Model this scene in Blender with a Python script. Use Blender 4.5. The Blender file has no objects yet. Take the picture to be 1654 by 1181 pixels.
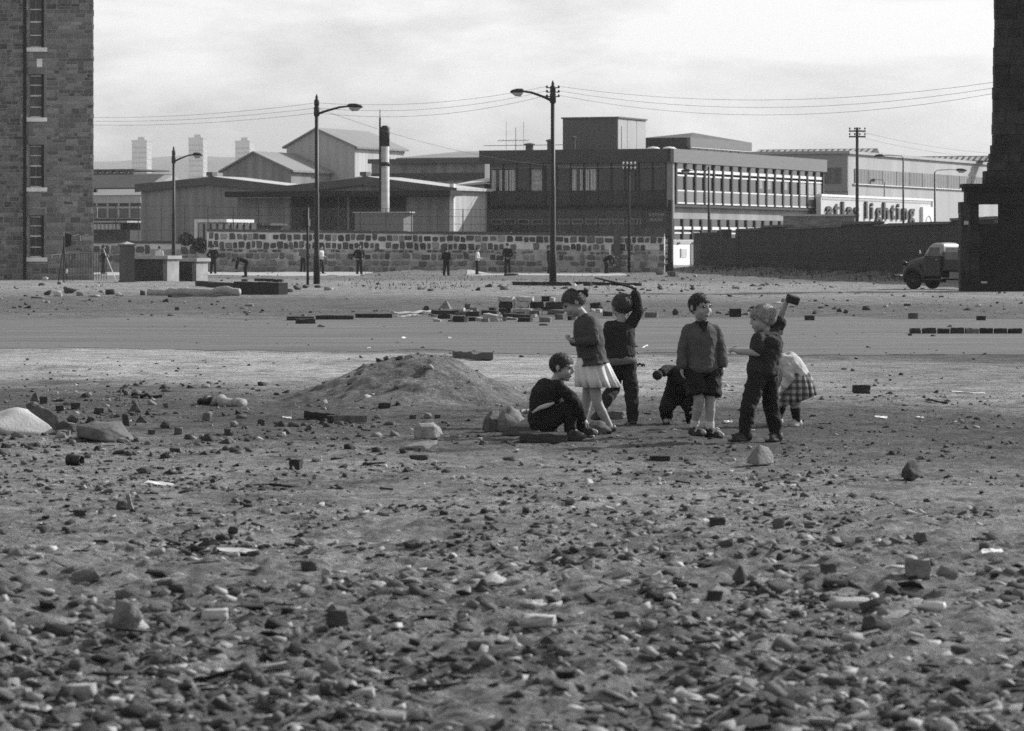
import bpy, bmesh, math, random
import numpy as np
from mathutils import Vector, Matrix, Euler

random.seed(7)
rng = np.random.default_rng(7)
SC = bpy.context.scene
COL = SC.collection
PI = math.pi
R = math.radians

# ------------------------------------------------------------------ camera
F, CX, HY, CAMH = 5900.0, 827.0, 400.0, 1.57      # focal length in photo pixels, principal column, horizon row, eye height
cam_d = bpy.data.cameras.new('camera')
cam = bpy.data.objects.new('camera', cam_d)
COL.objects.link(cam)
cam.location = (0, 0, CAMH)
cam.rotation_euler = (R(90), 0, 0)
cam_d.sensor_width = 36.0
cam_d.lens = 36.0 * F / 1654.0
cam_d.shift_y = -(590.5 - HY) / 1654.0
cam_d.clip_start = 0.5
cam_d.clip_end = 20000
cam_d.dof.use_dof = True
cam_d.dof.focus_distance = 52.0
cam_d.dof.aperture_fstop = 9.0
SC.camera = cam

# ------------------------------------------------------------------ sky and sun
SUN_EL, SUN_AZ = R(30), R(56)                      # azimuth clockwise from +Y (straight ahead) towards +X
world = bpy.data.worlds.new("World")
SC.world = world
world.use_nodes = True
wn, wl = world.node_tree.nodes, world.node_tree.links
wn.clear()
w_out = wn.new('ShaderNodeOutputWorld')
w_bg = wn.new('ShaderNodeBackground')
w_bg.inputs['Strength'].default_value = 0.115
sky = wn.new('ShaderNodeTexSky')
sky.sky_type = 'NISHITA'
sky.sun_disc = False
sky.sun_elevation = SUN_EL
sky.sun_rotation = SUN_AZ
sky.altitude = 50
sky.air_density = 1.0
sky.dust_density = 2.0
sky.ozone_density = 1.0
w_bw = wn.new('ShaderNodeRGBToBW')
w_tc = wn.new('ShaderNodeTexCoord')
w_map = wn.new('ShaderNodeMapping')
w_map.inputs['Scale'].default_value = (1.0, 1.0, 3.0)
w_no = wn.new('ShaderNodeTexNoise')
w_no.inputs['Scale'].default_value = 9.0
w_no.inputs['Detail'].default_value = 7.0
w_no.inputs['Roughness'].default_value = 0.6
w_no.inputs['Distortion'].default_value = 0.4
w_rmp = wn.new('ShaderNodeMapRange')
w_rmp.inputs['From Min'].default_value = 0.42
w_rmp.inputs['From Max'].default_value = 0.60
w_rmp.inputs['To Min'].default_value = 0.0
w_rmp.inputs['To Max'].default_value = 0.45
w_mix = wn.new('ShaderNodeMix')                    # thin bright cloud veil over the sky
w_mix.data_type = 'FLOAT'
w_mix.inputs[3].default_value = 11.0
wl.new(w_tc.outputs['Generated'], w_map.inputs['Vector'])
wl.new(w_map.outputs['Vector'], w_no.inputs['Vector'])
wl.new(w_no.outputs['Fac'], w_rmp.inputs['Value'])
wl.new(sky.outputs['Color'], w_bw.inputs['Color'])
wl.new(w_rmp.outputs['Result'], w_mix.inputs[0])
wl.new(w_bw.outputs['Val'], w_mix.inputs[2])
wl.new(w_mix.outputs[0], w_bg.inputs['Color'])
wl.new(w_bg.outputs['Background'], w_out.inputs['Surface'])

sun_d = bpy.data.lights.new('sun', 'SUN')
sun_d.energy = 5.0
sun_d.angle = R(0.5)
sun_d.color = (1.0, 1.0, 1.0)
sun_o = bpy.data.objects.new('sun', sun_d)
COL.objects.link(sun_o)
to_sun = Vector((math.sin(SUN_AZ) * math.cos(SUN_EL), math.cos(SUN_AZ) * math.cos(SUN_EL), math.sin(SUN_EL)))
sun_o.rotation_euler = to_sun.to_track_quat('Z', 'Y').to_euler()
sun_o.location = (60, 60, 80)

SC.view_settings.view_transform = 'Standard'
SC.view_settings.look = 'None'
SC.view_settings.exposure = 0.16
SC.view_settings.gamma = 1.0
SC.view_settings.use_curve_mapping = False
SC.render.film_transparent = False
try:
    SC.cycles.volume_bounces = 1
    SC.cycles.max_bounces = 6
    SC.cycles.diffuse_bounces = 3
    SC.cycles.use_denoising = False
    SC.cycles.sample_clamp_indirect = 1.5
    SC.cycles.sample_clamp_direct = 6.0
except Exception:
    pass


# ------------------------------------------------------------------ noise
def _hash(ix, iy, iz, seed):
    n = (ix * 374761393 + iy * 668265263 + iz * 1274126177 + seed * 974634777) & 0xFFFFFFFF
    n = ((n ^ (n >> 13)) * 1274126177) & 0xFFFFFFFF
    n = ((n ^ (n >> 16)) * 2246822519) & 0xFFFFFFFF
    return ((n ^ (n >> 15)) & 0xFFFF) / 65535.0


def vnoise(p, seed=0):
    p = np.asarray(p, float)
    i = np.floor(p).astype(np.int64)
    f = p - i
    f = f * f * (3 - 2 * f)
    out = 0
    for dx in (0, 1):
        wx = f[..., 0] if dx else 1 - f[..., 0]
        for dy in (0, 1):
            wy = f[..., 1] if dy else 1 - f[..., 1]
            for dz in (0, 1):
                wz = f[..., 2] if dz else 1 - f[..., 2]
                out = out + wx * wy * wz * _hash(i[..., 0] + dx, i[..., 1] + dy, i[..., 2] + dz, seed)
    return out * 2 - 1


def fbm(p, oct=4, seed=0, gain=0.5):
    a, s, t = 1.0, 0, 0
    p = np.asarray(p, float)
    for k in range(oct):
        s = s + a * vnoise(p * (2.03 ** k) + 17.3 * k, seed + k)
        t += a
        a *= gain
    return s / t


def sstep(a, b, x):
    t = np.clip((x - a) / (b - a), 0, 1)
    return t * t * (3 - 2 * t)


# ------------------------------------------------------------------ mapping between the photograph and the place
def P(px, py, D):
    return Vector(((px - CX) / F * D, D, CAMH - (py - HY) / F * D))


def zat(py, D):
    return CAMH - (py - HY) / F * D


WALL_A, WALL_B = np.array((12.86, 250.0)), np.array((22.6, 134.7))   # far and near end of the long brick wall


def ground_h(x, y):
    x = np.asarray(x, float)
    y = np.asarray(y, float)
    p = np.stack([x, y, np.zeros_like(x)], -1)
    near = 1 - sstep(60, 95, y)
    road = sstep(52, 55, y) * (1 - sstep(78, 82, y))
    h = 0.035 * fbm(p * 0.45, 3, 3) * near
    h = h + 0.030 * fbm(p * 1.7, 4, 5) * (1 - sstep(45, 60, y)) * (0.6 + 0.8 * (1 - sstep(17, 24, y)))
    h = h + 0.024 * fbm(p * 6.0, 3, 9) * (1 - sstep(36, 48, y)) * (0.55 + 1.2 * (1 - sstep(18, 24, y)))
    h = h + 0.013 * fbm(p * 15.0, 3, 12) * (1 - sstep(34, 44, y)) * (1 + .8 * (1 - sstep(18, 24, y)))
    h = h * (1 - 0.85 * road)
    h = h + 0.05 * fbm(p * 0.25, 4, 21) * sstep(82, 95, y) * (1 - sstep(300, 340, y)) * 1.2
    h = h + 0.05 * np.maximum(fbm(p * 0.8, 3, 22), 0) * sstep(95, 110, y) * (1 - sstep(230, 240, y))
    # the earth mound left of the children
    ex = (x + 0.92) / np.where(x < -0.92, 1.55, 1.18)
    ey = (y - 38.2) / 2.3
    r = np.sqrt(ex * ex + ey * ey) + 0.10 * fbm(p * 2.2, 3, 31)
    m = np.clip(1 - r, 0, 1)
    m = m * m * (3 - 2 * m) * 0.35 + m * 0.65
    h = h + 0.49 * m * (1 + 0.17 * fbm(p * 3.2, 4, 33)) + 0.018 * np.minimum(m * 6, 1) * fbm(p * 9.0, 3, 35)
    # weedy bank along the foot of the brick wall and low heaps before the stone wall
    d = WALL_B - WALL_A
    L = math.hypot(*d)
    t = ((x - WALL_A[0]) * d[0] + (y - WALL_A[1]) * d[1]) / L
    s = ((x - WALL_A[0]) * d[1] - (y - WALL_A[1]) * d[0]) / L     # distance left of the wall
    bank = np.exp(-((np.abs(s)) / 2.2) ** 2) * sstep(-3, 2, t) * (1 - sstep(L - 35, L - 8, t))
    h = h + 0.42 * bank * (1 + 0.35 * fbm(p * 0.9, 3, 41))
    xx = x / np.maximum(y, 1) * F + CX
    heap = sstep(600, 660, xx) * (1 - sstep(760, 800, xx)) * sstep(205, 214, y) * (1 - sstep(224, 229, y))
    h = h + 0.22 * heap * (0.7 + 0.8 * fbm(p * 0.7, 3, 44))
    return h


def gh(x, y):
    """Height of the ground mesh, read from its grid (gx, gy, ZZ are laid out with the ground)."""
    i = min(max(int(np.searchsorted(gx, x)) - 1, 0), len(gx) - 2)
    j = min(max(int(np.searchsorted(gy, y)) - 1, 0), len(gy) - 2)
    u, v_ = (x - gx[i]) / (gx[i + 1] - gx[i]), (y - gy[j]) / (gy[j + 1] - gy[j])
    return float((ZZ[j, i] * (1 - u) + ZZ[j, i + 1] * u) * (1 - v_) + (ZZ[j + 1, i] * (1 - u) + ZZ[j + 1, i + 1] * u) * v_)


def G(px, py):
    """The ground point seen at a photo pixel."""
    D = F * CAMH / max(py - HY, 5)
    for _ in range(12):
        h = gh((px - CX) / F * D, D)
        D = 0.5 * D + 0.5 * F * (CAMH - h) / max(py - HY, 5)
    x = (px - CX) / F * D
    return Vector((x, D, gh(x, D)))


# ------------------------------------------------------------------ meshes
class MB:
    def __init__(s):
        s.v, s.f = [], []

    def add(s, vs, fs):
        o = len(s.v)
        s.v += [tuple(v) for v in vs]
        s.f += [tuple(i + o for i in f) for f in fs]
        return s

    def hexa(s, c):
        return s.add(c, [(3, 2, 1, 0), (4, 5, 6, 7), (0, 1, 5, 4), (1, 2, 6, 5), (2, 3, 7, 6), (3, 0, 4, 7)])

    def box(s, x0, x1, y0, y1, z0, z1):
        return s.hexa([(x0, y0, z0), (x1, y0, z0), (x1, y1, z0), (x0, y1, z0), (x0, y0, z1), (x1, y0, z1), (x1, y1, z1), (x0, y1, z1)])

    def cbox(s, c, sx, sy, sz, M=None):
        pts = [Vector((a * sx / 2, b * sy / 2, d * sz / 2)) for d in (-1, 1) for a, b in ((-1, -1), (1, -1), (1, 1), (-1, 1))]
        c = Vector(c)
        return s.hexa([c + (M @ p if M else p) for p in pts])

    def cyl(s, p0, p1, r0, r1=None, n=10, cap=True):
        r1 = r0 if r1 is None else r1
        p0, p1 = Vector(p0), Vector(p1)
        d = (p1 - p0).normalized()
        a = d.orthogonal().normalized()
        b = d.cross(a)
        vs = []
        for p, r in ((p0, r0), (p1, r1)):
            for k in range(n):
                t = 2 * PI * k / n
                vs.append(p + (a * math.cos(t) + b * math.sin(t)) * r)
        fs = [(k, (k + 1) % n, n + (k + 1) % n, n + k) for k in range(n)]
        if cap:
            fs += [tuple(reversed(range(n))), tuple(range(n, 2 * n))]
        return s.add(vs, fs)

    def tube(s, pts, r, n=6):
        pts = [Vector(p) for p in pts]
        rs = r if isinstance(r, (list, tuple)) else [r] * len(pts)
        vs, fs = [], []
        a = None
        for i, p in enumerate(pts):
            d = (pts[min(i + 1, len(pts) - 1)] - pts[max(i - 1, 0)]).normalized()
            a = d.orthogonal().normalized() if a is None else (a - d * a.dot(d)).normalized()
            b = d.cross(a)
            for k in range(n):
                t = 2 * PI * k / n
                vs.append(p + (a * math.cos(t) + b * math.sin(t)) * rs[i])
        for i in range(len(pts) - 1):
            for k in range(n):
                fs.append((i * n + k, i * n + (k + 1) % n, (i + 1) * n + (k + 1) % n, (i + 1) * n + k))
        fs += [tuple(reversed(range(n))), tuple(range((len(pts) - 1) * n, len(pts) * n))]
        return s.add(vs, fs)

    def lathe(s, c, prof, n=14, axis='Z'):
        """prof: (radius, height) pairs from bottom to top."""
        c = Vector(c)
        vs, fs = [], []
        for r, h in prof:
            for k in range(n):
                t = 2 * PI * k / n
                q = Vector((r * math.cos(t), r * math.sin(t), h))
                if axis == 'Y':
                    q = Vector((q.x, q.z, -q.y))
                elif axis == 'X':
                    q = Vector((q.z, q.y, -q.x))
                vs.append(c + q)
        for i in range(len(prof) - 1):
            for k in range(n):
                fs.append((i * n + k, i * n + (k + 1) % n, (i + 1) * n + (k + 1) % n, (i + 1) * n + k))
        fs += [tuple(reversed(range(n))), tuple(range((len(prof) - 1) * n, len(prof) * n))]
        return s.add(vs, fs)

    def ell(s, c, rad, M=None, nu=14, nv=9):
        c = Vector(c)
        vs, fs = [], []
        for j in range(1, nv):
            ph = PI * j / nv
            for k in range(nu):
                t = 2 * PI * k / nu
                q = Vector((rad[0] * math.sin(ph) * math.cos(t), rad[1] * math.sin(ph) * math.sin(t), -rad[2] * math.cos(ph)))
                vs.append(c + (M @ q if M else q))
        top, bot = Vector((0, 0, rad[2])), Vector((0, 0, -rad[2]))
        nb, nt = len(vs), len(vs) + 1
        vs += [c + (M @ bot if M else bot), c + (M @ top if M else top)]
        for j in range(nv - 2):
            for k in range(nu):
                fs.append((j * nu + k, j * nu + (k + 1) % nu, (j + 1) * nu + (k + 1) % nu, (j + 1) * nu + k))
        for k in range(nu):
            fs.append((nb, (k + 1) % nu, k))
            fs.append((nt, (nv - 2) * nu + k, (nv - 2) * nu + (k + 1) % nu))
        return s.add(vs, fs)

    def cap(s, p0, p1, r0, r1, n=12):
        """A tapered capsule, closed."""
        p0, p1 = Vector(p0), Vector(p1)
        d = (p1 - p0)
        d = d.normalized() if d.length > 1e-6 else Vector((0, 0, 1))
        pts, rs = [], []
        for a in (80, 55, 28):
            pts.append(p0 - d * r0 * math.sin(R(a)))
            rs.append(r0 * math.cos(R(a)))
        pts += [p0, p1]
        rs += [r0, r1]
        for a in (28, 55, 80):
            pts.append(p1 + d * r1 * math.sin(R(a)))
            rs.append(r1 * math.cos(R(a)))
        a = d.orthogonal().normalized()
        b = d.cross(a)
        vs, fs = [], []
        for p, r in zip(pts, rs):
            for k in range(n):
                t = 2 * PI * k / n
                vs.append(p + (a * math.cos(t) + b * math.sin(t)) * r)
        m = len(pts)
        for i in range(m - 1):
            for k in range(n):
                fs.append((i * n + k, i * n + (k + 1) % n, (i + 1) * n + (k + 1) % n, (i + 1) * n + k))
        fs += [tuple(reversed(range(n))), tuple(range((m - 1) * n, m * n))]
        return s.add(vs, fs)

    def loft(s, rings, n=20, closed=True, fold=None):
        """rings: (centre, half axis a, half axis b); a fold(theta, t) factor scales the radius."""
        vs, fs = [], []
        m = len(rings)
        for i, (c, a, b) in enumerate(rings):
            c, a, b = Vector(c), Vector(a), Vector(b)
            for k in range(n):
                t = 2 * PI * k / n
                q = 1.0 if fold is None else fold(t, i / (m - 1))
                vs.append(c + (a * math.cos(t) + b * math.sin(t)) * q)
        for i in range(m - 1):
            for k in range(n):
                fs.append((i * n + k, i * n + (k + 1) % n, (i + 1) * n + (k + 1) % n, (i + 1) * n + k))
        if closed:
            fs += [tuple(reversed(range(n))), tuple(range((m - 1) * n, m * n))]
        return s.add(vs, fs)

    def prism(s, poly, d):
        """A flat polygon (3-D points) pushed along the vector d."""
        d = Vector(d)
        n = len(poly)
        vs = [Vector(p) for p in poly] + [Vector(p) + d for p in poly]
        fs = [tuple(reversed(range(n))), tuple(range(n, 2 * n))]
        fs += [(k, (k + 1) % n, n + (k + 1) % n, n + k) for k in range(n)]
        return s.add(vs, fs)

    def mesh(s, name, mat=None, smooth=False, off=None):
        me = bpy.data.meshes.new(name)
        vs = s.v if off is None else [(v[0] - off[0], v[1] - off[1], v[2] - off[2]) for v in s.v]
        me.from_pydata(vs, [], s.f)
        bm = bmesh.new()
        bm.from_mesh(me)
        bmesh.ops.recalc_face_normals(bm, faces=bm.faces)
        bm.to_mesh(me)
        bm.free()
        if mat:
            me.materials.append(mat)
        if smooth:
            me.polygons.foreach_set('use_smooth', [True] * len(me.polygons))
        return me

    def build(s, name, mat, parent=None, smooth=False, off=None):
        o = bpy.data.objects.new(name, s.mesh(name, mat, smooth, off))
        COL.objects.link(o)
        if parent is not None:
            o.parent = parent
        return o


def fast_mesh(name, V, T, mat, smooth=False):
    """Triangles only, from arrays."""
    me = bpy.data.meshes.new(name)
    V = np.asarray(V, np.float32)
    T = np.asarray(T, np.int32)
    me.vertices.add(len(V))
    me.vertices.foreach_set('co', V.ravel())
    me.loops.add(T.size)
    me.loops.foreach_set('vertex_index', T.ravel())
    me.polygons.add(len(T))
    k = T.shape[1]
    me.polygons.foreach_set('loop_start', np.arange(0, T.size, k, dtype=np.int32))
    try:
        me.polygons.foreach_set('loop_total', np.full(len(T), k, np.int32))
    except Exception:
        pass
    if smooth:
        me.polygons.foreach_set('use_smooth', np.ones(len(T), bool))
    me.update(calc_edges=True)
    me.validate()
    if mat:
        me.materials.append(mat)
    return me


def link(name, me, parent=None):
    o = bpy.data.objects.new(name, me)
    COL.objects.link(o)
    if parent is not None:
        o.parent = parent
    return o


def tag(o, label=None, cat=None, group=None, kind=None):
    if label:
        o['label'] = label
    if cat:
        o['category'] = cat
    if group:
        o['group'] = group
    if kind:
        o['kind'] = kind
    return o


def thing(name, label, cat, loc=(0, 0, 0), rz=0.0, group=None):
    o = bpy.data.objects.new(name, None)
    o.empty_display_size = 0.2
    COL.objects.link(o)
    o.location = loc
    o.rotation_euler = (0, 0, rz)
    return tag(o, label, cat, group)


def copy_tree(o, parent=None):
    c = o.copy()
    COL.objects.link(c)
    if parent is not None:
        c.parent = parent
    for ch in list(o.children):
        copy_tree(ch, c)
    return c


# ------------------------------------------------------------------ materials (all greys: the photograph is black and white)
def _sock(n, *names):
    for k in names:
        if k in n.inputs:
            return n.inputs[k]


def mat(name, v, var=0.25, scale=3.0, rough=0.85, bump=0.0, bscale=None, spec=0.3, island=0.0, objrand=0.0, kind=None, metal=0.0, detail=6.0, stretch=None, coat=0.0):
    """Grey material: value v with noise of relative size var, optional random value per island or per object, and fine relief."""
    m = bpy.data.materials.new(name)
    m.use_nodes = True
    nt = m.node_tree
    N, L = nt.nodes, nt.links
    b = N['Principled BSDF']
    b.inputs['Roughness'].default_value = rough
    b.inputs['Metallic'].default_value = metal
    s = _sock(b, 'Specular IOR Level', 'Specular')
    if s:
        s.default_value = spec
    if coat:
        s = _sock(b, 'Coat Weight', 'Clearcoat')
        if s:
            s.default_value = coat
    tc = N.new('ShaderNodeTexCoord')
    vec = tc.outputs['Object']
    if stretch:
        mp = N.new('ShaderNodeMapping')
        mp.inputs['Scale'].default_value = stretch
        L.new(vec, mp.inputs['Vector'])
        vec = mp.outputs['Vector']
    no = N.new('ShaderNodeTexNoise')
    no.inputs['Scale'].default_value = scale
    no.inputs['Detail'].default_value = detail
    no.inputs['Roughness'].default_value = 0.62
    L.new(vec, no.inputs['Vector'])
    mr = N.new('ShaderNodeMapRange')
    mr.inputs['From Min'].default_value = 0.25
    mr.inputs['From Max'].default_value = 0.75
    mr.inputs['To Min'].default_value = v * (1 - var)
    mr.inputs['To Max'].default_value = v * (1 + var)
    L.new(no.outputs['Fac'], mr.inputs['Value'])
    out = mr.outputs['Result']
    rnd = []
    if island:
        g = N.new('ShaderNodeNewGeometry')
        rnd.append((g.outputs['Random Per Island'], island))
    if objrand:
        oi = N.new('ShaderNodeObjectInfo')
        rnd.append((oi.outputs['Random'], objrand))
    for sock, amt in rnd:
        r = N.new('ShaderNodeMapRange')
        r.inputs['To Min'].default_value = 1 - amt
        r.inputs['To Max'].default_value = 1 + amt
        L.new(sock, r.inputs['Value'])
        mu = N.new('ShaderNodeMath')
        mu.operation = 'MULTIPLY'
        L.new(out, mu.inputs[0])
        L.new(r.outputs['Result'], mu.inputs[1])
        out = mu.outputs[0]
    pat = None
    if kind and kind[0] == 'brick':                  # far brickwork, too small to pick apart
        _, bw, bh, mortar_v, axis = kind
        mp2 = N.new('ShaderNodeMapping')
        if axis == 'x':
            mp2.inputs['Rotation'].default_value = (R(-90), 0, 0)
        elif axis == 'y':
            mp2.inputs['Rotation'].default_value = (R(-90), 0, R(90))
        L.new(tc.outputs['Object'], mp2.inputs['Vector'])
        br = N.new('ShaderNodeTexBrick')
        br.inputs['Scale'].default_value = 1.0
        br.inputs['Brick Width'].default_value = bw
        br.inputs['Row Height'].default_value = bh
        br.inputs['Mortar Size'].default_value = bh * 0.11
        br.inputs['Color1'].default_value = (0.75, 0.75, 0.75, 1)
        br.inputs['Color2'].default_value = (1.3, 1.3, 1.3, 1)
        br.inputs['Mortar'].default_value = (mortar_v / v,) * 3 + (1,)
        L.new(mp2.outputs['Vector'], br.inputs['Vector'])
        mu = N.new('ShaderNodeMath')
        mu.operation = 'MULTIPLY'
        L.new(out, mu.inputs[0])
        L.new(br.outputs['Color'], mu.inputs[1])
        out = mu.outputs[0]
        pat = br.outputs['Fac']
    if kind and kind[0] == 'wave':                   # corrugated sheet / pleated stripes: period in metres, direction, contrast
        _, period, axis, con = kind
        wv = N.new('ShaderNodeTexWave')
        wv.bands_direction = axis
        wv.inputs['Scale'].default_value = 0.314 / period
        wv.inputs['Distortion'].default_value = 0.15
        L.new(tc.outputs['Object'], wv.inputs['Vector'])
        r = N.new('ShaderNodeMapRange')
        r.inputs['To Min'].default_value = 1 - con
        r.inputs['To Max'].default_value = 1 + con
        L.new(wv.outputs['Fac'], r.inputs['Value'])
        mu = N.new('ShaderNodeMath')
        mu.operation = 'MULTIPLY'
        L.new(out, mu.inputs[0])
        L.new(r.outputs['Result'], mu.inputs[1])
        out = mu.outputs[0]
        pat = wv.outputs['Fac']
    L.new(out, b.inputs['Base Color'])
    if bump:
        bn = N.new('ShaderNodeTexNoise')
        bn.inputs['Scale'].default_value = bscale or scale * 4
        bn.inputs['Detail'].default_value = 8.0
        bn.inputs['Roughness'].default_value = 0.65
        L.new(vec, bn.inputs['Vector'])
        bu = N.new('ShaderNodeBump')
        bu.inputs['Strength'].default_value = min(1.0, bump)
        bu.inputs['Distance'].default_value = 0.02
        L.new(bn.outputs['Fac'], bu.inputs['Height'])
        if pat is not None:
            bu2 = N.new('ShaderNodeBump')
            bu2.inputs['Strength'].default_value = 0.4
            bu2.inputs['Distance'].default_value = 0.01
            L.new(pat, bu2.inputs['Height'])
            L.new(bu.outputs['Normal'], bu2.inputs['Normal'])
            bu = bu2
        L.new(bu.outputs['Normal'], b.inputs['Normal'])
    return m


M_IRON = mat('black iron', 0.012, 0.3, 4, 0.55, spec=0.4)
M_DARKWOOD = mat('weathered dark timber', 0.035, 0.5, 3, 0.9, 0.5, 30, stretch=(1, 6, 6))
M_PALEWOOD = mat('bleached timber', 0.32, 0.4, 4, 0.9, 0.5, 30, stretch=(1, 6, 6))
M_GLASS = mat('window glass', 0.018, 0.3, 0.7, 0.12, spec=0.5)
M_WHITE = mat('white paint', 0.72, 0.12, 2, 0.6)
M_PALE = mat('pale paint', 0.38, 0.2, 2, 0.7)
M_BLACK = mat('black paint', 0.014, 0.3, 2, 0.6)
M_CONCRETE = mat('concrete', 0.34, 0.25, 1.5, 0.9, 0.3, 20)
M_WIRE = mat('overhead wire metal', 0.03, 0.2, 1, 0.6)
M_LAMPGLASS = mat('lamp bowl glass', 0.35, 0.2, 6, 0.25, spec=0.5)
M_SHADEBRICK = mat('office dark brick', 0.045, 0.2, 1.2, 0.85, 0.2, 12, kind=('brick', 0.23, 0.075, 0.06, 'x'))

# ------------------------------------------------------------------ ground
def spaced(lims):
    """Grid lines: (end, step) pairs going up from the previous end."""
    out, x = [lims[0]], lims[0]
    for end, step in lims[1:]:
        n = max(1, int(round((end - x) / step)))
        out += [x + (end - x) * (k + 1) / n for k in range(n)]
        x = end
    return np.array(out)


def ground_material():
    m = bpy.data.materials.new('waste ground earth')
    m.use_nodes = True
    nt = m.node_tree
    N, L = nt.nodes, nt.links
    b = N['Principled BSDF']
    b.inputs['Roughness'].default_value = 0.95
    s = _sock(b, 'Specular IOR Level', 'Specular')
    s.default_value = 0.15
    tc = N.new('ShaderNodeTexCoord')

    def noise(scale, detail=6, rough=0.6, vec=None, dist=0.0):
        n = N.new('ShaderNodeTexNoise')
        n.inputs['Scale'].default_value = scale
        n.inputs['Detail'].default_value = detail
        n.inputs['Roughness'].default_value = rough
        n.inputs['Distortion'].default_value = dist
        L.new(vec or tc.outputs['Object'], n.inputs['Vector'])
        return n.outputs['Fac']

    def math_(op, a, c):
        n = N.new('ShaderNodeMath')
        n.operation = op
        for i, q in enumerate((a, c)):
            if isinstance(q, (int, float)):
                n.inputs[i].default_value = q
            else:
                L.new(q, n.inputs[i])
        return n.outputs[0]

    def rng_(x, a, c, d, e):
        n = N.new('ShaderNodeMapRange')
        for k, q in (('From Min', a), ('From Max', c), ('To Min', d), ('To Max', e)):
            n.inputs[k].default_value = q
        L.new(x, n.inputs['Value'])
        return n.outputs['Result']

    sep = N.new('ShaderNodeSeparateXYZ')
    L.new(tc.outputs['Object'], sep.inputs['Vector'])
    X, Y = sep.outputs['X'], sep.outputs['Y']
    big = noise(0.35, 5)
    # soil bands lie across the site; their edges wander
    wob = math_('MULTIPLY', math_('SUBTRACT', noise(0.5, 6, 0.65), 0.5), 7.0)
    skew = math_('MULTIPLY', X, 0.55)
    yy = math_('ADD', math_('ADD', Y, wob), skew)
    ramp = N.new('ShaderNodeValToRGB')
    el = ramp.color_ramp.elements
    pts = [(10, .18), (17, .20), (19.5, .21), (24, .225), (27, .19), (29, .115), (33, .085), (37.0, .10), (39.5, .22), (44, .36), (52, .34), (55, .15), (80, .15), (83, .12), (104, .115), (112, .16),
           (124, .23), (150, .25), (168, .22), (176, .15), (205, .16)]
    while len(el) < len(pts):
        el.new(1.0)
    for e, (p, c) in zip(el, pts):
        e.position = p / 210.0
        e.color = (c, c, c, 1)
    L.new(math_('DIVIDE', yy, 210.0), ramp.inputs['Fac'])
    bw = N.new('ShaderNodeRGBToBW')
    L.new(ramp.outputs['Color'], bw.inputs['Color'])
    val = bw.outputs['Val']
    # pale dust is thinner on the right-hand side of the band behind the children
    dk = math_('MULTIPLY', rng_(X, 0.2, 6.0, 0.0, 0.38), math_('MULTIPLY', rng_(Y, 38, 42, 0, 1), rng_(Y, 54, 58, 1, 0)))
    val = math_('MULTIPLY', val, math_('SUBTRACT', 1.0, dk))
    # the dug earth of the mound
    mx = math_('DIVIDE', math_('ADD', X, 0.92), 1.35)
    my = math_('DIVIDE', math_('SUBTRACT', Y, 38.2), 2.4)
    rr = math_('ADD', math_('MULTIPLY', mx, mx), math_('MULTIPLY', my, my))
    inside = rng_(math_('ADD', rr, math_('MULTIPLY', wob, 0.06)), 0.6, 1.3, 1.0, 0.0)
    mix = N.new('ShaderNodeMix')
    mix.data_type = 'FLOAT'
    L.new(inside, mix.inputs[0])
    L.new(val, mix.inputs[2])
    mix.inputs[3].default_value = 0.155
    val = mix.outputs[0]
    # blotches, cinders and dust at several sizes
    val = math_('MULTIPLY', val, rng_(big, 0.25, 0.75, 0.72, 1.28))
    val = math_('MULTIPLY', val, rng_(noise(2.2, 8, 0.7, dist=0.6), 0.28, 0.72, 0.5, 1.5))
    val = math_('MULTIPLY', val, rng_(noise(14, 8, 0.75), 0.25, 0.75, 0.5, 1.5))
    grit = noise(70, 6, 0.8)
    val = math_('MULTIPLY', val, rng_(grit, 0.3, 0.7, 0.45, 1.6))
    vo = N.new('ShaderNodeTexVoronoi')
    vo.inputs['Scale'].default_value = 26
    L.new(tc.outputs['Object'], vo.inputs['Vector'])
    peb = N.new('ShaderNodeRGBToBW')
    L.new(vo.outputs['Color'], peb.inputs['Color'])
    val = math_('MULTIPLY', val, rng_(peb.outputs['Val'], 0.1, 0.95, 0.72, 1.3))
    blot = noise(1.1, 7, 0.7, dist=1.2)
    val = math_('MULTIPLY', val, rng_(blot, 0.53, 0.63, 1.0, 0.55))
    L.new(val, b.inputs['Base Color'])
    bn = noise(34, 10, 0.72)
    bu = N.new('ShaderNodeBump')
    bu.inputs['Strength'].default_value = 0.85
    bu.inputs['Distance'].default_value = 0.055
    L.new(bn, bu.inputs['Height'])
    bu2 = N.new('ShaderNodeBump')
    bu2.inputs['Strength'].default_value = 0.8
    bu2.inputs['Distance'].default_value = 0.012
    bu2.invert = True
    L.new(vo.outputs['Distance'], bu2.inputs['Height'])
    L.new(bu.outputs['Normal'], bu2.inputs['Normal'])
    L.new(bu2.outputs['Normal'], b.inputs['Normal'])
    return m


M_GROUND = ground_material()
gx = spaced([0, (2.6, .025), (5, .05), (12, .3), (40, 1.0), (90, 5), (400, 40), (1850, 290)])
gx = np.concatenate([-gx[:0:-1], gx])
gy = spaced([-60, (0, 10), (8, .4), (11, .05), (19, .022), (42, .045), (46, .09), (60, .25), (110, .7), (250, 1.2), (420, 6), (1000, 60), (5200, 420)])
XX, YY = np.meshgrid(gx, gy)
ZZ = ground_h(XX, YY)
ny, nx = XX.shape
idx = np.arange(nx * ny).reshape(ny, nx)
quads = np.stack([idx[:-1, :-1], idx[:-1, 1:], idx[1:, 1:], idx[1:, :-1]], -1).reshape(-1, 4)
me = fast_mesh('ground', np.stack([XX, YY, ZZ], -1).reshape(-1, 3), quads, M_GROUND, True)
tag(link('ground', me), kind='structure')


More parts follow.
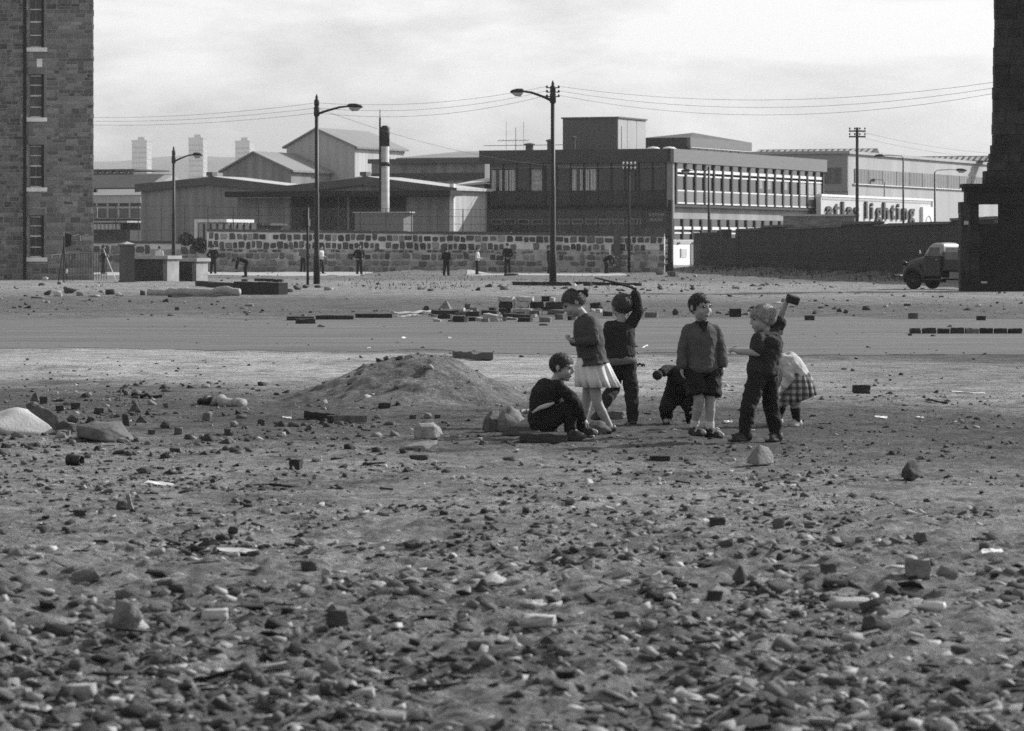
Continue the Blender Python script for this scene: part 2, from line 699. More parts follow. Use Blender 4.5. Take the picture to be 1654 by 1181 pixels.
def strip(name, material, y0, y1, x0, x1, nx_, ny_, lift, ragged, seed):
    """A sheet that follows the ground with ragged long edges."""
    xs = np.linspace(x0, x1, nx_)
    ts = np.linspace(0, 1, ny_)
    e0 = y0(xs) + ragged * fbm(np.stack([xs * 0.8, xs * 0 + seed, xs * 0], -1), 5, seed)
    e1 = y1(xs) + ragged * 1.6 * fbm(np.stack([xs * 0.8, xs * 0 + seed + 9, xs * 0], -1), 5, seed + 3)
    Yg = e0[None, :] * (1 - ts[:, None]) + e1[None, :] * ts[:, None]
    Xg = np.repeat(xs[None, :], ny_, 0)
    edge = np.minimum(ts, 1 - ts)[:, None] * 14
    Zg = ground_h(Xg, Yg) + lift * np.clip(edge, 0.25, 1) + 0.004
    id_ = np.arange(nx_ * ny_).reshape(ny_, nx_)
    q = np.stack([id_[:-1, :-1], id_[:-1, 1:], id_[1:, 1:], id_[1:, :-1]], -1).reshape(-1, 4)
    return tag(link(name, fast_mesh(name, np.stack([Xg, Yg, Zg], -1).reshape(-1, 3), q, material, True)), kind='structure')


M_ROAD = mat('worn road surface', 0.135, 0.5, 0.9, 0.9, 0.8, 40, spec=0.2, detail=12, stretch=(.22, 1.6, 1))
M_PAVE = mat('pale dusty pavement', 0.36, 0.22, 0.8, 0.9, 0.3, 20, detail=9)
strip('road', M_ROAD, lambda x: 54.6 - 0.25 * x, lambda x: 80.5 + 0.10 * x, -26, 26, 420, 60, 0.003, 2.4, 3)
strip('path', M_PAVE, lambda x: 205 + 0 * x, lambda x: 229.5 + 0 * x, -25.5, -8.5, 120, 14, 0.03, 2.0, 5)
strip('path', M_PAVE, lambda x: 205.5 + 0 * x, lambda x: 216 + 0 * x, -2.6, 6.5, 80, 10, 0.03, 2.5, 8)

# ------------------------------------------------------------------ far hills and tower blocks
M_HILL = mat('far hillside', 0.07, 0.5, 0.004, 0.95)
hx = np.linspace(-1500, 1500, 160)
prof = 1.57 + (400 - (262 + 12 * np.sin(hx / 260.0) + 14 * fbm(np.stack([hx / 160, hx * 0, hx * 0], -1), 5, 71))) / F * 4600
hv, hq = [], []
for j, (yy_, s_) in enumerate(((4050, -0.01), (4250, .45), (4450, .85), (4600, 1.0), (4720, .9))):
    for x_, z_ in zip(hx, prof):
        hv.append((x_, yy_ + 40 * math.sin(x_ / 90), max(-0.5, z_ * s_ + (3 * math.sin(x_ / 31 + j) if 0 < j else -1))))
for j in range(4):
    for k in range(159):
        hq.append((j * 160 + k, j * 160 + k + 1, (j + 1) * 160 + k + 1, (j + 1) * 160 + k))
tag(link('hills', fast_mesh('hills', np.array(hv), np.array(hq), M_HILL, True)), kind='structure')

# buildings share one street grid, turned against the view
TH = R(22.4)
U = Vector((math.cos(TH), -math.sin(TH), 0))       # along a front, to the right and nearer
V = Vector((math.sin(TH), math.cos(TH), 0))        # along a right-hand side, going back
RZ = -TH


def reach(o, d, px):
    """How far from o along d the photo column px is reached."""
    k = (px - CX) / F
    return (k * o[1] - o[0]) / (d[0] - k * d[1])


def corner(px, D):
    return Vector(((px - CX) / F * D, D, 0))


M_TOWER = mat('tower block concrete', 0.42, 0.12, 0.05, 0.9)
M_TOWER_SIDE = mat('tower block balcony white', 0.5, 0.1, 0.05, 0.9)
M_FARWIN = mat('far window strip', 0.10, 0.2, 0.1, 0.4)


def tower(px0, pxc, px1, y_top, label):
    D = 3500.0
    o = corner(pxc, D)
    o.z = -1
    root = thing('tower_block', label, 'tower block', o, RZ, 'tower blocks on the far ridge')
    w, d = -reach(o, U, px0), reach(o, V, px1)
    H = zat(y_top, D) + 1
    MB().box(-w, 0, 0, d, 0, H).build('wall', M_TOWER, root)
    mb = MB()
    n = 20
    for k in range(n):
        z = 6 + (H - 9) * k / n
        for c in range(5):
            mb.box(-w + w * (c + .18) / 5, -w + w * (c + .8) / 5, -0.3, 0.1, z, z + 1.3)
    tag(mb.build('window_strips', M_FARWIN, root), kind='stuff')
    mb = MB()
    for k in range(n):
        z = 5 + (H - 9) * k / n
        mb.box(0, .25, d * .1, d * .9, z, z + 1.35)
    tag(mb.build('balconies', M_TOWER_SIDE, root), kind='stuff')
    MB().box(-w * .7, -w * .25, d * .3, d * .7, H + .01, H + 3).build('roof_housing', M_TOWER, root)
    MB().box(-w - .4, .4, -.4, d + .4, H - 1.2, H).build('parapet', M_TOWER, root)


tower(213, 237, 245, 226, 'leftmost of the hazy tower blocks, beside the stone tenement')
tower(304.5, 328, 335, 222, 'middle hazy tower block, standing tallest behind the left street lamp')
tower(380, 403, 411, 227, 'right hazy tower block, half hidden by the pitched shed roof')

# ------------------------------------------------------------------ haze: plain thin air, the sky outside it
hz = MB().box(-1900, 1900, -62, 5400, -2.5, 190).build('haze', None)
tag(hz, kind='stuff')
hm = bpy.data.materials.new('thin haze')
hm.use_nodes = True
hn, hl = hm.node_tree.nodes, hm.node_tree.links
hn.clear()
h_o = hn.new('ShaderNodeOutputMaterial')
h_v = hn.new('ShaderNodeVolumePrincipled')
h_v.inputs['Color'].default_value = (0.9, 0.9, 0.9, 1)
h_v.inputs['Density'].default_value = 0.00012
h_v.inputs['Anisotropy'].default_value = 0.0
hl.new(h_v.outputs['Volume'], h_o.inputs['Volume'])
hz.data.materials.append(hm)
# ------------------------------------------------------------------ office block
M_OFFICE = mat('office dark cladding', 0.045, 0.35, 0.9, 0.75, stretch=(1, 1, .15))
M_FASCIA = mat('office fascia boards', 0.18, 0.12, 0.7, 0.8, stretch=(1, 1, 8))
M_FASCIA_SHADE = mat('office fascia in shade', 0.06, 0.15, 0.7, 0.8)  # shaded copy of the fascia boards, shade put into the colour
M_SPANDREL = mat('grey spandrel panel', 0.20, 0.12, 2.0, 0.6, objrand=0.12)
M_MULLION = mat('dark mullion', 0.02, 0.2, 2, 0.6)
M_FRAME = mat('light window frame', 0.5, 0.15, 2, 0.6)
M_FRAME_DIM = mat('dull aluminium frame', 0.22, 0.2, 2, 0.6)
M_CURTAIN = mat('net curtain', 0.42, 0.3, 5, 0.9, kind=('wave', 0.22, 'X', 0.25))
M_CURTAIN_B = mat('patterned curtain', 0.36, 0.7, 6, 0.9)
M_BAND = mat('pale rendered band', 0.29, 0.3, 0.6, 0.85, stretch=(1, 1, .3))
M_ROOFFELT = mat('roof felt', 0.09, 0.2, 0.5, 0.9)
M_PLANT_SHADE = mat('plant room shaded cladding', 0.10, 0.12, 0.6, 0.8, kind=('wave', 0.5, 'X', 0.05))  # front lies in shade, its darkness put into the colour
M_PLANT_LIT = mat('plant room sunlit panel', 0.38, 0.1, 0.6, 0.7, objrand=0.06)  # right side lies in sun, its brightness put into the colour

M_AER_ = mat('roof rail metal', 0.08, 0.2, 2, 0.5)
o = corner(1085, 262)
office = thing('office_block', 'long two-storey dark office block with bands of windows and a boxy rooftop plant room', 'office block', o, RZ)
OW, OL = -reach(o, U, 781), reach(o, V, 1330)
z_ = lambda py: zat(py, 262)
zt, zf, zw, zb, zl, z2 = z_(240), z_(262), z_(263), z_(330), z_(334), z_(353)
MB().box(-OW + .35, -.35, .35, OL - .3, -.2, zt - .6).build('wall', M_OFFICE, office)
mb = MB().box(-OW - .25, .0, -.25, .34, zf, zt)
mb.build('front_fascia', M_FASCIA_SHADE, office)
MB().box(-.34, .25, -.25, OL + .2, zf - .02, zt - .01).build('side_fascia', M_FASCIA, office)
MB().box(-OW, -.36, .36, OL, zt - .55, zt - .3).build('roof', M_ROOFFELT, office)
# front, upper storey: thirteen bays
bays = 13
bw = (OW - .9) / bays
for k in range(bays):
    x0 = -OW + .45 + k * bw
    fr = MB()
    fr.box(x0 + .04, x0 + bw - .14, .27, .345, zf - .36, zf - .30)
    fr.box(x0 + .04, x0 + bw - .14, .27, .345, zf - .09, zf - .03)
    fr.box(x0 + .04, x0 + .10, .27, .345, zf - .30, zf - .09)
    fr.box(x0 + bw - .20, x0 + bw - .14, .27, .345, zf - .30, zf - .09)
    w = fr.build('window', M_FRAME_DIM, office)
    MB().box(x0 + .10, x0 + bw - .20, .30, .348, zf - .30, zf - .09).build('pane', M_GLASS, w)
    MB().box(x0 + .04, x0 + bw - .14, .31, .348, zf - 2.0, zf - .42).build('pane', M_GLASS, w)
    MB().box(x0 + bw - .10, x0 + bw - .02, .29, .349, zb, zf - .02).build('mullion', M_OFFICE, office)
    if k in (0, 1, 3, 4, 6, 7):
        cm = M_CURTAIN_B if k in (3, 4) else M_CURTAIN
        c = MB()
        a, b2 = x0 + .07, x0 + bw - .17
        spans = [(a, a + .34), (b2 - .2, b2)] if k in (0, 6) else ([(a, b2)] if k == 3 else [(b2 - .22, b2)] if k == 4 else [(a, a + .26), (a + .36, b2)])
        for s0, s1 in spans:
            n = max(3, int((s1 - s0) / .06))
            for q in range(n):
                u0, u1 = s0 + (s1 - s0) * q / n, s0 + (s1 - s0) * (q + 1) / n
                d = .012 * (q % 2)
                c.box(u0, u1, .285 - d, .308, zf - 1.98, zf - .45)
        c.build('curtain', cm, w)
for zz, nm in ((zb - .15, 'string_course'),):
    MB().box(-OW + .2, -.25, .20, .34, zz, zz + .16).build(nm, M_BLACK, office)
for k in range(bays):
    x0 = -OW + .45 + k * bw
    fr = MB()
    fr.box(x0 + .04, x0 + bw - .14, .27, .345, z2 - .40, z2 - .34)
    fr.box(x0 + .04, x0 + bw - .14, .27, .345, z2 - .06, z2)
    fr.box(x0 + .04, x0 + .10, .27, .345, z2 - .34, z2 - .06)
    fr.box(x0 + bw - .20, x0 + bw - .14, .27, .345, z2 - .34, z2 - .06)
    w = fr.build('window', M_FRAME_DIM, office)
    MB().box(x0 + .10, x0 + bw - .20, .30, .348, z2 - .34, z2 - .06).build('pane', M_GLASS, w)
    MB().box(x0 + .04, x0 + bw - .14, .31, .348, z2 - 1.7, z2 - .45).build('pane', M_GLASS, w)
# corner pier
MB().box(-.345, .1, -.06, .30, z_(345), zf - .03).build('corner_post', M_FRAME_DIM, office)
# right-hand side: seventeen bays upstairs, thirteen below
nb = 17
y_a, y_b = 1.0, OL - .1
bl = (y_b - y_a) / nb
for k in range(nb):
    y0 = y_a + k * bl
    y1 = y0 + bl
    m0, m1 = y0 + .16, y1 - .16
    fr = MB()
    fr.box(-.345, -.03, m0, m1, zw - .62, zw - .40)            # bright transom rail
    fr.box(-.345, -.05, m0, m1, zw - .92, zw - .80)
    fr.box(-.345, -.03, m0, m1, zb + .96, zb + 1.06)
    fr.box(-.345, -.04, m0, m0 + .12, zb + 1.06, zw - .92)
    w = fr.build('window', M_WHITE, office)
    MB().box(-.348, -.07, m0 + .12, m1, zb + 1.06, zw - .92).build('pane', M_GLASS, w)
    MB().box(-.348, -.07, m0, m1, zw - .40, zw).build('pane', M_GLASS, w)
    if k in (9, 10, 12, 14, 15, 16):
        c = MB()
        n = 8
        f0, f1 = (m0 + .2, m0 + bl * (.45 if k < 14 else .75))
        for q in range(n):
            c.box(-.069, -.055 + .01 * (q % 2), f0 + (f1 - f0) * q / n, f0 + (f1 - f0) * (q + 1) / n, zb + 1.1 + (.0 if k > 12 else .3), zw - 1.0)
        c.build('blind', M_CURTAIN, w)
    MB().box(-.348, -.05, m0, m1, zb + .18, zb + .95).build('spandrel_panel', M_SPANDREL, office)
    MB().box(-.345, -.02, m0, m1, zb + .06, zb + .17).build('sill_rail', M_WHITE, office)
    MB().box(-.346, .04, y0 - .14, y0 + .14, zb, zw + .0).build('mullion', M_MULLION, office)
MB().box(-.346, .06, y_b - .15, y_b + .15, zb, zw).build('mullion', M_MULLION, office)
MB().box(-.346, .09, -.0, OL + .1, zl, zb - .01).build('floor_edge_beam', M_MULLION, office)
MB().box(-.75, -.30, .345, OL + .0, z2, zl - .01).build('rendered_band', M_BAND, office)
for k in range(13):
    y0 = y_a + k * bl
    y1 = y0 + bl
    m0, m1 = y0 + .14, y1 - .14
    fr = MB()
    fr.box(-.349, -.26, m0, m1, z2 - .78, z2 - .56)
    fr.box(-.349, -.28, m0, m1, z2 - 1.08, z2 - .98)
    fr.box(-.349, -.26, m0, m0 + .12, z2 - 2.2, z2 - 1.08)
    w = fr.build('window', M_WHITE, office)
    MB().box(-.349, -.31, m0 + .12, m1, z2 - 2.2, z2 - 1.08).build('pane', M_GLASS, w)
    MB().box(-.349, -.31, m0, m1, z2 - .56, z2 - .01).build('pane', M_GLASS, w)
    MB().box(-.349, -.2, y0 - .13, y0 + .13, z2 - 2.2, z2 - .01).build('mullion', M_MULLION, office)
MB().box(-.35, -.2, .5, OL * .8, z2 - 3.1, z2 - 2.22).build('plinth_panel', M_OFFICE, office)
# plant room
po = corner(997, 276)
rel = Matrix.Rotation(TH, 4, 'Z') @ (po - o)
pw, pd = -reach(po, U, 909), reach(po, V, 1042)
pz0, pz1 = zt - .5, zat(191, 276)
pr = MB().box(rel.x - pw, rel.x - .02, rel.y, rel.y + pd, pz0, pz1).build('plant_room', M_PLANT_SHADE, office)
n = 3
for k in range(n):
    MB().box(rel.x - .02, rel.x + .06, rel.y + pd * k / n + .04, rel.y + pd * (k + 1) / n - .04, pz0, pz1 - .02).build('panel', M_PLANT_LIT, pr)
MB().box(rel.x + .06, rel.x + .1, rel.y + pd * .12, rel.y + pd * .30, pz0, pz0 + 2.6).build('door', M_PLANT_LIT, pr)
MB().box(rel.x - pw - .1, rel.x + .16, rel.y - .1, rel.y + pd + .1, pz1, pz1 + .12).build('coping', M_PLANT_SHADE, pr)
# dome rooflights on the office roof
for pxd in (1055, 1081):
    q = corner(pxd, 270)
    r_ = Matrix.Rotation(TH, 4, 'Z') @ (q - o)
    MB().lathe((r_.x, r_.y, zt - .3), [(.62, 0), (.62, .32), (.55, .5), (.35, .62), (.05, .66)], 14).build('dome_rooflight', M_WHITE, office, True)
# roof pavilion with a shallow pyramid roof
qo = corner(1115, 283)
pav = Matrix.Rotation(TH, 4, 'Z') @ (qo - o)
qw, qd = -reach(qo, U, 1040), reach(qo, V, 1214)
Z = lambda py: zat(py, 283)
pv = MB().box(pav.x - qw, pav.x - .3, pav.y + .3, pav.y + qd - .5, zt - .5, Z(238)).build('pavilion', M_OFFICE, office)
MB().box(pav.x - qw - .3, pav.x - .01, pav.y, pav.y + .29, Z(238), Z(222)).build('front_fascia', M_FASCIA_SHADE, pv)
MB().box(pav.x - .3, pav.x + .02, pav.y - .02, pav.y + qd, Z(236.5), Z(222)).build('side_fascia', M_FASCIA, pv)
r0, r1, r2, r3 = (pav.x - qw - .3, pav.y, Z(222) - .02), (pav.x, pav.y, Z(222) - .02), (pav.x, pav.y + qd, Z(222) - .02), (pav.x - qw - .3, pav.y + qd, Z(222) - .02)
rx, ry = pav.x - qw * .35, pav.y + qd * .3
MB().add([r0, r1, r2, r3, (rx, ry, Z(211.5))], [(3, 2, 1, 0), (0, 1, 4), (1, 2, 4), (2, 3, 4), (3, 0, 4)]).build('roof', M_ROOFFELT, pv)
for k in range(7):
    a = pav.y + .6 + (qd - 1.4) * k / 7
    MB().box(pav.x - .32, pav.x - .24, a + .25, a + (qd - 1.4) / 7, zt - .5, Z(238)).build('pane', M_PALE, pv)

for x_ in (-3.1, -9.6):
    MB().cyl((x_, -.32, .5), (x_, -.32, zf - .02), .055, .055, 7).build('downpipe', M_BLACK, office)
for x_, y_, r_, h_ in ((-10.6, 3.0, .22, .7), (-9.2, 4.2, .14, .95), (-12.4, 3.4, .3, .45)):
    MB().lathe((x_, y_, zt - .31), [(r_, 0), (r_, h_ + .3), (r_ * 1.5, h_ + .32), (r_ * 1.4, h_ + .42), (.02, h_ + .5)], 10).build('roof_vent', M_ROOFFELT, office)
MB().cyl((-OW + .1, -.2, zt + .35), (-8.2, -.2, zt + .35), .022, .022, 5).build('roof_rail', M_AER_, office)
# television aerials on the roof
M_AER = mat('aerial metal', 0.12, 0.2, 2, 0.5)
for pxa, D, lab in ((833, 266, 'spindly rooftop television aerial on the left end of the office roof'),):
    q = corner(pxa, D)
    t = thing('rooftop_aerial', lab, 'aerial', (q.x, q.y, zt - .35), RZ)
    MB().cyl((0, 0, 0), (0, 0, 2.0), .03, .02, 6).build('mast', M_AER, t)
    MB().cyl((-1.4, 0, 1.05), (1.0, 0, 1.05), .02, .02, 6).build('boom', M_AER, t)
    el = MB()
    for k in range(9):
        x_ = -1.3 + .28 * k
        el.cyl((x_, -.25, 1.05 - .1), (x_, .25, 1.05 + .1), .012, .012, 5)
    for x_ in (-.75, .62):
        el.cyl((x_, 0, .4), (x_, 0, 2.4), .014, .014, 5)
    el.build('elements', M_AER, t)

# ------------------------------------------------------------------ sheds and factories
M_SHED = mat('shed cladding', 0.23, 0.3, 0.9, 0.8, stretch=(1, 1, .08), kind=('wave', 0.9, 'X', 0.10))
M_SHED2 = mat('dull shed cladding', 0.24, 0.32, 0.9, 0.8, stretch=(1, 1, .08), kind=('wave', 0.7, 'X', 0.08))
M_SHED_LIT = mat('pale shed cladding', 0.42, 0.25, 0.7, 0.8, stretch=(1, 1, .08), kind=('wave', 0.8, 'Y', 0.06))  # paler copy for right-hand sides, sunlight put into the colour
M_ROOFSHEET = mat('weathered roof sheet', 0.23, 0.2, 0.12, 0.85, kind=('wave', 1.1, 'Y', 0.10))
M_ROOFPALE = mat('pale roof sheet', 0.45, 0.2, 0.12, 0.85, kind=('wave', 1.1, 'Y', 0.08))
M_ROOFDK = mat('dark slate roof', 0.07, 0.25, 0.3, 0.85)
M_TRIM = mat('shed verge trim', 0.10, 0.2, 0.5, 0.8)


def gable_shed(name, label, px_l, px_r, px_ridge, D, y_eave, y_ridge, depth, m_front, m_side, m_roof, y_eave_l=None, trim=True):
    """Gable-fronted shed on the street grid; its near right corner is at (px_r, D)."""
    o = corner(px_r, D)
    w = -reach(o, U, px_l)
    xr = reach(o, U, px_ridge)
    d = depth if not isinstance(depth, tuple) else reach(o, V, depth[0])
    dl = D + w * math.sin(TH)
    ze = zat(y_eave, D)
    zel = zat(y_eave_l if y_eave_l else y_eave, dl)
    zr = zat(y_ridge, D - xr * math.sin(TH))
    t = thing(name, label, 'shed', o, RZ)
    MB().prism([(-w, 0, -.3), (0, 0, -.3), (0, 0, ze), (xr, 0, zr), (-w, 0, zel)], (0, .3, 0)).build('gable_wall', m_front, t)
    MB().box(-.25, -.005, .305, d, -.3, ze - .1).build('side_wall', m_side, t)
    MB().box(-w + .005, -w + .25, .305, d, -.3, zel - .1).build('side_wall', m_side, t)
    MB().prism([(-w, d, -.3), (0, d, -.3), (0, d, ze), (xr, d, zr), (-w, d, zel)], (0, .3, 0)).build('back_wall', m_front, t)
    MB().hexa([(xr, -.25, zr), (.35, -.25, ze - .12), (.35, d + .5, ze - .12), (xr, d + .5, zr), (xr, -.25, zr + .16), (.35, -.25, ze + .05), (.35, d + .5, ze + .05), (xr, d + .5, zr + .16)]).build('roof', m_roof, t)
    MB().hexa([(-w - .35, -.25, zel - .12), (xr, -.25, zr), (xr, d + .5, zr), (-w - .35, d + .5, zel - .12), (-w - .35, -.25, zel + .05), (xr, -.25, zr + .16), (xr, d + .5, zr + .16), (-w - .35, d + .5, zel + .05)]).build('roof', m_roof, t)
    if trim:
        for a, b in (((xr, zr), (.35, ze)), ((-w - .35, zel), (xr, zr))):
            MB().hexa([(a[0], -.36, a[1] - .5), (b[0], -.36, b[1] - .45), (b[0], -.26, b[1] - .45), (a[0], -.26, a[1] - .5),
                       (a[0], -.36, a[1] + .12), (b[0], -.36, b[1] + .06), (b[0], -.26, b[1] + .06), (a[0], -.26, a[1] + .12)]).build('verge_board', M_TRIM, t)
        MB().box(xr - .25, xr + .25, -.4, .4, zr + .165, zr + .45).build('ridge_vent', M_TRIM, t)
    return t, w, d


# pitched tall works building with a bright side
tall, w_, d_ = gable_shed('works_building', 'tall pitched-roof works building with a bright right side, behind the white flue', 463, 573, 511, 335, 238, 209, (652,), mat('works gable cladding', 0.40, 0.1, 0.2, 0.8, kind=('wave', 0.9, 'X', 0.06)), M_SHED_LIT, M_ROOFSHEET, 238, False)
small, w_, d_ = gable_shed('pitched_shed', 'smaller grey pitched shed against the left of the tall works building', 360, 470, 410, 328, 276, 247, 26, M_SHED, M_SHED, M_ROOFSHEET, 277, False)
# long shed behind the office's left end
o = corner(783, 300)
t = thing('long_shed', 'long low grey shed with a shallow roof between white flue and office', 'shed', o, RZ)
w_ = -reach(o, U, 600)
ze, zr = zat(258, 300), zat(247, 312)
MB().box(-w_, 0, 0, 14, -.3, ze).build('wall', M_SHED, t)
MB().box(-w_ + .01, -.01, -.12, -.005, zat(291, 300), zat(279, 300)).build('window_strip', M_GLASS, t)
MB().hexa([(-w_ + 2.4, -.4, ze), (.4, -.4, ze), (.4, 13, zr), (-w_ + 2.4, 13, zr), (-w_ + 2.4, -.4, ze + .2), (.4, -.4, ze + .2), (.4, 13, zr + .2), (-w_ + 2.4, 13, zr + .2)]).build('roof', M_ROOFSHEET, t)
MB().box(-w_ - .1, .2, -.55, -.41, ze - .25, ze + .12).build('gutter', M_TRIM, t)
# twin-gabled warehouse
wa, w_, d_ = gable_shed('warehouse', 'low wide grey warehouse with a shallow gable at left, behind the stone wall', 228, 468, 342, 268, 302, 288, (512,), M_SHED2, M_SHED2, M_ROOFPALE, 300)
wb, ww, wd = gable_shed('warehouse', 'low warehouse with a dark canopy and open doorways behind the white flue', 469, 733, 590, 258, 305, 288, (784,), M_SHED2, M_SHED_LIT, M_ROOFPALE, 303)
zc0, zc1 = zat(317, 258), zat(308, 258)
MB().box(reach(corner(733, 258), U, 383), .6, -2.0, -.02, zc0, zc1).build('canopy', M_BLACK, wb)
for a, b, dark in ((472, 545, 1), (548, 560, 0), (565, 655, 1)):
    x0, x1 = reach(corner(733, 258), U, a), reach(corner(733, 258), U, b)
    MB().box(x0, x1, -.09, -.01, .0, zc0 - .02).build('doorway' if dark else 'door', M_BLACK if dark else M_SHADEBRICK, wb)
for a, b in ((385, 470), (658, 728)):
    x0, x1 = reach(corner(733, 258), U, a), reach(corner(733, 258), U, b)
    MB().box(x0, x1, -.15, -.01, .4, zc0 - .05).build('sliding_door', M_SHED, wb)
MB().box(-.2, .12, -.3, .0, 0, zat(297, 258)).build('corner_post', M_WHITE, wb)
for wt, hh_, xs_ in ((wa, 3.6, (-.5, -5.5)), (wb, 3.2, (-3.4,))):
    for x_ in xs_:
        MB().cyl((x_, -.12, 0), (x_, -.12, hh_), .06, .06, 7).build('downpipe', M_TRIM, wt)
# dark lean-to between warehouse and office
o = corner(783, 268)
t = thing('lean_to_shed', 'dark lean-to shed squeezed between the canopy warehouse and the office', 'shed', o, RZ)
w_ = -reach(o, U, 726)
MB().prism([(-w_, 0, -.3), (0, 0, -.3), (0, 0, zat(297, 268)), (-w_, 0, zat(303, 268))], (0, 9, 0)).build('wall', M_SHED2, t)
MB().hexa([(-w_, -.3, zat(303, 268)), (.3, -.3, zat(297, 268)), (.3, 9, zat(287, 277)), (-w_, 9, zat(287, 277)), (-w_, -.3, zat(303, 268) + .15), (.3, -.3, zat(297, 268) + .15), (.3, 9, zat(287, 277) + .15), (-w_, 9, zat(287, 277) + .15)]).build('roof', M_ROOFPALE, t)
MB().box(-w_ * .72, -.2, -.08, -.005, 0, zat(345, 268)).build('doorway', M_BLACK, t)

# white flue with a black top, thin black pipe beside it
f = corner(622, 252)
t = thing('flue_stack', 'tall white cylindrical flue with a black top and a thin pipe beside it', 'chimney', (f.x, f.y, 0))
s_ = 252 / F
M_FLUE = mat('white ringed flue', 0.42, 0.14, 1.2, 0.6, kind=('wave', 0.55, 'Z', 0.07))
zz = lambda py: zat(py, 252)
MB().lathe((0, 0, 0), [(7 * s_, 0), (7 * s_, zz(270)), (6.6 * s_, zz(270)), (6.6 * s_, zz(236))], 20).build('stack', M_FLUE, t, True)
MB().lathe((0, 0, 0), [(7.2 * s_, zz(236)), (7.2 * s_, zz(207)), (6.0 * s_, zz(204.5)), (4 * s_, zz(203))], 20).build('black_top', M_BLACK, t, True)
MB().lathe((0, 0, 0), [(7.6 * s_, zz(268)), (7.6 * s_, zz(262))], 20).build('collar', M_BLACK, t, True)
MB().cyl((-8.2 * s_, -.1, 0), (-8.2 * s_, -.1, zz(190)), 1.6 * s_, 1.5 * s_, 8).build('vent_pipe', M_BLACK, t)
MB().cyl((-8.2 * s_, -.1, zz(190)), (-8.2 * s_, -.1, zz(177)), .7 * s_, .6 * s_, 6).build('vent_tip', M_BLACK, t)
mb = MB()
for k in range(22):
    mb.box(-.05, .35, .27, .31, 1 + k * .42, 1.04 + k * .42)
tag(mb.build('ladder_rungs', M_IRON, t), kind='stuff')
# pale boiler house at its foot
o = corner(652, 250)
t = thing('boiler_house', 'small pale boiler house at the foot of the white flue', 'shed', o, RZ)
w_ = -reach(o, U, 573)
MB().box(-w_, -.02, 0, 1.6, -.2, zat(344, 250)).build('wall', M_FASCIA, t)
MB().hexa([(-w_ - .1, -.1, zat(344, 250)), (.5, -.1, zat(344, 250)), (.1, 1.7, zat(344, 250)), (-w_ - .1, 1.7, zat(344, 250)), (-w_ - .1, -.1, zat(342, 250)), (.5, -.1, zat(342, 250)), (.1, 1.7, zat(342, 250)), (-w_ - .1, 1.7, zat(342, 250))]).build('roof', M_PALE, t)
MB().box(-w_ * .5, -w_ * .2, -.06, -.005, 0, 1.9).build('doorway', M_BLACK, t)

# parked lorry trailer tops seen over the wall
o = corner(420, 246)
t = thing('storage_hut', 'flat-roofed white-edged hut showing over the stone wall at left', 'shed', o, RZ)
w_ = -reach(o, U, 316)
MB().box(-w_ * .97, -.2, .1, 4, -.2, zat(362, 246)).build('wall', M_OFFICE, t)
MB().box(-w_, -w_ * .5, -.15, 4, zat(359, 246), zat(354, 246)).build('roof', M_WHITE, t)
MB().box(-w_ * .49, .1, .2, 4, zat(364, 246), zat(360, 246)).build('roof', M_TRIM, t)
for k in range(9):
    MB().box(-w_ * .95 + k * .5, -w_ * .95 + k * .5 + .3, -.02, .09, 1.6, zat(360, 246)).build('plank', M_PALE, t)
MB().box(-w_, -w_ + .2, -.2, -.02, 0, zat(354, 246)).build('post', M_WHITE, t)

# ------------------------------------------------------------------ far left: slate-roofed hall and glazed workshop beyond the tenement
o = corner(250, 330)
t = thing('slate_hall', 'dark slate-roofed hall with a pale gable, right of the tenement', 'building', o, RZ)
w_ = -reach(o, U, 110)
MB().box(-w_, 0, 0, 7, -.3, zat(304, 330)).build('wall', M_SHED2, t)
zr = zat(284, 330)
MB().hexa([(-w_, -.3, zat(304, 330)), (-.9, -.3, zat(304, 330)), (-.9, 3.5, zr), (-w_, 3.5, zr), (-w_, -.3, zat(303, 330)), (-.9, -.3, zat(303, 330)), (-.9, 3.5, zr + .2), (-w_, 3.5, zr + .2)]).build('roof', M_ROOFDK, t)
MB().hexa([(-w_, 3.5, zr), (-.9, 3.5, zr), (-.9, 7.3, zat(304, 330)), (-w_, 7.3, zat(304, 330)), (-w_, 3.5, zr + .2), (-.9, 3.5, zr + .2), (-.9, 7.3, zat(303, 330)), (-w_, 7.3, zat(303, 330))]).build('roof', M_ROOFDK, t)
MB().prism([(-.88, -.2, zat(305, 330)), (-.88, 3.5, zr + .15), (-.88, 7.2, zat(305, 330))], (.9, 0, 0)).build('gable', M_PALE, t)
o = corner(215, 420)
t = thing('mill_building', 'distant dark flat-topped mill above the slate roof', 'building', o, RZ)
w_ = -reach(o, U, 100)
MB().box(-w_, 0, 0, 10, -.3, zat(279, 420)).build('wall', M_ROOFDK, t)
for k in range(10):
    MB().box(-w_ + k * w_ / 10 + .2, -w_ + (k + 1) * w_ / 10 - .3, .5, 1.0, zat(279, 420), zat(275.5, 420)).build('rooflight', M_SHED2, t)
MB().box(-w_, 0, .3, 9, zat(275.5, 420), zat(273, 420)).build('roof', M_ROOFDK, t)
o = corner(226, 290)
t = thing('glazed_workshop', 'pale workshop with a row of large windows, right of the tenement', 'building', o, RZ)
w_ = -reach(o, U, 120)
zz = lambda py: zat(py, 290)
MB().box(-w_, 0, .1, 8, -.3, zz(318)).build('wall', M_SHADEBRICK, t)
MB().box(-w_, .1, -.05, .09, zz(328), zz(316.5)).build('fascia', M_PALE, t)
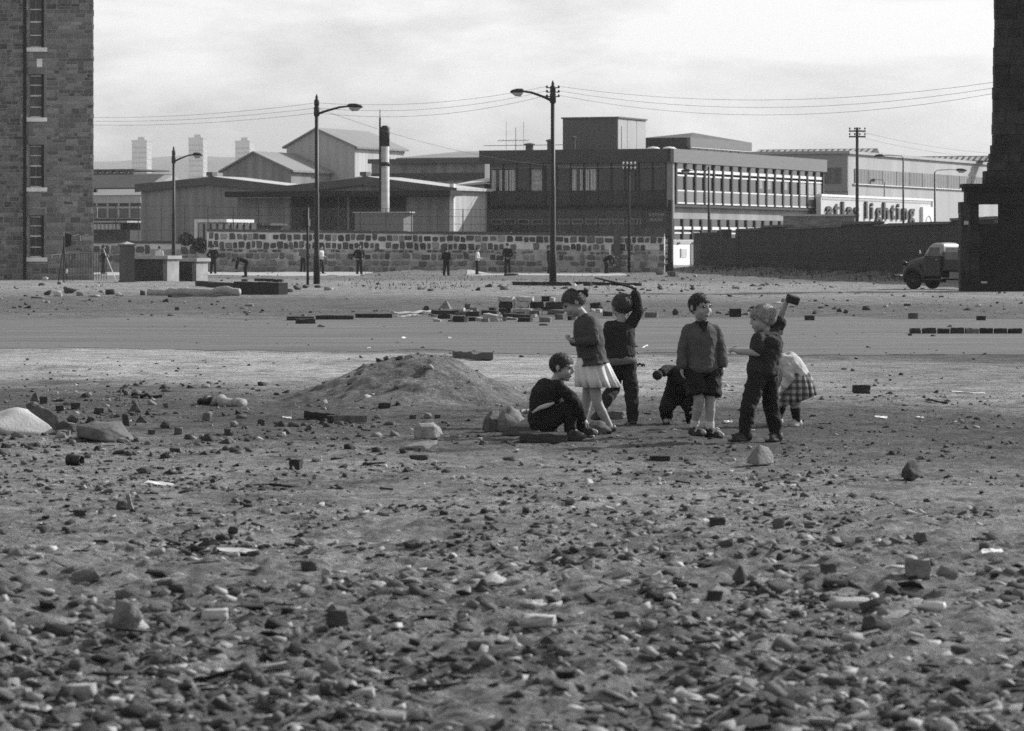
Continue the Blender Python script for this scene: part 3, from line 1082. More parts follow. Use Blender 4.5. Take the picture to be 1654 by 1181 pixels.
MB().hexa([(-w_, -.1, zz(316)), (.2, -.1, zz(316)), (.2, 4, zz(305)), (-w_, 4, zz(305)), (-w_, -.1, zz(315)), (.2, -.1, zz(315)), (.2, 4, zz(304)), (-w_, 4, zz(304))]).build('roof', M_ROOFSHEET, t)
pw_ = w_ / 6
for k in range(6):
    x0 = -w_ + k * pw_
    fr = MB().box(x0, x0 + .14, -.03, .09, zz(353), zz(328.2)).box(x0 + .14, x0 + pw_, -.03, .09, zz(336.5), zz(333.5)).box(x0 + .14, x0 + pw_, -.03, .09, zz(353.5), zz(352))
    w = fr.build('window', M_PALE, t)
    MB().box(x0 + .14, x0 + pw_, .03, .095, zz(352), zz(336.5)).build('pane', mat('workshop glass', 0.08, 0.8, 0.8, 0.15, spec=0.5), w)
    MB().box(x0 + .14, x0 + pw_, .03, .095, zz(333.5), zz(328.2)).build('pane', M_GLASS, w)
MB().box(-w_, -.5, -2.6, -2.3, zz(371), zz(362)).build('picket_band', mat('striped picket band', 0.4, 0.1, 1, 0.8, kind=('wave', 0.35, 'X', 0.35)), t)
MB().box(-w_, .3, -2.7, .0, zz(360), zz(357)).build('awning', M_PALE, t)
MB().box(-w_, .3, -2.2, .05, -.2, zz(371.5)).build('lower_wall', M_OFFICE, t)

# ------------------------------------------------------------------ right: white factory and its sign wall
M_FACTORY = mat('factory white render', 0.37, 0.18, 0.35, 0.85, stretch=(1, 1, .12))
M_FACTORY_SHADE = mat('factory front in shade', 0.30, 0.08, 0.15, 0.85)  # darker copy of the render, shade on the front put into the colour
M_FWIN = mat('factory window blinds', 0.17, 0.2, 0.8, 0.5, kind=('wave', 0.9, 'Y', 0.25), objrand=0.15)
M_FWIN2 = mat('factory front window', 0.13, 0.2, 0.8, 0.5, kind=('wave', 0.9, 'X', 0.2))
o = corner(1370, 312)
t = thing('factory', 'long white factory with a ribbon of windows and glazed roof ridges at right', 'factory', o, RZ)
fl = reach(o, V, 1668)
fw = -reach(o, U, 1200)
zz = lambda py: zat(py, 312)
ztop = zz(248.5)
MB().box(-fw, 0, 0, fl, -.3, ztop).build('wall', M_FACTORY, t)
MB().box(-fw, -.02, -.12, -.005, zz(309), ztop).build('shaded_front', M_FACTORY_SHADE, t)
for k in range(4):
    x0 = reach(o, U, 1327 + k * 8.5)
    MB().box(x0, x0 + .38, -.2, -.125, zz(296), zz(271)).build('window', M_FWIN2, t)
segs = 12
for k in range(segs):
    a, b = fl * .025 + fl * .80 * k / segs, fl * .025 + fl * .80 * (k + 1) / segs
    MB().box(.005, .07, a + .12, b - .05, zz(296), zz(272)).build('window', M_FWIN, t)
MB().box(.005, .18, fl * .02, fl * .835, zz(297.5), zz(296.2)).build('window_sill', M_WHITE, t)
for a, b in ((.575, .645), (.80, .835), (.86, .905)):
    MB().box(.005, .07, fl * a, fl * b, zz(360), zz(336)).build('window', M_FWIN, t)
MB().box(-fw, .22, -.3, fl + .2, ztop + .001, ztop + .25).build('parapet', M_FACTORY, t)
M_RLIGHT = mat('roof glazing', 0.4, 0.1, 0.4, 0.35, objrand=0.2)


def rooflight(px0, px1, D, y_base, y_top, n):
    """A ridge of alternating glazing panels along the roof."""
    a, b = Matrix.Rotation(TH, 4, 'Z') @ (corner(px0, D) - o), None
    wd_ = abs(reach(corner(px0, D), U, px1))
    zb_, zt_ = zat(y_base, D), zat(y_top, D)
    r = MB().prism([(a.x, a.y + 2.5, zb_), (a.x, a.y, zb_), (a.x, a.y + 1.8, zt_)], (wd_, 0, 0)).build('roof_ridge', M_ROOFDK, t)
    for k in range(n):
        x0 = a.x + wd_ * k / n
        u = wd_ / n
        MB().hexa([(x0 + .1, a.y - .05, zb_ + .05), (x0 + u * .62, a.y - .05, zb_ + .05), (x0 + u * .62, a.y + 1.2, zb_ + .05 + (zt_ - zb_) * .66), (x0 + .1, a.y + 1.2, zb_ + .05 + (zt_ - zb_) * .66),
                   (x0 + .1, a.y - .1, zb_ + .12), (x0 + u * .62, a.y - .1, zb_ + .12), (x0 + u * .62, a.y + 1.15, zb_ + .12 + (zt_ - zb_) * .66), (x0 + .1, a.y + 1.15, zb_ + .12 + (zt_ - zb_) * .66)]).build('roof_pane', M_RLIGHT, r)


rooflight(1216, 1408, 330, 250, 241, 20)
rooflight(1475, 1612, 352, 262, 252, 14)

# sign wall with raised lettering
M_SIGNWALL = mat('white sign wall', 0.52, 0.06, 0.3, 0.7)
M_LETTER = mat('dark sign letters', 0.05, 0.1, 1, 0.6)
e = corner(1506, 322)
sl = -reach(e, V, 1326)
t = thing('sign_wall', 'long low white wall with big raised dark lettering in lower case and a square emblem', 'sign', e, RZ)
zz = lambda py: zat(py, 322)
MB().box(-.4, 0, -sl, 0, -.3, zz(325)).build('wall', M_SIGNWALL, t)
MB().box(-.42, .06, -sl, .05, zz(325) + .001, zz(321.5)).build('coping', M_WHITE, t)
MB().box(.002, .03, -sl + .3, -.35, zz(329.5), zz(327.0)).build('stripe', M_PALE, t)
MB().box(.001, .14, -.3, -.02, -.2, zz(325.5)).build('end_post', M_WHITE, t)
eb = MB().box(.002, .26, reach(e, V, 1486.5), reach(e, V, 1503.5), .3, zz(335)).build('emblem_panel', M_WHITE, t)
ym, yr = (reach(e, V, 1487) + reach(e, V, 1503)) / 2, abs(reach(e, V, 1489) - reach(e, V, 1501)) / 2
mb = MB()
for rr, zs in ((1.0, 1.0), (.55, .62)):
    pts = [(.27, ym + yr * rr * math.cos(a), 1.55 + 1.5 * zs * math.sin(a) + 1.3) for a in np.linspace(0, PI, 18)]
    mb.tube([(.27, ym + yr * rr, 1.6)] + pts + [(.27, ym - yr * rr, 1.6)], .05, 5)
mb.build('emblem_arch', M_PALE, eb)


def text_obj(body, name, material, parent, size, depth, loc, rot, align='CENTER', sx=1.0, weight=0.0):
    cu = bpy.data.curves.new(name, 'FONT')
    cu.body = body
    cu.size = size
    cu.extrude = depth
    cu.offset = weight
    cu.align_x = align
    cu.resolution_u = 3
    tmp = bpy.data.objects.new(name, cu)
    COL.objects.link(tmp)
    dg = bpy.context.evaluated_depsgraph_get()
    me = bpy.data.meshes.new_from_object(tmp.evaluated_get(dg))
    bpy.data.objects.remove(tmp)
    bpy.data.curves.remove(cu)
    for v_ in me.vertices:
        v_.co.x *= sx
    me.materials.clear()
    me.materials.append(material)
    o_ = link(name, me, parent)
    o_.location = loc
    o_.rotation_euler = rot
    return o_


# letters stand one by one along the wall: photo columns of their centres
base_z, size = zz(355.3), 1.85
for ch, c_px in zip('atlas', (1337, 1349, 1359, 1370, 1381)):
    y_ = reach(e, V, c_px)
    text_obj(ch, 'letter', M_LETTER, t, size, .09, (.10, y_, base_z), (R(90), 0, R(90)), 'CENTER', 1.95, .045)
for ch, c_px in zip('lighting', (1397, 1406, 1417, 1428.5, 1440, 1448.5, 1459, 1470.5)):
    y_ = reach(e, V, c_px)
    text_obj(ch, 'letter', M_LETTER, t, size * 1.05, .09, (.10, y_, base_z), (R(90), 0, R(90)), 'CENTER', 1.75, .045)

# ------------------------------------------------------------------ low brick walls and the long dark wall on the right
M_BRICKWALL = mat('sooty brick', 0.026, 0.4, 0.5, 0.9, 0.4, 18, kind=('brick', 0.30, 0.10, 0.05, 'y'))
M_BRICKWALL_X = mat('sooty brick face', 0.026, 0.4, 0.5, 0.9, 0.4, 18, kind=('brick', 0.30, 0.10, 0.05, 'x'))
M_BRICKLT = mat('grey brick', 0.16, 0.3, 0.7, 0.9, 0.3, 14, kind=('brick', 0.34, 0.12, 0.15, 'x'))
M_COPING = mat('stone coping', 0.10, 0.3, 1.2, 0.9, 0.3, 14, objrand=0.15)
d = Vector((WALL_B[0] - WALL_A[0], WALL_B[1] - WALL_A[1], 0))
WLEN = d.length
wall_rz = math.atan2(-d.x, d.y)                    # local +Y runs from the far end to the near end
t = thing('brick_wall', 'long high sooty brick wall running back on the right behind the lorry', 'wall', (WALL_A[0], WALL_A[1], 0), math.atan2(d.y, d.x) - PI / 2)
H1 = zat(375, 250)
gap0, gap1 = 14.5, 21.5
k_to_y = lambda px: reach(Vector((WALL_A[0], WALL_A[1], 0)), d.normalized(), px)
g0, g1 = k_to_y(1178), k_to_y(1203)
MB().box(0, .45, 0, g0, -.5, H1 - .05).build('wall_panel', M_BRICKWALL, t)
MB().box(.35, .55, g0 + .01, g1 - .01, -.5, H1 - .45).build('recess_panel', M_DARKWOOD, t)
MB().box(-.1, .5, g0 - .6, g0 + .35, -.5, H1 + .12).build('pier', M_BRICKWALL, t)
MB().box(-.1, .5, g1 - .6, g1 + .5, -.5, H1 + .12).build('pier', M_BRICKWALL, t)
MB().cyl((-.3, g0 + 4.2, -.2), (-.3, g0 + 4.2, H1 - .5), .09, .08, 8).build('gate_post', M_PALEWOOD, t)
yy0 = g1 + .51
seg = 0
while yy0 < WLEN:
    L_ = min(9.3, WLEN - yy0)
    zt_ = H1 + .02 * math.sin(seg * 2.1) + .12 * (seg % 3 == 1)
    MB().box(0, .45, yy0 + .01, yy0 + L_ - .01, -.5, zt_).build('wall_panel', M_BRICKWALL, t)
    y2 = yy0
    while y2 < yy0 + L_ - .1:
        l2 = min(1.85, yy0 + L_ - y2)
        MB().box(-.06, .51, y2 + .02, y2 + l2 - .02, zt_ + .002, zt_ + .13 + random.uniform(-.02, .02)).build('coping_stone', M_COPING, t)
        y2 += l2
    yy0 += L_
    seg += 1
o = corner(1380, 256)
t = thing('low_brick_wall', 'lighter grey brick wall rising behind the long dark wall, below the office windows', 'wall', o, RZ)
w_ = -reach(o, U, 1265)
MB().box(-w_, 0, 0, .5, -.3, zat(349, 256)).build('wall', M_BRICKLT, t)
MB().box(-w_ - .15, .15, -.1, .6, zat(349, 256) + .002, zat(346, 256)).build('coping', M_PALE, t)

# white hoarding panel by the gate with faded printed notices
o = corner(1087, 250)
t = thing('notice_hoarding', 'bright white hoarding with ruled notices between the black gate post and dark wall', 'hoarding', o, RZ)
hl_ = reach(o, V, 1131)
zz = lambda py: zat(py, 250)
MB().box(-.3, 0, 0, hl_, -.2, zz(428.5)).build('plinth', M_BAND, t)
MB().box(-.3, 0, 0, hl_, zz(428.4), zz(387.5)).build('board', mat('white hoarding board', 0.8, 0.05, 0.6, 0.6, kind=('wave', 0.2, 'Z', 0.05)), t)
MB().box(-.25, .04, 0, hl_, zz(394), zz(388)).build('top_rail', M_PALE, t)
a, b = reach(o, V, 1098.5), reach(o, V, 1109)
MB().box(.001, .03, a, b, zz(416), zz(401.5)).build('notice', M_WHITE, t)
mb = MB()
for k in range(9):
    mb.box(.031, .04, a + .1 * (b - a), b - .05, zz(403.5 + k * 1.35), zz(403 + k * 1.35))
tag(mb.build('ruled_lines', M_PALE, t), kind='stuff')
MB().box(.031, .05, a, a + .12 * (b - a), zz(416), zz(401.5)).build('notice_edge', M_SHED2, t)
MB().box(.001, .06, reach(o, V, 1115), reach(o, V, 1122), zz(428), zz(394.5)).build('grey_strip', M_SHED, t)
for a_, b_ in ((1093, 1097), (1116, 1122)):
    MB().box(.041, .08, reach(o, V, a_), reach(o, V, b_), zz(394), zz(391.5)).build('hinge', M_IRON, t)
# ------------------------------------------------------------------ tenement on the left
def rough_stone(w, h, d, seed, jit=0.12, flat=False):
    """An irregular dressed stone, face towards -Y, centred on x/z, back at y = 0."""
    r = random.Random(seed)
    pts = []
    for sx, sz in ((-1, -1), (1, -1), (1, 1), (-1, 1)):
        cx, cz = sx * w / 2, sz * h / 2
        j = lambda: r.uniform(0, jit)
        pts.append((cx - sx * w * j(), cz - sz * h * 0.25 * j()))
        pts.append((cx - sx * w * 0.25 * j(), cz - sz * h * j() * 1.5))
    pts = sorted(pts, key=lambda p: math.atan2(p[1] / h, p[0] / w))
    vs, fs = [], []
    n = len(pts)
    for s, y in ((1.0, 0.02), (1.0, -d * .6), (0.82, -d)):
        for x, z in pts:
            vs.append((x * s, y + (r.uniform(-.15, .15) * d if y < 0 else 0), z * s))
    for i in range(2):
        for k in range(n):
            fs.append((i * n + k, i * n + (k + 1) % n, (i + 1) * n + (k + 1) % n, (i + 1) * n + k))
    fs.append(tuple(range(2 * n, 3 * n)))
    return vs, fs


def lay_stones(parent, name, cells, mats, limit, variants=14, jit=0.12, depth=0.03):
    """cells: (x, y, z, w, h, material index); the first `limit` are objects of their own, the rest one mass."""
    lib = {}
    rest = {}
    for i, (x, y, z, w, h, mi) in enumerate(cells):
        if i < limit:
            k = (i % variants, mi)
            if k not in lib:
                vs, fs = rough_stone(1, 1, 1, 100 + k[0] * 7 + mi, jit)
                mb = MB().add(vs, fs)
                lib[k] = mb.mesh(name, mats[mi])
            o = bpy.data.objects.new(name, lib[k])
            o.location = (x, y, z)
            o.scale = (w, depth * random.uniform(.7, 1.3), h)
            COL.objects.link(o)
            o.parent = parent
        else:
            vs, fs = rough_stone(w, h, depth * random.uniform(.7, 1.3), 1000 + i, jit)
            rest.setdefault(mi, MB()).add([(a + x, b + y, c + z) for a, b, c in vs], fs)
    if rest:
        me = bpy.data.meshes.new('stonework')
        allv, allf, mid = [], [], []
        for mi, mb in rest.items():
            o_ = len(allv)
            allv += mb.v
            allf += [tuple(q + o_ for q in f) for f in mb.f]
            mid += [mi] * len(mb.f)
        me.from_pydata(allv, [], allf)
        for m_ in mats:
            me.materials.append(m_)
        me.polygons.foreach_set('material_index', mid)
        tag(link('stonework', me, parent), kind='stuff')


M_TSTONE = [mat('tenement stone', 0.22, 0.45, 5, 0.9, 0.7, 20, objrand=0.25, island=0.25), mat('tenement dark stone', 0.15, 0.45, 5, 0.9, 0.7, 20, objrand=0.3, island=0.3), mat('tenement pale stone', 0.27, 0.3, 5, 0.9, 0.7, 20, objrand=0.25, island=0.25)]
M_TMORTAR = mat('tenement mortar', 0.32, 0.4, 1.1, 0.95, 0.6, 12)
M_LINTEL = mat('tenement window margin', 0.19, 0.3, 1.5, 0.9, 0.4, 14)
M_SILL = mat('painted sill', 0.82, 0.2, 2.5, 0.7, 0.3, 14)
DT = 178.0
tx = lambda px: (px - CX) / F * DT
root = thing('tenement', 'tall dark rubble-stone tenement end with four sash windows at the left edge', 'tenement', (tx(151), DT, 0))
lx = lambda px: tx(px) - tx(151)
tz = lambda py: zat(py, DT)
wins = [(46, 71, -6, 77), (46, 71, 120, 190), (46, 71, 234, 303), (46, 71, 348, 416)]
ys_top, ys_bot = tz(-40), -0.3
XL = lx(-60)
sky_z = ys_top
# wall core with window openings: piers and bands between openings
core = MB()
core.box(XL, lx(46), 0, .5, ys_bot, sky_z)
core.hexa([(lx(71), 0, ys_bot), (0, 0, ys_bot), (-.14, .5, ys_bot), (lx(71), .5, ys_bot), (lx(71), 0, sky_z), (0, 0, sky_z), (-.14, .5, sky_z), (lx(71), .5, sky_z)])
edges = [ys_bot] + [q for w in reversed(wins) for q in (tz(w[3]), tz(w[2]))] + [sky_z]
for a, b in zip(edges[0::2], edges[1::2]):
    if b > a:
        core.box(lx(46), lx(71), 0, .5, a, b)
core.hexa([(XL, .501, ys_bot), (-.14, .501, ys_bot), (-2.4, 9, ys_bot), (XL, 9, ys_bot), (XL, .501, sky_z), (-.14, .501, sky_z), (-2.4, 9, sky_z), (XL, 9, sky_z)])
core.build('wall', M_TMORTAR, root)
for (a, b, y0, y1) in wins:
    x0, x1, z0, z1 = lx(a), lx(b), tz(y1), tz(y0)
    t_ = .055
    bars = []
    for q in (0.0, .235, .49, .74, .955):
        bars.append(MB().box(x0 + t_, x1 - .14, .215 + .01 * (q > .4), .30, z0 + (z1 - z0) * q, z0 + (z1 - z0) * q + (.075 if q in (0., .49) else .045)))
    w = MB().box((x0 + x1 - .09) / 2 - .012, (x0 + x1 - .09) / 2 + .012, .234, .27, z0 + .08, z1 - .06).build('window', M_SHED2, root)
    for b_ in bars:
        b_.build('glazing_bar', M_WHITE, w)
    MB().box(x0 + .001, x0 + t_, .22, .32, z0, z1).build('window_stile', M_SHED2, w)
    MB().box(x1 - .14, x1 - .001, .22, .32, z0, z1).build('window_stile', M_SHED2, w)
    MB().box(x0 + t_, x1 - .14, .27, .31, z0, z1).build('pane', M_GLASS, w)
    c = MB()
    for q in range(8):
        u0 = x0 + .07 + .055 * q
        c.box(u0, u0 + .05, .262 - .006 * (q % 2), .268, z0 + .1 if y0 in (-6, 120) else z0 + (z1 - z0) * .5, z0 + (z1 - z0) * (.52 if y0 in (-6, 120) else .93))
    c.build('net_curtain', mat('dim net curtain', 0.16, 0.5, 3, 0.9), w)
    MB().box(x1 - .13, x1 - .0015, .02, .215, z0, z1).build('shaded_reveal', M_BLACK, root)  # black strip paints the shade of the deep right-hand reveal
    MB().box(x0 - .08, x1 + .17, -.14, .3, z0 - .20, z0 - .002).build('window_sill', M_SILL, root)
    MB().box(x0 - .03, x1 + .04, -.045, .05, z1 + .002, z1 + .34).build('lintel', M_LINTEL, root)
    MB().box(x1 + .005, x1 + .10, -.03, .05, z0, z1).build('window_margin', M_LINTEL, root)
MB().cyl((lx(40.5), -.16, 0), (lx(40.5), -.16, sky_z), .075, .075, 8).build('downpipe', M_BLACK, root)
# individual stones
rs = random.Random(5)
cells = []
z = ys_bot + .32
while z < sky_z:
    h = rs.choice((.15, .18, .2, .23, .28))
    x = XL
    while x < 0.02:
        w = rs.uniform(.2, .62) * (1.2 if h > .24 else 1)
        if x > lx(120):
            w = rs.uniform(.22, .55)
        x1 = min(x + w, rs.uniform(-.05, -.004))
        for (a, b, y0, y1) in wins:
            if z + h > tz(y1) - .22 and z < tz(y0) + .36:
                if x < lx(a) - .02 < x1:
                    x1 = lx(a) - .02
                elif lx(a) - .03 <= x < lx(b) + .12:
                    x = lx(b) + .12
                    x1 = x + w
        if x1 - x < .12:
            x = x1 + .01
            if x1 > -.08:
                break
            continue
        cxm, czm = (x + x1) / 2, z + h / 2
        ok = True
        for (a, b, y0, y1) in wins:
            if x1 > lx(a) and x < lx(b) + .1 and z + h > tz(y1) - .22 and z < tz(y0) + .36:
                ok = False
        if ok:
            mi = rs.choices((0, 1, 2), ((.62, .30, .08) if x < lx(112) else (.45, .45, .10)))[0]
            if h > .25 and rs.random() < .35:
                cells.append((cxm, 0, z + h * .25, x1 - x - .025, h / 2 - .02, mi))
                cells.append((cxm, 0, z + h * .75, x1 - x - .025, h / 2 - .02, rs.choice((0, 1))))
            else:
                cells.append((cxm, 0, czm, x1 - x - .025, h - .022, mi))
        x = x1
    z += h
# those inside the picture and largest come first
cells.sort(key=lambda c: (c[0] < lx(38) or c[2] > tz(20), -c[3] * c[4]))
lay_stones(root, 'stone', cells, M_TSTONE, 300, 14, .10, .022)
MB().box(lx(74), lx(89), -.05, .02, tz(158), tz(145)).build('patched_stone', M_TSTONE[2], root)
# spoil of repairs: white chipped patch, chalked goal lines beside the lowest window
MB().add(rough_stone(.28, .42, .05, 77)[0], rough_stone(.28, .42, .05, 77)[1]).build('chipped_patch', M_SILL, root).location = (lx(64), -.02, tz(102))
mb = MB()
M_CHALK = mat('chalk marks', 0.6, 0.3, 6, 0.9)
for a, b, c_, d_ in ((84, 412, 110, 409), (84, 412, 84, 418), (97, 411, 97, 417), (113, 410, 114, 419), (118, 381, 128, 379), (130, 380, 131, 390), (138, 380, 144, 379)):
    mb.tube([(lx(a), -.05, tz(b)), (lx(c_), -.05, tz(d_))], .025, 4)
mb.build('chalk_lines', M_CHALK, root)
MB().cyl((.02, .15, tz(308)), (.16, .1, tz(308)), .09, .09, 8).build('pipe_stub', M_BLACK, root)
MB().box(-.01, .18, .02, .2, tz(352), tz(335)).build('broken_stone', M_TSTONE[1], root)
rs2 = random.Random(12)
for k in range(26):                                 # toothing left where the next house was pulled down
    zc = .4 + k * (sky_z - .8) / 26 + rs2.uniform(-.1, .1)
    MB().box(-.004, rs2.uniform(.0, .022), .004, .02, zc, zc + rs2.uniform(.15, .3)).build('toothing_stone', M_TSTONE[rs2.choice((0, 1))], root)

# ------------------------------------------------------------------ rubble boundary wall
M_WSTONE = [mat('boundary dark stone', 0.08, 0.35, 5, 0.9, 0.7, 18, objrand=0.35, island=0.3), mat('boundary smeared stone', 0.24, 0.35, 4, 0.95, 0.6, 18, objrand=0.3, island=0.3), mat('boundary dull stone', 0.14, 0.35, 4, 0.9, 0.6, 18, objrand=0.3, island=0.3)]
M_WMORTAR_MID = mat('smeared limewash', 0.40, 0.6, 1.4, 0.95, 0.7, 14)
M_WMORTAR = mat('limewash and mortar', 0.64, 0.4, 1.0, 0.95, 0.7, 14)
M_WMORTAR_LOW = mat('dirty lower render', 0.34, 0.45, 1.6, 0.95, 0.7, 14)


def stone_wall(label, pxl, pxr, Dl, Dr, ytop_l, ytop_r, rows, name='stone_wall', limit=300, seed=3):
    a, b = corner(pxl, Dl), corner(pxr, Dr)
    dv = b - a
    L_ = dv.length
    t = thing(name, label, 'wall', a, math.atan2(dv.y, dv.x))
    zl, zr = zat(ytop_l, Dl), zat(ytop_r, Dr)
    MB().hexa([(0, 0, 1.5), (L_, 0, 1.45), (L_, .5, 1.45), (0, .5, 1.5), (0, 0, zl - .12), (L_, 0, zr - .12), (L_, .5, zr - .12), (0, .5, zl - .12)]).build('upper_wall', M_WMORTAR, t)
    MB().hexa([(0, -.006, .72), (L_, -.006, .72), (L_, .5, .72), (0, .5, .72), (0, -.006, 1.499), (L_, -.006, 1.449), (L_, .5, 1.449), (0, .5, 1.499)]).build('middle_wall', M_WMORTAR_MID, t)
    MB().box(-.0, L_, -.02, .5, -.4, .718).build('lower_wall', M_WMORTAR_LOW, t)
    x = 0
    r = random.Random(seed)
    while x < L_ - .2:
        l_ = min(r.uniform(.8, 1.3), L_ - x)
        zz0 = zl + (zr - zl) * (x + l_ / 2) / L_
        MB().box(x + .01, x + l_ - .01, -.08, .58, zz0 - .118, zz0 + r.uniform(.02, .06)).build('coping_stone', M_COPING, t)
        x += l_
    cells = []
    for (f0, f1, wmin, wmax, weights, keep) in rows:
        x = r.uniform(0, .2)
        while x < L_ - .25:
            w = r.uniform(wmin, wmax)
            xm = x + w / 2
            top = zl + (zr - zl) * xm / L_ - .14
            z0, z1 = top * f0, top * f1
            fade = 1.0 if xm / L_ < .6 or f0 > .7 else 0.8
            if r.random() < keep * fade:
                mi = r.choices((0, 1, 2), weights)[0]
                if xm / L_ > .6 and r.random() < .35:
                    mi = 2
                cells.append((xm, 0 if z0 > .7 else -.02, (z0 + z1) / 2 + r.uniform(-.05, .05), min(w, L_ - x) * r.uniform(.84, 1.02), (z1 - z0) * r.uniform(.66, 1.0), mi))
            x += w + .03
    lay_stones(t, 'stone', cells, M_WSTONE, limit, 40, .30, .05)
    return t, L_, zl, zr


rows = [(.80, .985, .26, .56, (1, .1, .15), .97), (.585, .79, .26, .56, (1, .1, .15), .96), (.51, .58, .2, .45, (.6, .3, .4), .8), (.33, .50, .28, .62, (.4, .6, .5), .9), (.17, .325, .28, .7, (.1, .8, .35), .92), (.02, .165, .28, .7, (.05, .8, .3), .9)]
wall_hi, WL_, WZL, WZR = stone_wall('long rubble-stone wall with dark stones in white mortar, topped by wire fence', 334, 1073, 231, 227, 371, 379, rows)
rows2 = [(.62, .96, .42, .7, (1, .2, .3), .9), (.32, .6, .42, .7, (.6, .4, .5), .85), (.03, .3, .4, .7, (.3, .6, .4), .8)]
wall_lo, _, _, _ = stone_wall('lower stretch of rubble wall with rounded stones between tenement and tall wall', 60, 336, 238, 234, 389, 391, rows2, seed=8)
MB().box(WL_ * (993 - 334) / 739, WL_ * (1003 - 334) / 739, -.16, -.005, -.2, WZR + .05).build('buttress', M_WSTONE[0], wall_hi)

# wire fence standing on the wall
M_FENCE = mat('fence wire', 0.05, 0.2, 2, 0.6)
fa, fb = corner(336, 231.8), corner(1083, 227.8)
fd = fb - fa
t = thing('wire_fence', 'thin tall wire fence with slender posts on top of the long stone wall', 'fence', (fa.x, fa.y, 0), math.atan2(fd.y, fd.x))
FL = fd.length
n = 18
fz = lambda x: zat(375, 229) - .05
for k in range(n + 1):
    x = FL * k / n
    MB().cyl((x, 0, fz(x) - .3), (x, 0, zat(333 + 8 * k / n, 229)), .028, .025, 6).build('post', M_FENCE, t)
for q in (.02, .36, .68, .98):
    z0_, z1_ = fz(0) + (zat(333, 229) - fz(0)) * q, fz(0) + (zat(341, 229) - fz(0)) * q
    MB().cyl((0, 0, z0_), (FL, 0, z1_), .010, .010, 5).build('strand', M_FENCE, t)
mb = MB()
for k in range(340):
    x = FL * (k + .5) / 340
    mb.cyl((x, 0, fz(x)), (x, 0, zat(333.5 + 8 * k / 340, 229)), .0065, .0065, 3, False)
tag(mb.build('mesh_wires', M_FENCE, t), kind='stuff')
fa, fb = corner(150, 240), corner(336, 236)
fd = fb - fa
t = thing('wire_fence', 'thin wire fence with few posts above the lower wall at left', 'fence', (fa.x, fa.y, 0), math.atan2(fd.y, fd.x))
FL = fd.length
for k in range(6):
    x = FL * k / 5
    MB().cyl((x, 0, 1.8), (x, 0, zat(332, 238)), .028, .025, 6).build('post', M_FENCE, t)
for q in (333, 352, 372):
    MB().cyl((0, 0, zat(q, 238)), (FL, 0, zat(q, 238)), .010, .010, 5).build('strand', M_FENCE, t)
mb = MB()
for k in range(86):
    x = FL * (k + .5) / 86
    mb.cyl((x, 0, 1.9), (x, 0, zat(333.5, 238)), .0065, .0065, 3, False)
tag(mb.build('mesh_wires', M_FENCE, t), kind='stuff')

# ------------------------------------------------------------------ ruined gable and pier at the right edge
M_RUIN = mat('soot-black masonry', 0.014, 0.5, 1.2, 0.95, 0.7, 10)
M_RUINST = [mat('soot-black block', 0.026, 0.6, 3, 0.95, 0.7, 14, objrand=0.4)]
DR = 131.0
o = corner(1553, DR)
t = thing('ruined_house', 'black soot-stained ruin with a pier, heavy lintel and tall broken gable at the right edge', 'ruin', o)
rx = lambda px: (px - 1553) / F * DR
rz = lambda py: zat(py, DR)


def blocks(x0, x1, z0, z1, y0, y1, hh, name='stone_block', seed=1):
    r = random.Random(seed)
    n = max(1, round((z1 - z0) / hh))
    for k in range(n):
        a, b = z0 + (z1 - z0) * k / n, z0 + (z1 - z0) * (k + 1) / n
        j = r.uniform(-.03, .03)
        MB().box(x0 + j * .6, x1 + j, y0 + j * .5, y1, a + .004, b - .004).build(name, M_RUINST[0], t)


blocks(rx(1552), rx(1567), -.2, rz(326), 0, .8, .42, seed=2)
blocks(rx(1567.1), rx(1582.5), -.2, rz(330.2), .05, .75, .5, seed=3)
MB().box(rx(1561), rx(1690), -.02, .8, rz(330), rz(309)).build('lintel', M_RUIN, t)
MB().box(rx(1558), rx(1690), -.10, .85, rz(308.9), rz(303)).build('cornice', M_RUIN, t)
MB().box(rx(1554.5), rx(1690), -.22, .9, rz(302.9), rz(297)).build('cornice', M_RUIN, t)
blocks(rx(1591), rx(1690), rz(296.8), rz(276), .05, .8, .3, seed=5)
zz0 = rz(275.8)
r = random.Random(9)
prof = [(275.8, 1598), (262, 1601), (248, 1603.5), (234, 1605.5), (200, 1606), (160, 1607), (120, 1608), (75, 1609), (30, 1609.5), (-20, 1610), (-60, 1611)]
for (ya, xa), (yb, xb) in zip(prof[:-1], prof[1:]):
    n = max(1, round((rz(yb) - rz(ya)) / .38))
    for k in range(n):
        f0, f1 = k / n, (k + 1) / n
        x_ = rx(xa + (xb - xa) * f0) + r.uniform(-.02, .03)
        while x_ < rx(1690):
            w_ = r.uniform(.4, .9)
            MB().box(x_ + .006, x_ + w_ - .006, .1 + r.uniform(-.03, .02), .75, rz(ya + (yb - ya) * f0) + .005, rz(ya + (yb - ya) * f1) - .005).build('stone_block', M_RUINST[0], t)
            x_ += w_
MB().box(rx(1582.6), rx(1690), .15, .7, -.2, rz(362) - .0).build('lower_wall', M_RUIN, t)
MB().box(rx(1616), rx(1690), .16, .7, rz(362) + .005, rz(330.2)).build('pier', M_RUIN, t)
MB().box(rx(1551), rx(1690), -.3, -.02, -.2, .28).build('plinth', M_RUIN, t)
MB().box(rx(1557), rx(1564), -.05, -.01, rz(363), rz(357)).build('name_plate', M_PALE, t)
MB().box(rx(1584), rx(1593), -.28, .0, .29, .36).build('ledge_scrap', M_PALE, t)

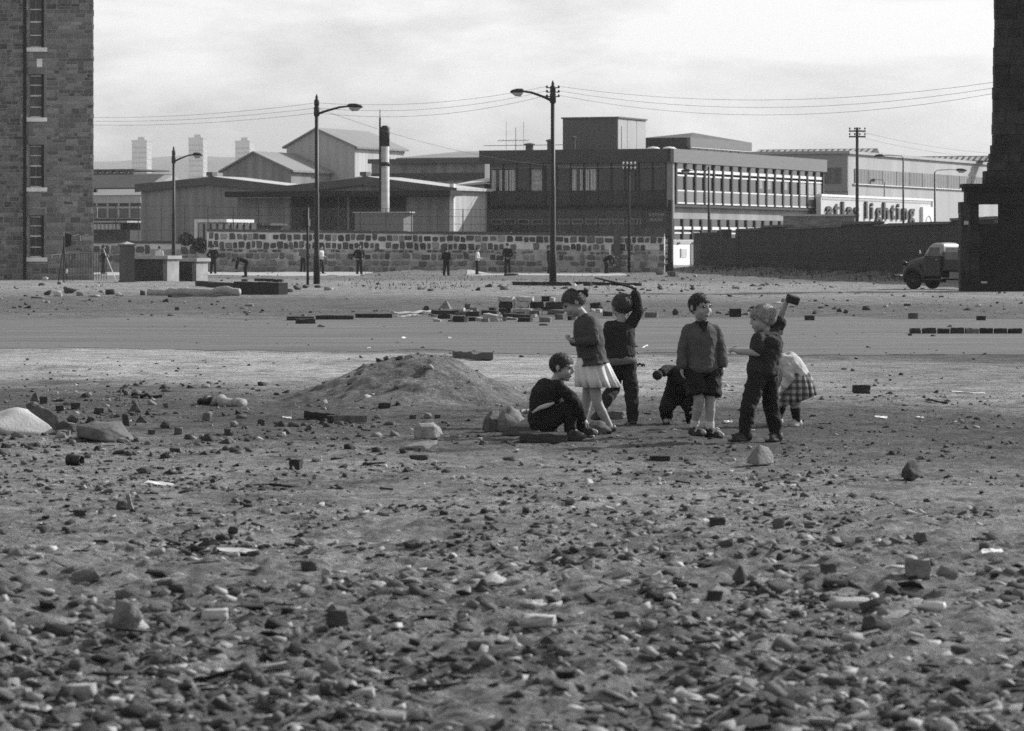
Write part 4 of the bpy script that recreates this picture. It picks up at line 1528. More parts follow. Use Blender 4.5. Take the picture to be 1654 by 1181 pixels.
# ------------------------------------------------------------------ street lamps, poles, wires
def lamp_post(label, px, base_y, top_y, arm_px, arm_y, D=None, side=1, h_style=0, group='street lamps', pole_r=None):
    g = G(px, base_y) if D is None else corner(px, D)
    D = g.y
    s = D / F
    t = thing('street_lamp', label, 'street lamp', g, 0, group)
    H = zat(top_y, D) - g.z
    r0 = pole_r or .10
    if h_style == 0:
        MB().lathe((0, 0, -.1), [(r0 * 1.25, 0), (r0 * 1.25, 1.3), (r0 * 1.0, 1.45), (r0 * .95, H * .5), (r0 * .78, H * .5 + .05), (r0 * .72, H - .75)], 12).build('pole', M_IRON, t, True)
        MB().lathe((0, 0, H - .85), [(r0 * .75, 0), (r0 * 1.1, .05), (r0 * 1.1, .4), (r0 * .8, .45), (r0 * 1.0, .5), (r0 * 1.0, .7), (r0 * .5, .78), (r0 * .55, .85), (.02, .98)], 10).build('finial', M_IRON, t, True)
    else:
        MB().lathe((0, 0, -.1), [(r0, 0), (r0 * .7, H + .05)], 8).build('pole', M_IRON, t, True)
    ax, az = (arm_px - px) * s, zat(arm_y, D) - g.z
    zs = H - (.75 if h_style == 0 else .05)
    if h_style == 0:
        c = [(0, 0, zs), (ax * .22, 0, zs + (az - zs) * .45), (ax * .5, 0, zs + (az - zs) * .9), (ax * .66, 0, az), (ax * .8, 0, az)]
    else:
        c = [(0, 0, zs), (ax * .08, 0, az), (ax * .5, 0, az + .05), (ax * .75, 0, az)]
    MB().tube(c, [r0 * .5, r0 * .45, r0 * .4, r0 * .36, r0 * .36], 8).build('arm', M_IRON, t, True) if len(c) == 5 else MB().tube(c, r0 * .3, 6).build('arm', M_IRON, t, True)
    sg = 1 if ax > 0 else -1
    lx0, lx1 = ax * .66, ax
    L_ = abs(lx1 - lx0)
    head = MB()
    head.loft([((lx0, 0, az + .02), (0, .05, 0), (0, 0, .05)), ((lx0 + sg * L_ * .15, 0, az + .04), (0, .15, 0), (0, 0, .09)), ((lx0 + sg * L_ * .55, 0, az + .03), (0, .17, 0), (0, 0, .10)), ((lx0 + sg * L_ * .9, 0, az), (0, .13, 0), (0, 0, .07)), ((lx1, 0, az - .02), (0, .04, 0), (0, 0, .03))], 12)
    hd = head.build('lamp_head', M_IRON, t, True)
    b = MB()
    b.loft([((lx0 + sg * L_ * .12, 0, az - .05), (0, .10, 0), (0, 0, .05)), ((lx0 + sg * L_ * .3, 0, az - .11), (0, .14, 0), (0, 0, .10)), ((lx0 + sg * L_ * .65, 0, az - .10), (0, .14, 0), (0, 0, .10)), ((lx0 + sg * L_ * .92, 0, az - .04), (0, .06, 0), (0, 0, .03))], 12)
    b.build('lamp_bowl', M_LAMPGLASS, hd, True)
    return t, H, D


l1, h1, d1 = lamp_post('tall black street lamp on the left centre with its arm pointing right', 511.5, 459, 157, 586, 172, pole_r=.115)
l2, h2, d2 = lamp_post('tallest black street lamp with insulators, its arm pointing left, above the girl', 893, 460, 135, 824, 148, pole_r=.125)
for k in range(3):
    MB().cyl((-.26, 0, h2 - .18 - .19 * k), (.26, 0, h2 - .18 - .19 * k), .022, .022, 6).build('cross_bar', M_IRON, l2)
    for sx in (-.25, .25):
        MB().lathe((sx, 0, h2 - .2 - .19 * k), [(.03, 0), (.05, .03), (.05, .07), (.025, .12)], 8).build('insulator', M_IRON, l2)
lamp_post('small street lamp standing behind the brick shelter at far left', 280.5, 441, 240, 327, 250, D=205, pole_r=.105)
lamp_post('thin lamp column in front of the office side windows', 1145, 440, 268, 1100, 276, D=247, h_style=1, pole_r=.10)
lamp_post('thin lamp column with left-pointing arm in front of the white factory sign', 1459, 440, 254, 1412, 252, D=262, h_style=1, pole_r=.085)
lamp_post('thin lamp column with right-pointing arm nearest the ruined pier', 1510, 440, 277, 1562, 275, D=272, h_style=1, pole_r=.085)
lamp_post('very short distant lamp column showing above the white sign wall', 1428.5, 440, 294, 1407, 291, D=318, h_style=1, pole_r=.07)


def telegraph(label, px, top_y, D, arms, pole_r, half):
    g = corner(px, D)
    t = thing('telegraph_pole', label, 'telegraph pole', g, 0, 'telegraph poles')
    H = zat(top_y, D)
    MB().lathe((0, 0, -.2), [(pole_r, 0), (pole_r * .75, H + .2)], 10).build('pole', M_DARKWOOD, t, True)
    for ya in arms:
        z = zat(ya, D)
        MB().box(-half, half, -.14, -.05, z - .05, z + .05).build('cross_arm', M_DARKWOOD, t)
        for k in range(4):
            x = -half * .9 + half * 1.8 * k / 3
            MB().lathe((x, -.1, z + .05), [(.02, 0), (.02, .08), (.06, .09), (.06, .17), (.03, .2)], 7).build('insulator', M_WHITE if pole_r < .12 else M_IRON, t)
    return t


telegraph('telegraph pole with two cross arms standing before the white factory', 1384.5, 206, 252, (212, 221), .13, .58)
telegraph('thin telegraph pole with pale insulators against the dark office front', 1016, 264, 226, (268, 275), .09, .40)

# wires between the poles
def wire(a, b, sag, group, label, n=14, r=.008):
    a, b = Vector(a), Vector(b)
    pts = [a.lerp(b, k / n) - Vector((0, 0, sag * 4 * (k / n) * (1 - k / n))) for k in range(n + 1)]
    o_ = MB().tube(pts, r, 4).build('overhead_wire', M_WIRE)
    return tag(o_, label, 'wire', group)


q2 = lambda dz, sx: (l2.location.x + sx, l2.location.y, l2.location.z + h2 - .12 - .19 * dz)
q1 = lambda dz: (l1.location.x, l1.location.y, l1.location.z + h1 - .25 - .22 * dz)
for k in range(3):
    wire(q1(k), q2(k, -.25), .35 + .06 * k, 'wires between the two tall lamps', ('top', 'middle', 'lowest')[k] + ' wire strung between the two tall street lamps')
    wire(q2(k, .25), P(1606, 133 + 9 * k, 135), .62 + .1 * k, 'wires from lamp to ruin', ('top', 'middle', 'lowest')[k] + ' wire running from the insulator lamp to the ruined gable')
    wire(P(151, 190 + 6 * k, 178.4), q1(k), .18, 'wires from tenement to lamp', ('top', 'middle', 'lowest')[k] + ' wire running from the tenement to the left tall lamp')
wire(q1(1), P(1016, 268, 226), .9, None, 'single wire slanting down from the left tall lamp to the thin telegraph pole')
for k in range(2):
    wire(P(1384, 211 + 9 * k, 252), P(1640, 250 + 8 * k, 240), .3, 'wires right of the telegraph pole', ('upper', 'lower')[k] + ' faint wire leaving the two-armed telegraph pole towards the right edge')

# slim traffic pole beside the first lamp
g = G(497, 461)
t = thing('signal_post', 'slim dark signal post with a boxy head close left of the tall lamp', 'signal post', g)
H = zat(336, g.y)
MB().lathe((0, 0, -.1), [(.055, 0), (.05, H + .1)], 10).build('pole', M_IRON, t, True)
MB().cbox((-.09, 0, H - .45), .2, .2, .72).build('signal_head', M_IRON, t)
MB().cyl((0, 0, H), (0, 0, H + .12), .03, .02, 8).build('cap', M_IRON, t)
MB().cbox((.07, -.03, H - .62), .05, .1, .3).build('bracket', M_PALE, t)

# black gate post with hanging name board
g = corner(1083, 238)
t = thing('name_board_post', 'dark board with two lines of capital letters hung from a thick black gate post', 'sign', g, RZ)
zz = lambda py: zat(py, 238)
s_ = 238 / F
MB().box(-3.4 * s_, 3.6 * s_, -.14, .14, -.2, zz(323)).build('post', M_BLACK, t)
bd = MB().box(-42.5 * s_, -3.6 * s_, -.05, .05, zz(369), zz(338)).build('board', M_OFFICE, t)
MB().box(-49 * s_, -3.5 * s_, -.08, .08, zz(337.9), zz(334)).build('board_frame', M_BLACK, t)
MB().box(-49 * s_, -43 * s_, -.08, .08, zz(371), zz(338)).build('board_frame', M_BLACK, t)
M_BOARDTXT = mat('faded board lettering', 0.30, 0.35, 8, 0.8)
text_obj('DITTONS', 'lettering', M_BOARDTXT, bd, .25, .012, (-23.5 * s_, -.055, zz(349)), (R(90), 0, 0), 'CENTER', 1.0, .004)
text_obj('BLAZES', 'lettering', M_BOARDTXT, bd, .25, .012, (-23.5 * s_, -.055, zz(356.8)), (R(90), 0, 0), 'CENTER', 1.12, .004)
for k, (y0, y1) in enumerate(((386, 392), (394, 398), (399, 409), (411, 417), (421, 427))):
    MB().box(-15 * s_, -4 * s_, .0, .3, zz(y1), zz(y0)).build('gate_plank', M_PALE if k != 1 else M_WHITE, t)
MB().box(-15.5 * s_, -4 * s_, .31, .4, 0, zz(381)).build('gate_backing', M_BLACK, t)

# ------------------------------------------------------------------ cabinet, brick shelters, railings, sign stand at left
g = corner(205, 163)
t = thing('street_cabinet', 'tall narrow dark utility cabinet with a shallow pyramid cap', 'cabinet', g, R(33))
s_ = 163 / F
a = .50
Hc = zat(397, 163)
M_CAB = mat('cabinet paint', 0.075, 0.2, 3, 0.6)
MB().cbox((0, 0, Hc / 2), a, a, Hc).build('body', M_CAB, t)
MB().cbox((0, 0, Hc + .035), a + .1, a + .1, .066).build('cap_rim', M_CAB, t)
z1 = Hc + .07
MB().add([(-.3, -.3, z1), (.3, -.3, z1), (.3, .3, z1), (-.3, .3, z1), (0, 0, z1 + .12)], [(3, 2, 1, 0), (0, 1, 4), (1, 2, 4), (2, 3, 4), (3, 0, 4)]).build('roof', M_CONCRETE, t)
for q0, q1 in ((.05, .33), (.37, .58), (.62, .95)):
    MB().box(a / 2, a / 2 + .02, -a * .40, a * .40, Hc * q0, Hc * q1).build('door_panel', M_CAB, t)
for q in (.345, .595):
    MB().box(a / 2, a / 2 + .03, -a * .42, a * .42, Hc * q, Hc * (q + .012)).build('rail', M_PALE, t)
MB().cyl((a / 2 + .02, .03, Hc * .74), (a / 2 + .06, .03, Hc * .74), .03, .03, 8).build('handle', M_PALE, t)
MB().cbox((0, 0, .05), a + .08, a + .08, .10).build('plinth', M_CAB, t)


M_SHELTER_SHADE = mat('shelter dark brick', 0.045, 0.4, 1.5, 0.9, 0.4, 18, kind=('brick', 0.23, 0.08, 0.06, 'x'))  # front and back walls: shade put into the brick colour
M_SHELTER_LIT = mat('shelter brick', 0.13, 0.35, 1.5, 0.9, 0.4, 18, kind=('brick', 0.23, 0.08, 0.3, 'y'))  # same brick on the sides, sunlight put into the colour


def shelter(label, px0, px1, D, y_top, depth, door=False, roof=True):
    g = corner(px1, D)
    rz_ = -R(24)
    t = thing('brick_shelter', label, 'shelter', g, rz_)
    Ux = Vector((math.cos(rz_), math.sin(rz_), 0))
    w = -reach(g, Ux, px0)
    H = zat(y_top, D)
    MB().box(-w, -.23, 0, .22, -.1, H - .16).build('front_wall', M_SHELTER_SHADE, t)
    MB().box(-.225, 0, 0.002, depth, -.1, H - .16).build('side_wall', M_SHELTER_LIT, t)
    MB().box(-w, -w + .22, .225, depth, -.1, H - .16).build('side_wall', M_SHELTER_LIT, t)
    MB().box(-w + .225, -.23, depth - .22, depth, -.1, H - .16).build('back_wall', M_SHELTER_SHADE, t)
    if roof:
        MB().box(-w - .1, .1, -.12, depth + .1, H - .158, H).build('roof_slab', M_CONCRETE, t)
    if door:
        MB().box(-w * .62, -w * .30, -.02, -.002, .05, H * .72).build('door', M_DARKWOOD, t)
    return t


shelter('dark flat-roofed brick shelter beside the tall cabinet', 216, 270, 166, 413, 1.1)
shelter('smaller brick shelter with a bricked doorway, right of the flat-roofed one', 289, 317, 168, 417, 1.1, True)

# iron railings before the tenement
ra, rb = corner(104, 172), corner(172, 176)
rd = rb - ra
t = thing('iron_railing', 'upright spiked iron railings along the foot of the tenement', 'railing', ra, math.atan2(rd.y, rd.x))
RL = rd.length
bar = None
for k in range(17):
    x = RL * k / 16
    h = 1.62 - .12 * (k % 2) + (.35 if k == 15 else 0)
    bm_ = MB().cyl((0, 0, -.05), (0, 0, 1.5), .014, .014, 6).cyl((0, 0, 1.5), (0, 0, 1.62), .024, .002, 6)
    if bar is None:
        bar = bm_.mesh('railing_bar', M_IRON)
    b_ = link('railing_bar', bar, t)
    b_.location = (x, 0, 0)
    b_.scale = (1, 1, h / 1.62)
    b_.rotation_euler = (0, R(random.uniform(-1.5, 1.5)), 0)
for z in (.25, 1.32):
    MB().box(0, RL, -.012, .012, z, z + .035).build('rail', M_IRON, t)
g = corner(103, 170)
t = thing('notice_stand', 'black notice panel on a spindly leaning stand before the railings', 'sign', g)
s_ = 170 / F
zz = lambda py: zat(py, 170)
MB().tube([(0, 0, -.05), (0, 0, zz(382))], .03, 6).build('post', M_IRON, t)
MB().tube([(-9 * s_, .1, 0), (0, 0, zz(395))], .022, 6).build('leg', M_IRON, t)
MB().tube([(3 * s_, .5, 0), (0, 0, zz(395))], .018, 6).build('leg', M_IRON, t)
MB().hexa([(2 * s_, -.04, zz(400)), (12 * s_, -.04, zz(397)), (12 * s_, .0, zz(397)), (2 * s_, .0, zz(400)), (2.4 * s_, -.04, zz(376)), (13 * s_, -.04, zz(379)), (13 * s_, .0, zz(379)), (2.4 * s_, .0, zz(376))]).build('panel', M_BLACK, t)
MB().ell((5 * s_, -.04, zz(438)), (.05, .03, .12)).build('tag', M_WHITE, t)

# brushwood hanging over the wall
def bush(label, px0, px1, y0, y1, D, n, seed):
    r = random.Random(seed)
    c = corner((px0 + px1) / 2, D)
    t = thing('wall_shrub', label, 'shrub', (c.x, c.y, 0))
    hw, z0, z1 = (px1 - px0) / 2 * D / F, zat(y1, D), zat(y0, D)
    mb = MB()
    for k in range(n):
        a, rr = r.uniform(0, 2 * PI), math.sqrt(r.random())
        p = Vector((hw * rr * math.cos(a), r.uniform(-.35, .35), (z0 + z1) / 2 + (z1 - z0) / 2 * rr * math.sin(a)))
        M = Euler((r.uniform(0, 6), r.uniform(0, 6), r.uniform(0, 6))).to_matrix()
        s = r.uniform(.05, .13)
        mb.add([p + M @ Vector((-s, 0, 0)), p + M @ Vector((0, -s * .5, 0)), p + M @ Vector((s, 0, s * .2)), p + M @ Vector((0, s * .5, 0))], [(0, 1, 2, 3)])
    tag(mb.build('foliage', mat('dark shrub leaves', 0.03, 0.5, 4, 0.8, island=0.5), t), kind='stuff')
    mb = MB()
    for k in range(9):
        a = r.uniform(-1, 1)
        mb.tube([(a * hw * .3, 0, z0), (a * hw * .7, r.uniform(-.2, .2), (z0 + z1) / 2), (a * hw, r.uniform(-.3, .3), z1 - r.uniform(0, .2))], .012, 4)
    mb.build('stems', M_DARKWOOD, t)


bush('straggly dark shrub growing over the lower wall near the left street lamp', 288, 312, 376, 397, 233.4, 260, 1)
bush('dense dark shrub clump spilling over the end of the taller wall', 308, 336, 384, 406, 232.6, 420, 2)

# beams and logs
def beam(name, label, cat, p0, p1, w, h, material, group=None, roll=0.0, nseg=8, round_=False, wob=.02):
    """A bar lying between two points."""
    p0, p1 = Vector(p0), Vector(p1)
    d_ = p1 - p0
    L_ = d_.length
    side = d_.cross(Vector((0, 0, 1))).normalized()
    up = side.cross(d_).normalized()
    r = random.Random(len(label) + int(p0.x * 100))
    rings = []
    for k in range(nseg + 1):
        c = p0 + d_ * k / nseg + up * r.uniform(-wob, wob) + side * r.uniform(-wob, wob)
        q = r.uniform(.9, 1.08) if round_ else r.uniform(.97, 1.02)
        rings.append((c, side * w / 2 * q, up * h / 2 * q))
    if round_:
        mb = MB().loft(rings, 12)
    else:
        mb = MB()
        vs, fs = [], []
        for c, a, b in rings:
            vs += [c - a - b, c + a - b, c + a + b, c - a + b]
        for k in range(nseg):
            for q in range(4):
                fs.append((k * 4 + q, k * 4 + (q + 1) % 4, k * 4 + 4 + (q + 1) % 4, k * 4 + 4 + q))
        fs += [(3, 2, 1, 0), tuple(range(nseg * 4, nseg * 4 + 4))]
        mb.add(vs, fs)
    o_ = mb.build(name, material, None, round_, off=p0)
    o_.location = p0
    return tag(o_, label, cat, group)


def on(px, py, lift=0.0):
    g = G(px, py)
    return g + Vector((0, 0, lift))


beam('timber_beam', 'long dark beam lying across the foot of the tallest lamp', 'beam', on(829, 461, .07), on(955, 462, .07), .16, .17, M_DARKWOOD)
beam('timber_beam', 'dark beam lying right of the girl in line with the lamp foot', 'beam', on(948, 461, .07), on(1036, 462, .06), .14, .13, M_DARKWOOD)
beam('timber_beam', 'big square dark timber on the ground behind the pale log, left', 'beam', on(321, 468, .22), on(430, 472, .16), .30, .20, M_DARKWOOD)
beam('timber_beam', 'dark squared timber end with heavy block, right end of the timber heap', 'beam', on(385, 475, .22), on(458, 476, .20), .45, .42, M_DARKWOOD)
beam('timber_beam', 'upper dark plank resting on the timber heap', 'beam', on(412, 470, .38), on(457, 470, .38), .25, .10, M_DARKWOOD)
beam('fallen_log', 'pale bleached log lying in front of the dark timbers at left', 'log', on(240, 477, .08), on(386, 478, .15), .22, .26, M_PALEWOOD, round_=True, wob=.05, nseg=16)
beam('timber_plank', 'grey thin plank under the pale log', 'plank', on(275, 481, .03), on(370, 480, .05), .2, .07, M_DARKWOOD)
beam('timber_plank', 'dark short board lying on the cinders left of centre, upper one', 'plank', on(495, 677, .04), on(545, 680, .03), .12, .07, M_DARKWOOD, wob=.005)
beam('timber_plank', 'dark ridged board lying on the cinders left of centre, lower one', 'plank', on(532, 684, .04), on(587, 684, .04), .11, .06, M_DARKWOOD, wob=.005)
beam('scrap_bundle', 'pale-topped ragged log of rags lying on the dust at left', 'scrap', on(336, 652, .04), on(392, 656, .03), .14, .10, M_PALEWOOD, round_=True, wob=.02)
beam('scrap_bundle', 'dark knotted end piece against the ragged log at left', 'scrap', on(325, 652, .03), on(345, 653, .035), .10, .07, M_DARKWOOD, round_=True, wob=.02)
beam('branch', 'dark broken branch lying flat beyond the cinders at left', 'branch', on(212, 642, .03), on(262, 643, .02), .06, .04, M_DARKWOOD, round_=True)
beam('branch', 'thin twig propped upright beside the broken branch', 'branch', on(193, 648, .0), on(196, 640, .07), .018, .018, M_DARKWOOD, round_=True, wob=.004)
beam('branch', 'dark flat stick lying on the pale dust right of the children', 'branch', on(1497, 648, .015), on(1530, 653, .012), .03, .02, M_DARKWOOD, round_=True, wob=.006)
beam('timber_plank', 'short slab of wood lying on the right shoulder of the mound', 'plank', on(741, 578, .05), on(786, 583, .05), .16, .10, mat('grey slab wood', 0.09, .3, 5, .9, .5, 30))
beam('timber_plank', 'thin dark lath lying right of the mound behind the stick boy', 'plank', on(1020, 592, .02), on(1042, 592, .02), .05, .03, M_DARKWOOD)
# ------------------------------------------------------------------ lorry
def rr_ring(y0, y1, z0, z1, x, r=.12, n=4):
    pts = []
    for cy, cz, a0 in ((y1 - r, z1 - r, 0), (y0 + r, z1 - r, 90), (y0 + r, z0 + r, 180), (y1 - r, z0 + r, 270)):
        for k in range(n + 1):
            a = R(a0 + 90 * k / n)
            pts.append((x, cy + r * math.cos(a), cz + r * math.sin(a)))
    return pts


def ring_loft(rings):
    mb = MB()
    n = len(rings[0])
    vs = [p for r_ in rings for p in r_]
    fs = []
    for i in range(len(rings) - 1):
        for k in range(n):
            fs.append((i * n + k, i * n + (k + 1) % n, (i + 1) * n + (k + 1) % n, (i + 1) * n + k))
    fs += [tuple(reversed(range(n))), tuple(range((len(rings) - 1) * n, len(rings) * n))]
    return mb.add(vs, fs)


M_TRUCK = mat('lorry paint', 0.034, 0.4, 3, 0.45, spec=0.35)
M_TRUCKTOP = mat('lorry cab top sunlit', 0.30, 0.15, 2, 0.35, spec=0.5)  # light on cab back and roof put into a paler colour
M_CABGLASS = mat('cab window glass', .10, .5, 6, .25)
M_TYRE = mat('tyre rubber', 0.012, 0.3, 6, 0.85)
M_RIM = mat('wheel disc', 0.06, 0.3, 6, 0.5)
hd = Vector((-.8, .6, 0))
lf = Vector((-.6, -.8, 0))
fl = corner(1476, 138)
ax0 = fl - lf * .70
ax0.z = gh(ax0.x, ax0.y)
t = thing('lorry', 'small dark round-bonneted lorry parked before the brick wall, half behind the ruin', 'lorry', ax0, math.atan2(hd.y, hd.x))
nose = [(.62, .40, .50, .92, .10), (.50, .46, .48, 1.02, .16), (.2, .52, .46, 1.13, .2), (-.2, .60, .45, 1.22, .2), (-.42, .70, .45, 1.27, .14), (-.5, .745, .45, 1.27, .08), (-1.27, .745, .45, 1.27, .06)]
body = ring_loft([rr_ring(-w, w, z0, z1, x, r_) for x, w, z0, z1, r_ in nose]).build('cab_body', M_TRUCK, t, True)
for p in body.data.polygons:
    p.use_smooth = abs(p.normal.x) < .95
rings = []
for z, xa, xb, w in ((1.255, -.43, -1.275, .735), (1.45, -.53, -1.27, .70), (1.62, -.64, -1.25, .655), (1.70, -.70, -1.22, .62), (1.745, -.78, -1.15, .52), (1.76, -.88, -1.05, .35)):
    rr = []
    c = .10 if z < 1.68 else .16
    for cx, cy, a0 in ((xa - c, w - c, 0), (xb + c, w - c, 90), (xb + c, -w + c, 180), (xa - c, -w + c, 270)):
        for k in range(4):
            a = R(a0 + 30 * k)
            rr.append((cx + c * math.cos(a), cy + c * math.sin(a), z))
    rings.append(rr)
ring_loft(rings).build('cab_top', M_TRUCKTOP, t, True)
for s in (1, -1):
    MB().hexa([(-.60, s * .715, 1.29), (-.86, s * .722, 1.29), (-.86, s * .672, 1.58), (-.70, s * .668, 1.58), (-.60, s * .740, 1.29), (-.86, s * .745, 1.29), (-.86, s * .692, 1.58), (-.70, s * .688, 1.58)]).build('side_window', M_CABGLASS, t)
    MB().hexa([(-.90, s * .722, 1.29), (-1.12, s * .722, 1.29), (-1.10, s * .672, 1.58), (-.90, s * .672, 1.58), (-.90, s * .745, 1.29), (-1.12, s * .745, 1.29), (-1.10, s * .692, 1.58), (-.90, s * .692, 1.58)]).build('side_window', M_CABGLASS, t)
    dr = MB().box(-1.16, -.52, s * .742 - .008, s * .742 + .012, .52, 1.25).build('door', M_TRUCK, t)
    MB().box(-1.08, -.98, s * .742 - .02, s * .742 + .035, 1.10, 1.125).build('handle', M_PALE, dr)
    MB().tube([(.82 * math.cos(R(a)) * .5 + .03, s * .60, .36 + .50 * math.sin(R(a))) for a in (-12, 10, 35, 60, 85, 110, 135, 160, 185)] + [(-.62, s * .62, .3)], [.05, .11, .14, .16, .165, .165, .15, .13, .10, .06], 10).build('front_wing', M_TRUCK, t, True)
    h = MB().lathe((.55, s * .52, .98), [(.02, -.14), (.08, -.08), (.10, .0), (.10, .03)], 12, 'X').build('headlamp', M_TRUCK, t, True)
    MB().lathe((.55, s * .52, .98), [(.09, .031), (.05, .05), (.01, .055)], 12, 'X').build('lens', M_LAMPGLASS, h, True)
    MB().tube([(-.5, s * .76, 1.28), (-.42, s * .95, 1.38)], .012, 5).build('mirror_arm', M_IRON, t)
    MB().ell((-.42, s * .97, 1.4), (.02, .06, .08)).build('mirror', M_PALE, t, True)
    MB().box(-1.25, -.35, s * .60 - .14, s * .60 + .14, .34, .40).build('running_board', M_TRUCK, t)
MB().hexa([(-.455, -.58, 1.30), (-.455, .58, 1.30), (-.62, .52, 1.60), (-.62, -.52, 1.60), (-.425, -.58, 1.30), (-.425, .58, 1.30), (-.60, .52, 1.60), (-.60, -.52, 1.60)]).build('windscreen', M_GLASS, t)
MB().hexa([(-1.29, -.5, 1.33), (-1.29, .5, 1.33), (-1.272, .46, 1.58), (-1.272, -.46, 1.58), (-1.26, -.5, 1.33), (-1.26, .5, 1.33), (-1.24, .46, 1.58), (-1.24, -.46, 1.58)]).build('rear_window', mat('rear window glass', .12, .5, 6, .3), t)
for k in range(7):
    MB().box(.60, .66, -.30 + .09 * k, -.27 + .09 * k, .55, .9).build('grille_bar', M_IRON, t)
MB().tube([(.86, -.72, .5), (.92, -.3, .5), (.92, .3, .5), (.86, .72, .5)], .05, 8).build('bumper', M_IRON, t)
MB().box(-1.42, -1.36, -.84, .84, .70, 1.40).build('headboard', M_TRUCK, t)
MB().box(-3.6, -1.425, -.84, .84, .70, .78).build('load_bed', M_DARKWOOD, t)
for s in (1, -1):
    MB().box(-3.6, -1.43, s * .82 - .02, s * .82 + .02, .785, 1.12).build('drop_side', M_TRUCK, t)
    MB().box(-3.6, .5, s * .36 - .05, s * .36 + .05, .48, .60).build('chassis_rail', M_IRON, t)
MB().box(-3.62, -3.58, -.8, .8, .79, 1.12).build('tailboard', M_TRUCK, t)
MB().box(-2.3, -1.6, .5, .8, .42, .66).build('toolbox', M_SHED, t)
for x in (0, -2.75):
    for s in (1, -1):
        w = MB().lathe((x, s * .70, .315), [(.20, -.09), (.28, -.095), (.315, -.06), (.32, 0), (.315, .06), (.28, .095), (.20, .09)], 24, 'Y').build('wheel', M_TYRE, t, True)
        MB().lathe((x, s * .70, .315), [(.20, -.06), (.19, -.07), (.08, -.05), (.06, -.09), (.02, -.1), (.02, .1), (.06, .09), (.08, .05), (.19, .07), (.20, .06)], 20, 'Y').build('rim', M_RIM, w, True)
    MB().cyl((x, -.6, .315), (x, .6, .315), .05, .05, 8).build('axle', M_IRON, t)

# ------------------------------------------------------------------ people
M_SKIN = mat('skin', 0.31, 0.14, 8, 0.6, 0.15, 60, spec=0.35)
M_HAIR_DK = mat('dark hair', 0.022, 0.6, 40, 0.55, 0.6, 120, spec=0.4)
M_HAIR_MID = mat('brown hair', 0.055, 0.6, 40, 0.55, 0.6, 120, spec=0.4)
M_HAIR_FAIR = mat('fair hair', 0.24, 0.5, 40, 0.55, 0.6, 120, spec=0.4)
M_EYE = mat('eye', 0.015, 0.1, 5, 0.3)
M_LIP = mat('lips', 0.15, 0.1, 5, 0.5)
M_JUMPER_DK = mat('dark knitted jumper', 0.030, 0.3, 14, 0.95, 0.5, 120)
M_JUMPER_BK = mat('black jumper', 0.018, 0.3, 14, 0.95, 0.5, 120)
M_JUMPER_GY = mat('grey knitted jumper', 0.10, 0.22, 16, 0.95, 0.7, 140)
M_BLAZER = mat('girl blazer cloth', 0.060, 0.2, 14, 0.9, 0.3, 100)
M_TROUSER = mat('dark trousers', 0.018, 0.3, 12, 0.9, 0.4, 70)
M_TROUSER_B = mat('charcoal trousers', 0.026, 0.3, 12, 0.9, 0.4, 70)
M_SHORTS = mat('dark shorts', 0.016, 0.3, 12, 0.85, 0.4, 60)
M_SKIRT = mat('white pleated skirt', 0.66, 0.1, 8, 0.85, 0.2, 60)
M_SHIRT_DIM = mat('grey shirt tail', 0.16, 0.25, 8, 0.9)
M_SHIRT = mat('light shirt tail', 0.45, 0.2, 8, 0.9)
M_TSHIRT = mat('dark striped shirt', 0.032, 0.3, 10, 0.9, 0.4, 60)
M_SOCK = mat('white sock', 0.55, 0.15, 20, 0.9, 0.4, 90)
M_SHOE = mat('black shoe leather', 0.02, 0.3, 10, 0.5)
M_SHOE_LT = mat('scuffed light shoe', 0.35, 0.4, 12, 0.6)
M_BLOUSE = mat('pale cardigan', 0.46, 0.25, 14, 0.9, 0.4, 90)


def plaid():
    m = mat('plaid skirt cloth', 0.20, 0.2, 8, 0.9)
    N, L = m.node_tree.nodes, m.node_tree.links
    b = N['Principled BSDF']
    src = b.inputs['Base Color'].links[0].from_socket
    tc = N.new('ShaderNodeTexCoord')
    out = src
    for ax, sc_ in (('X', 5.5), ('Z', 5.5)):
        w = N.new('ShaderNodeTexWave')
        w.bands_direction = ax
        w.inputs['Scale'].default_value = sc_
        w.inputs['Distortion'].default_value = 1.2
        L.new(tc.outputs['Object'], w.inputs['Vector'])
        r = N.new('ShaderNodeMapRange')
        r.inputs['From Min'].default_value = .35
        r.inputs['From Max'].default_value = .65
        r.inputs['To Min'].default_value = .55
        r.inputs['To Max'].default_value = 1.35
        L.new(w.outputs['Fac'], r.inputs['Value'])
        mu = N.new('ShaderNodeMath')
        mu.operation = 'MULTIPLY'
        L.new(out, mu.inputs[0])
        L.new(r.outputs['Result'], mu.inputs[1])
        out = mu.outputs[0]
    L.new(out, b.inputs['Base Color'])
    return m


M_PLAID = plaid()


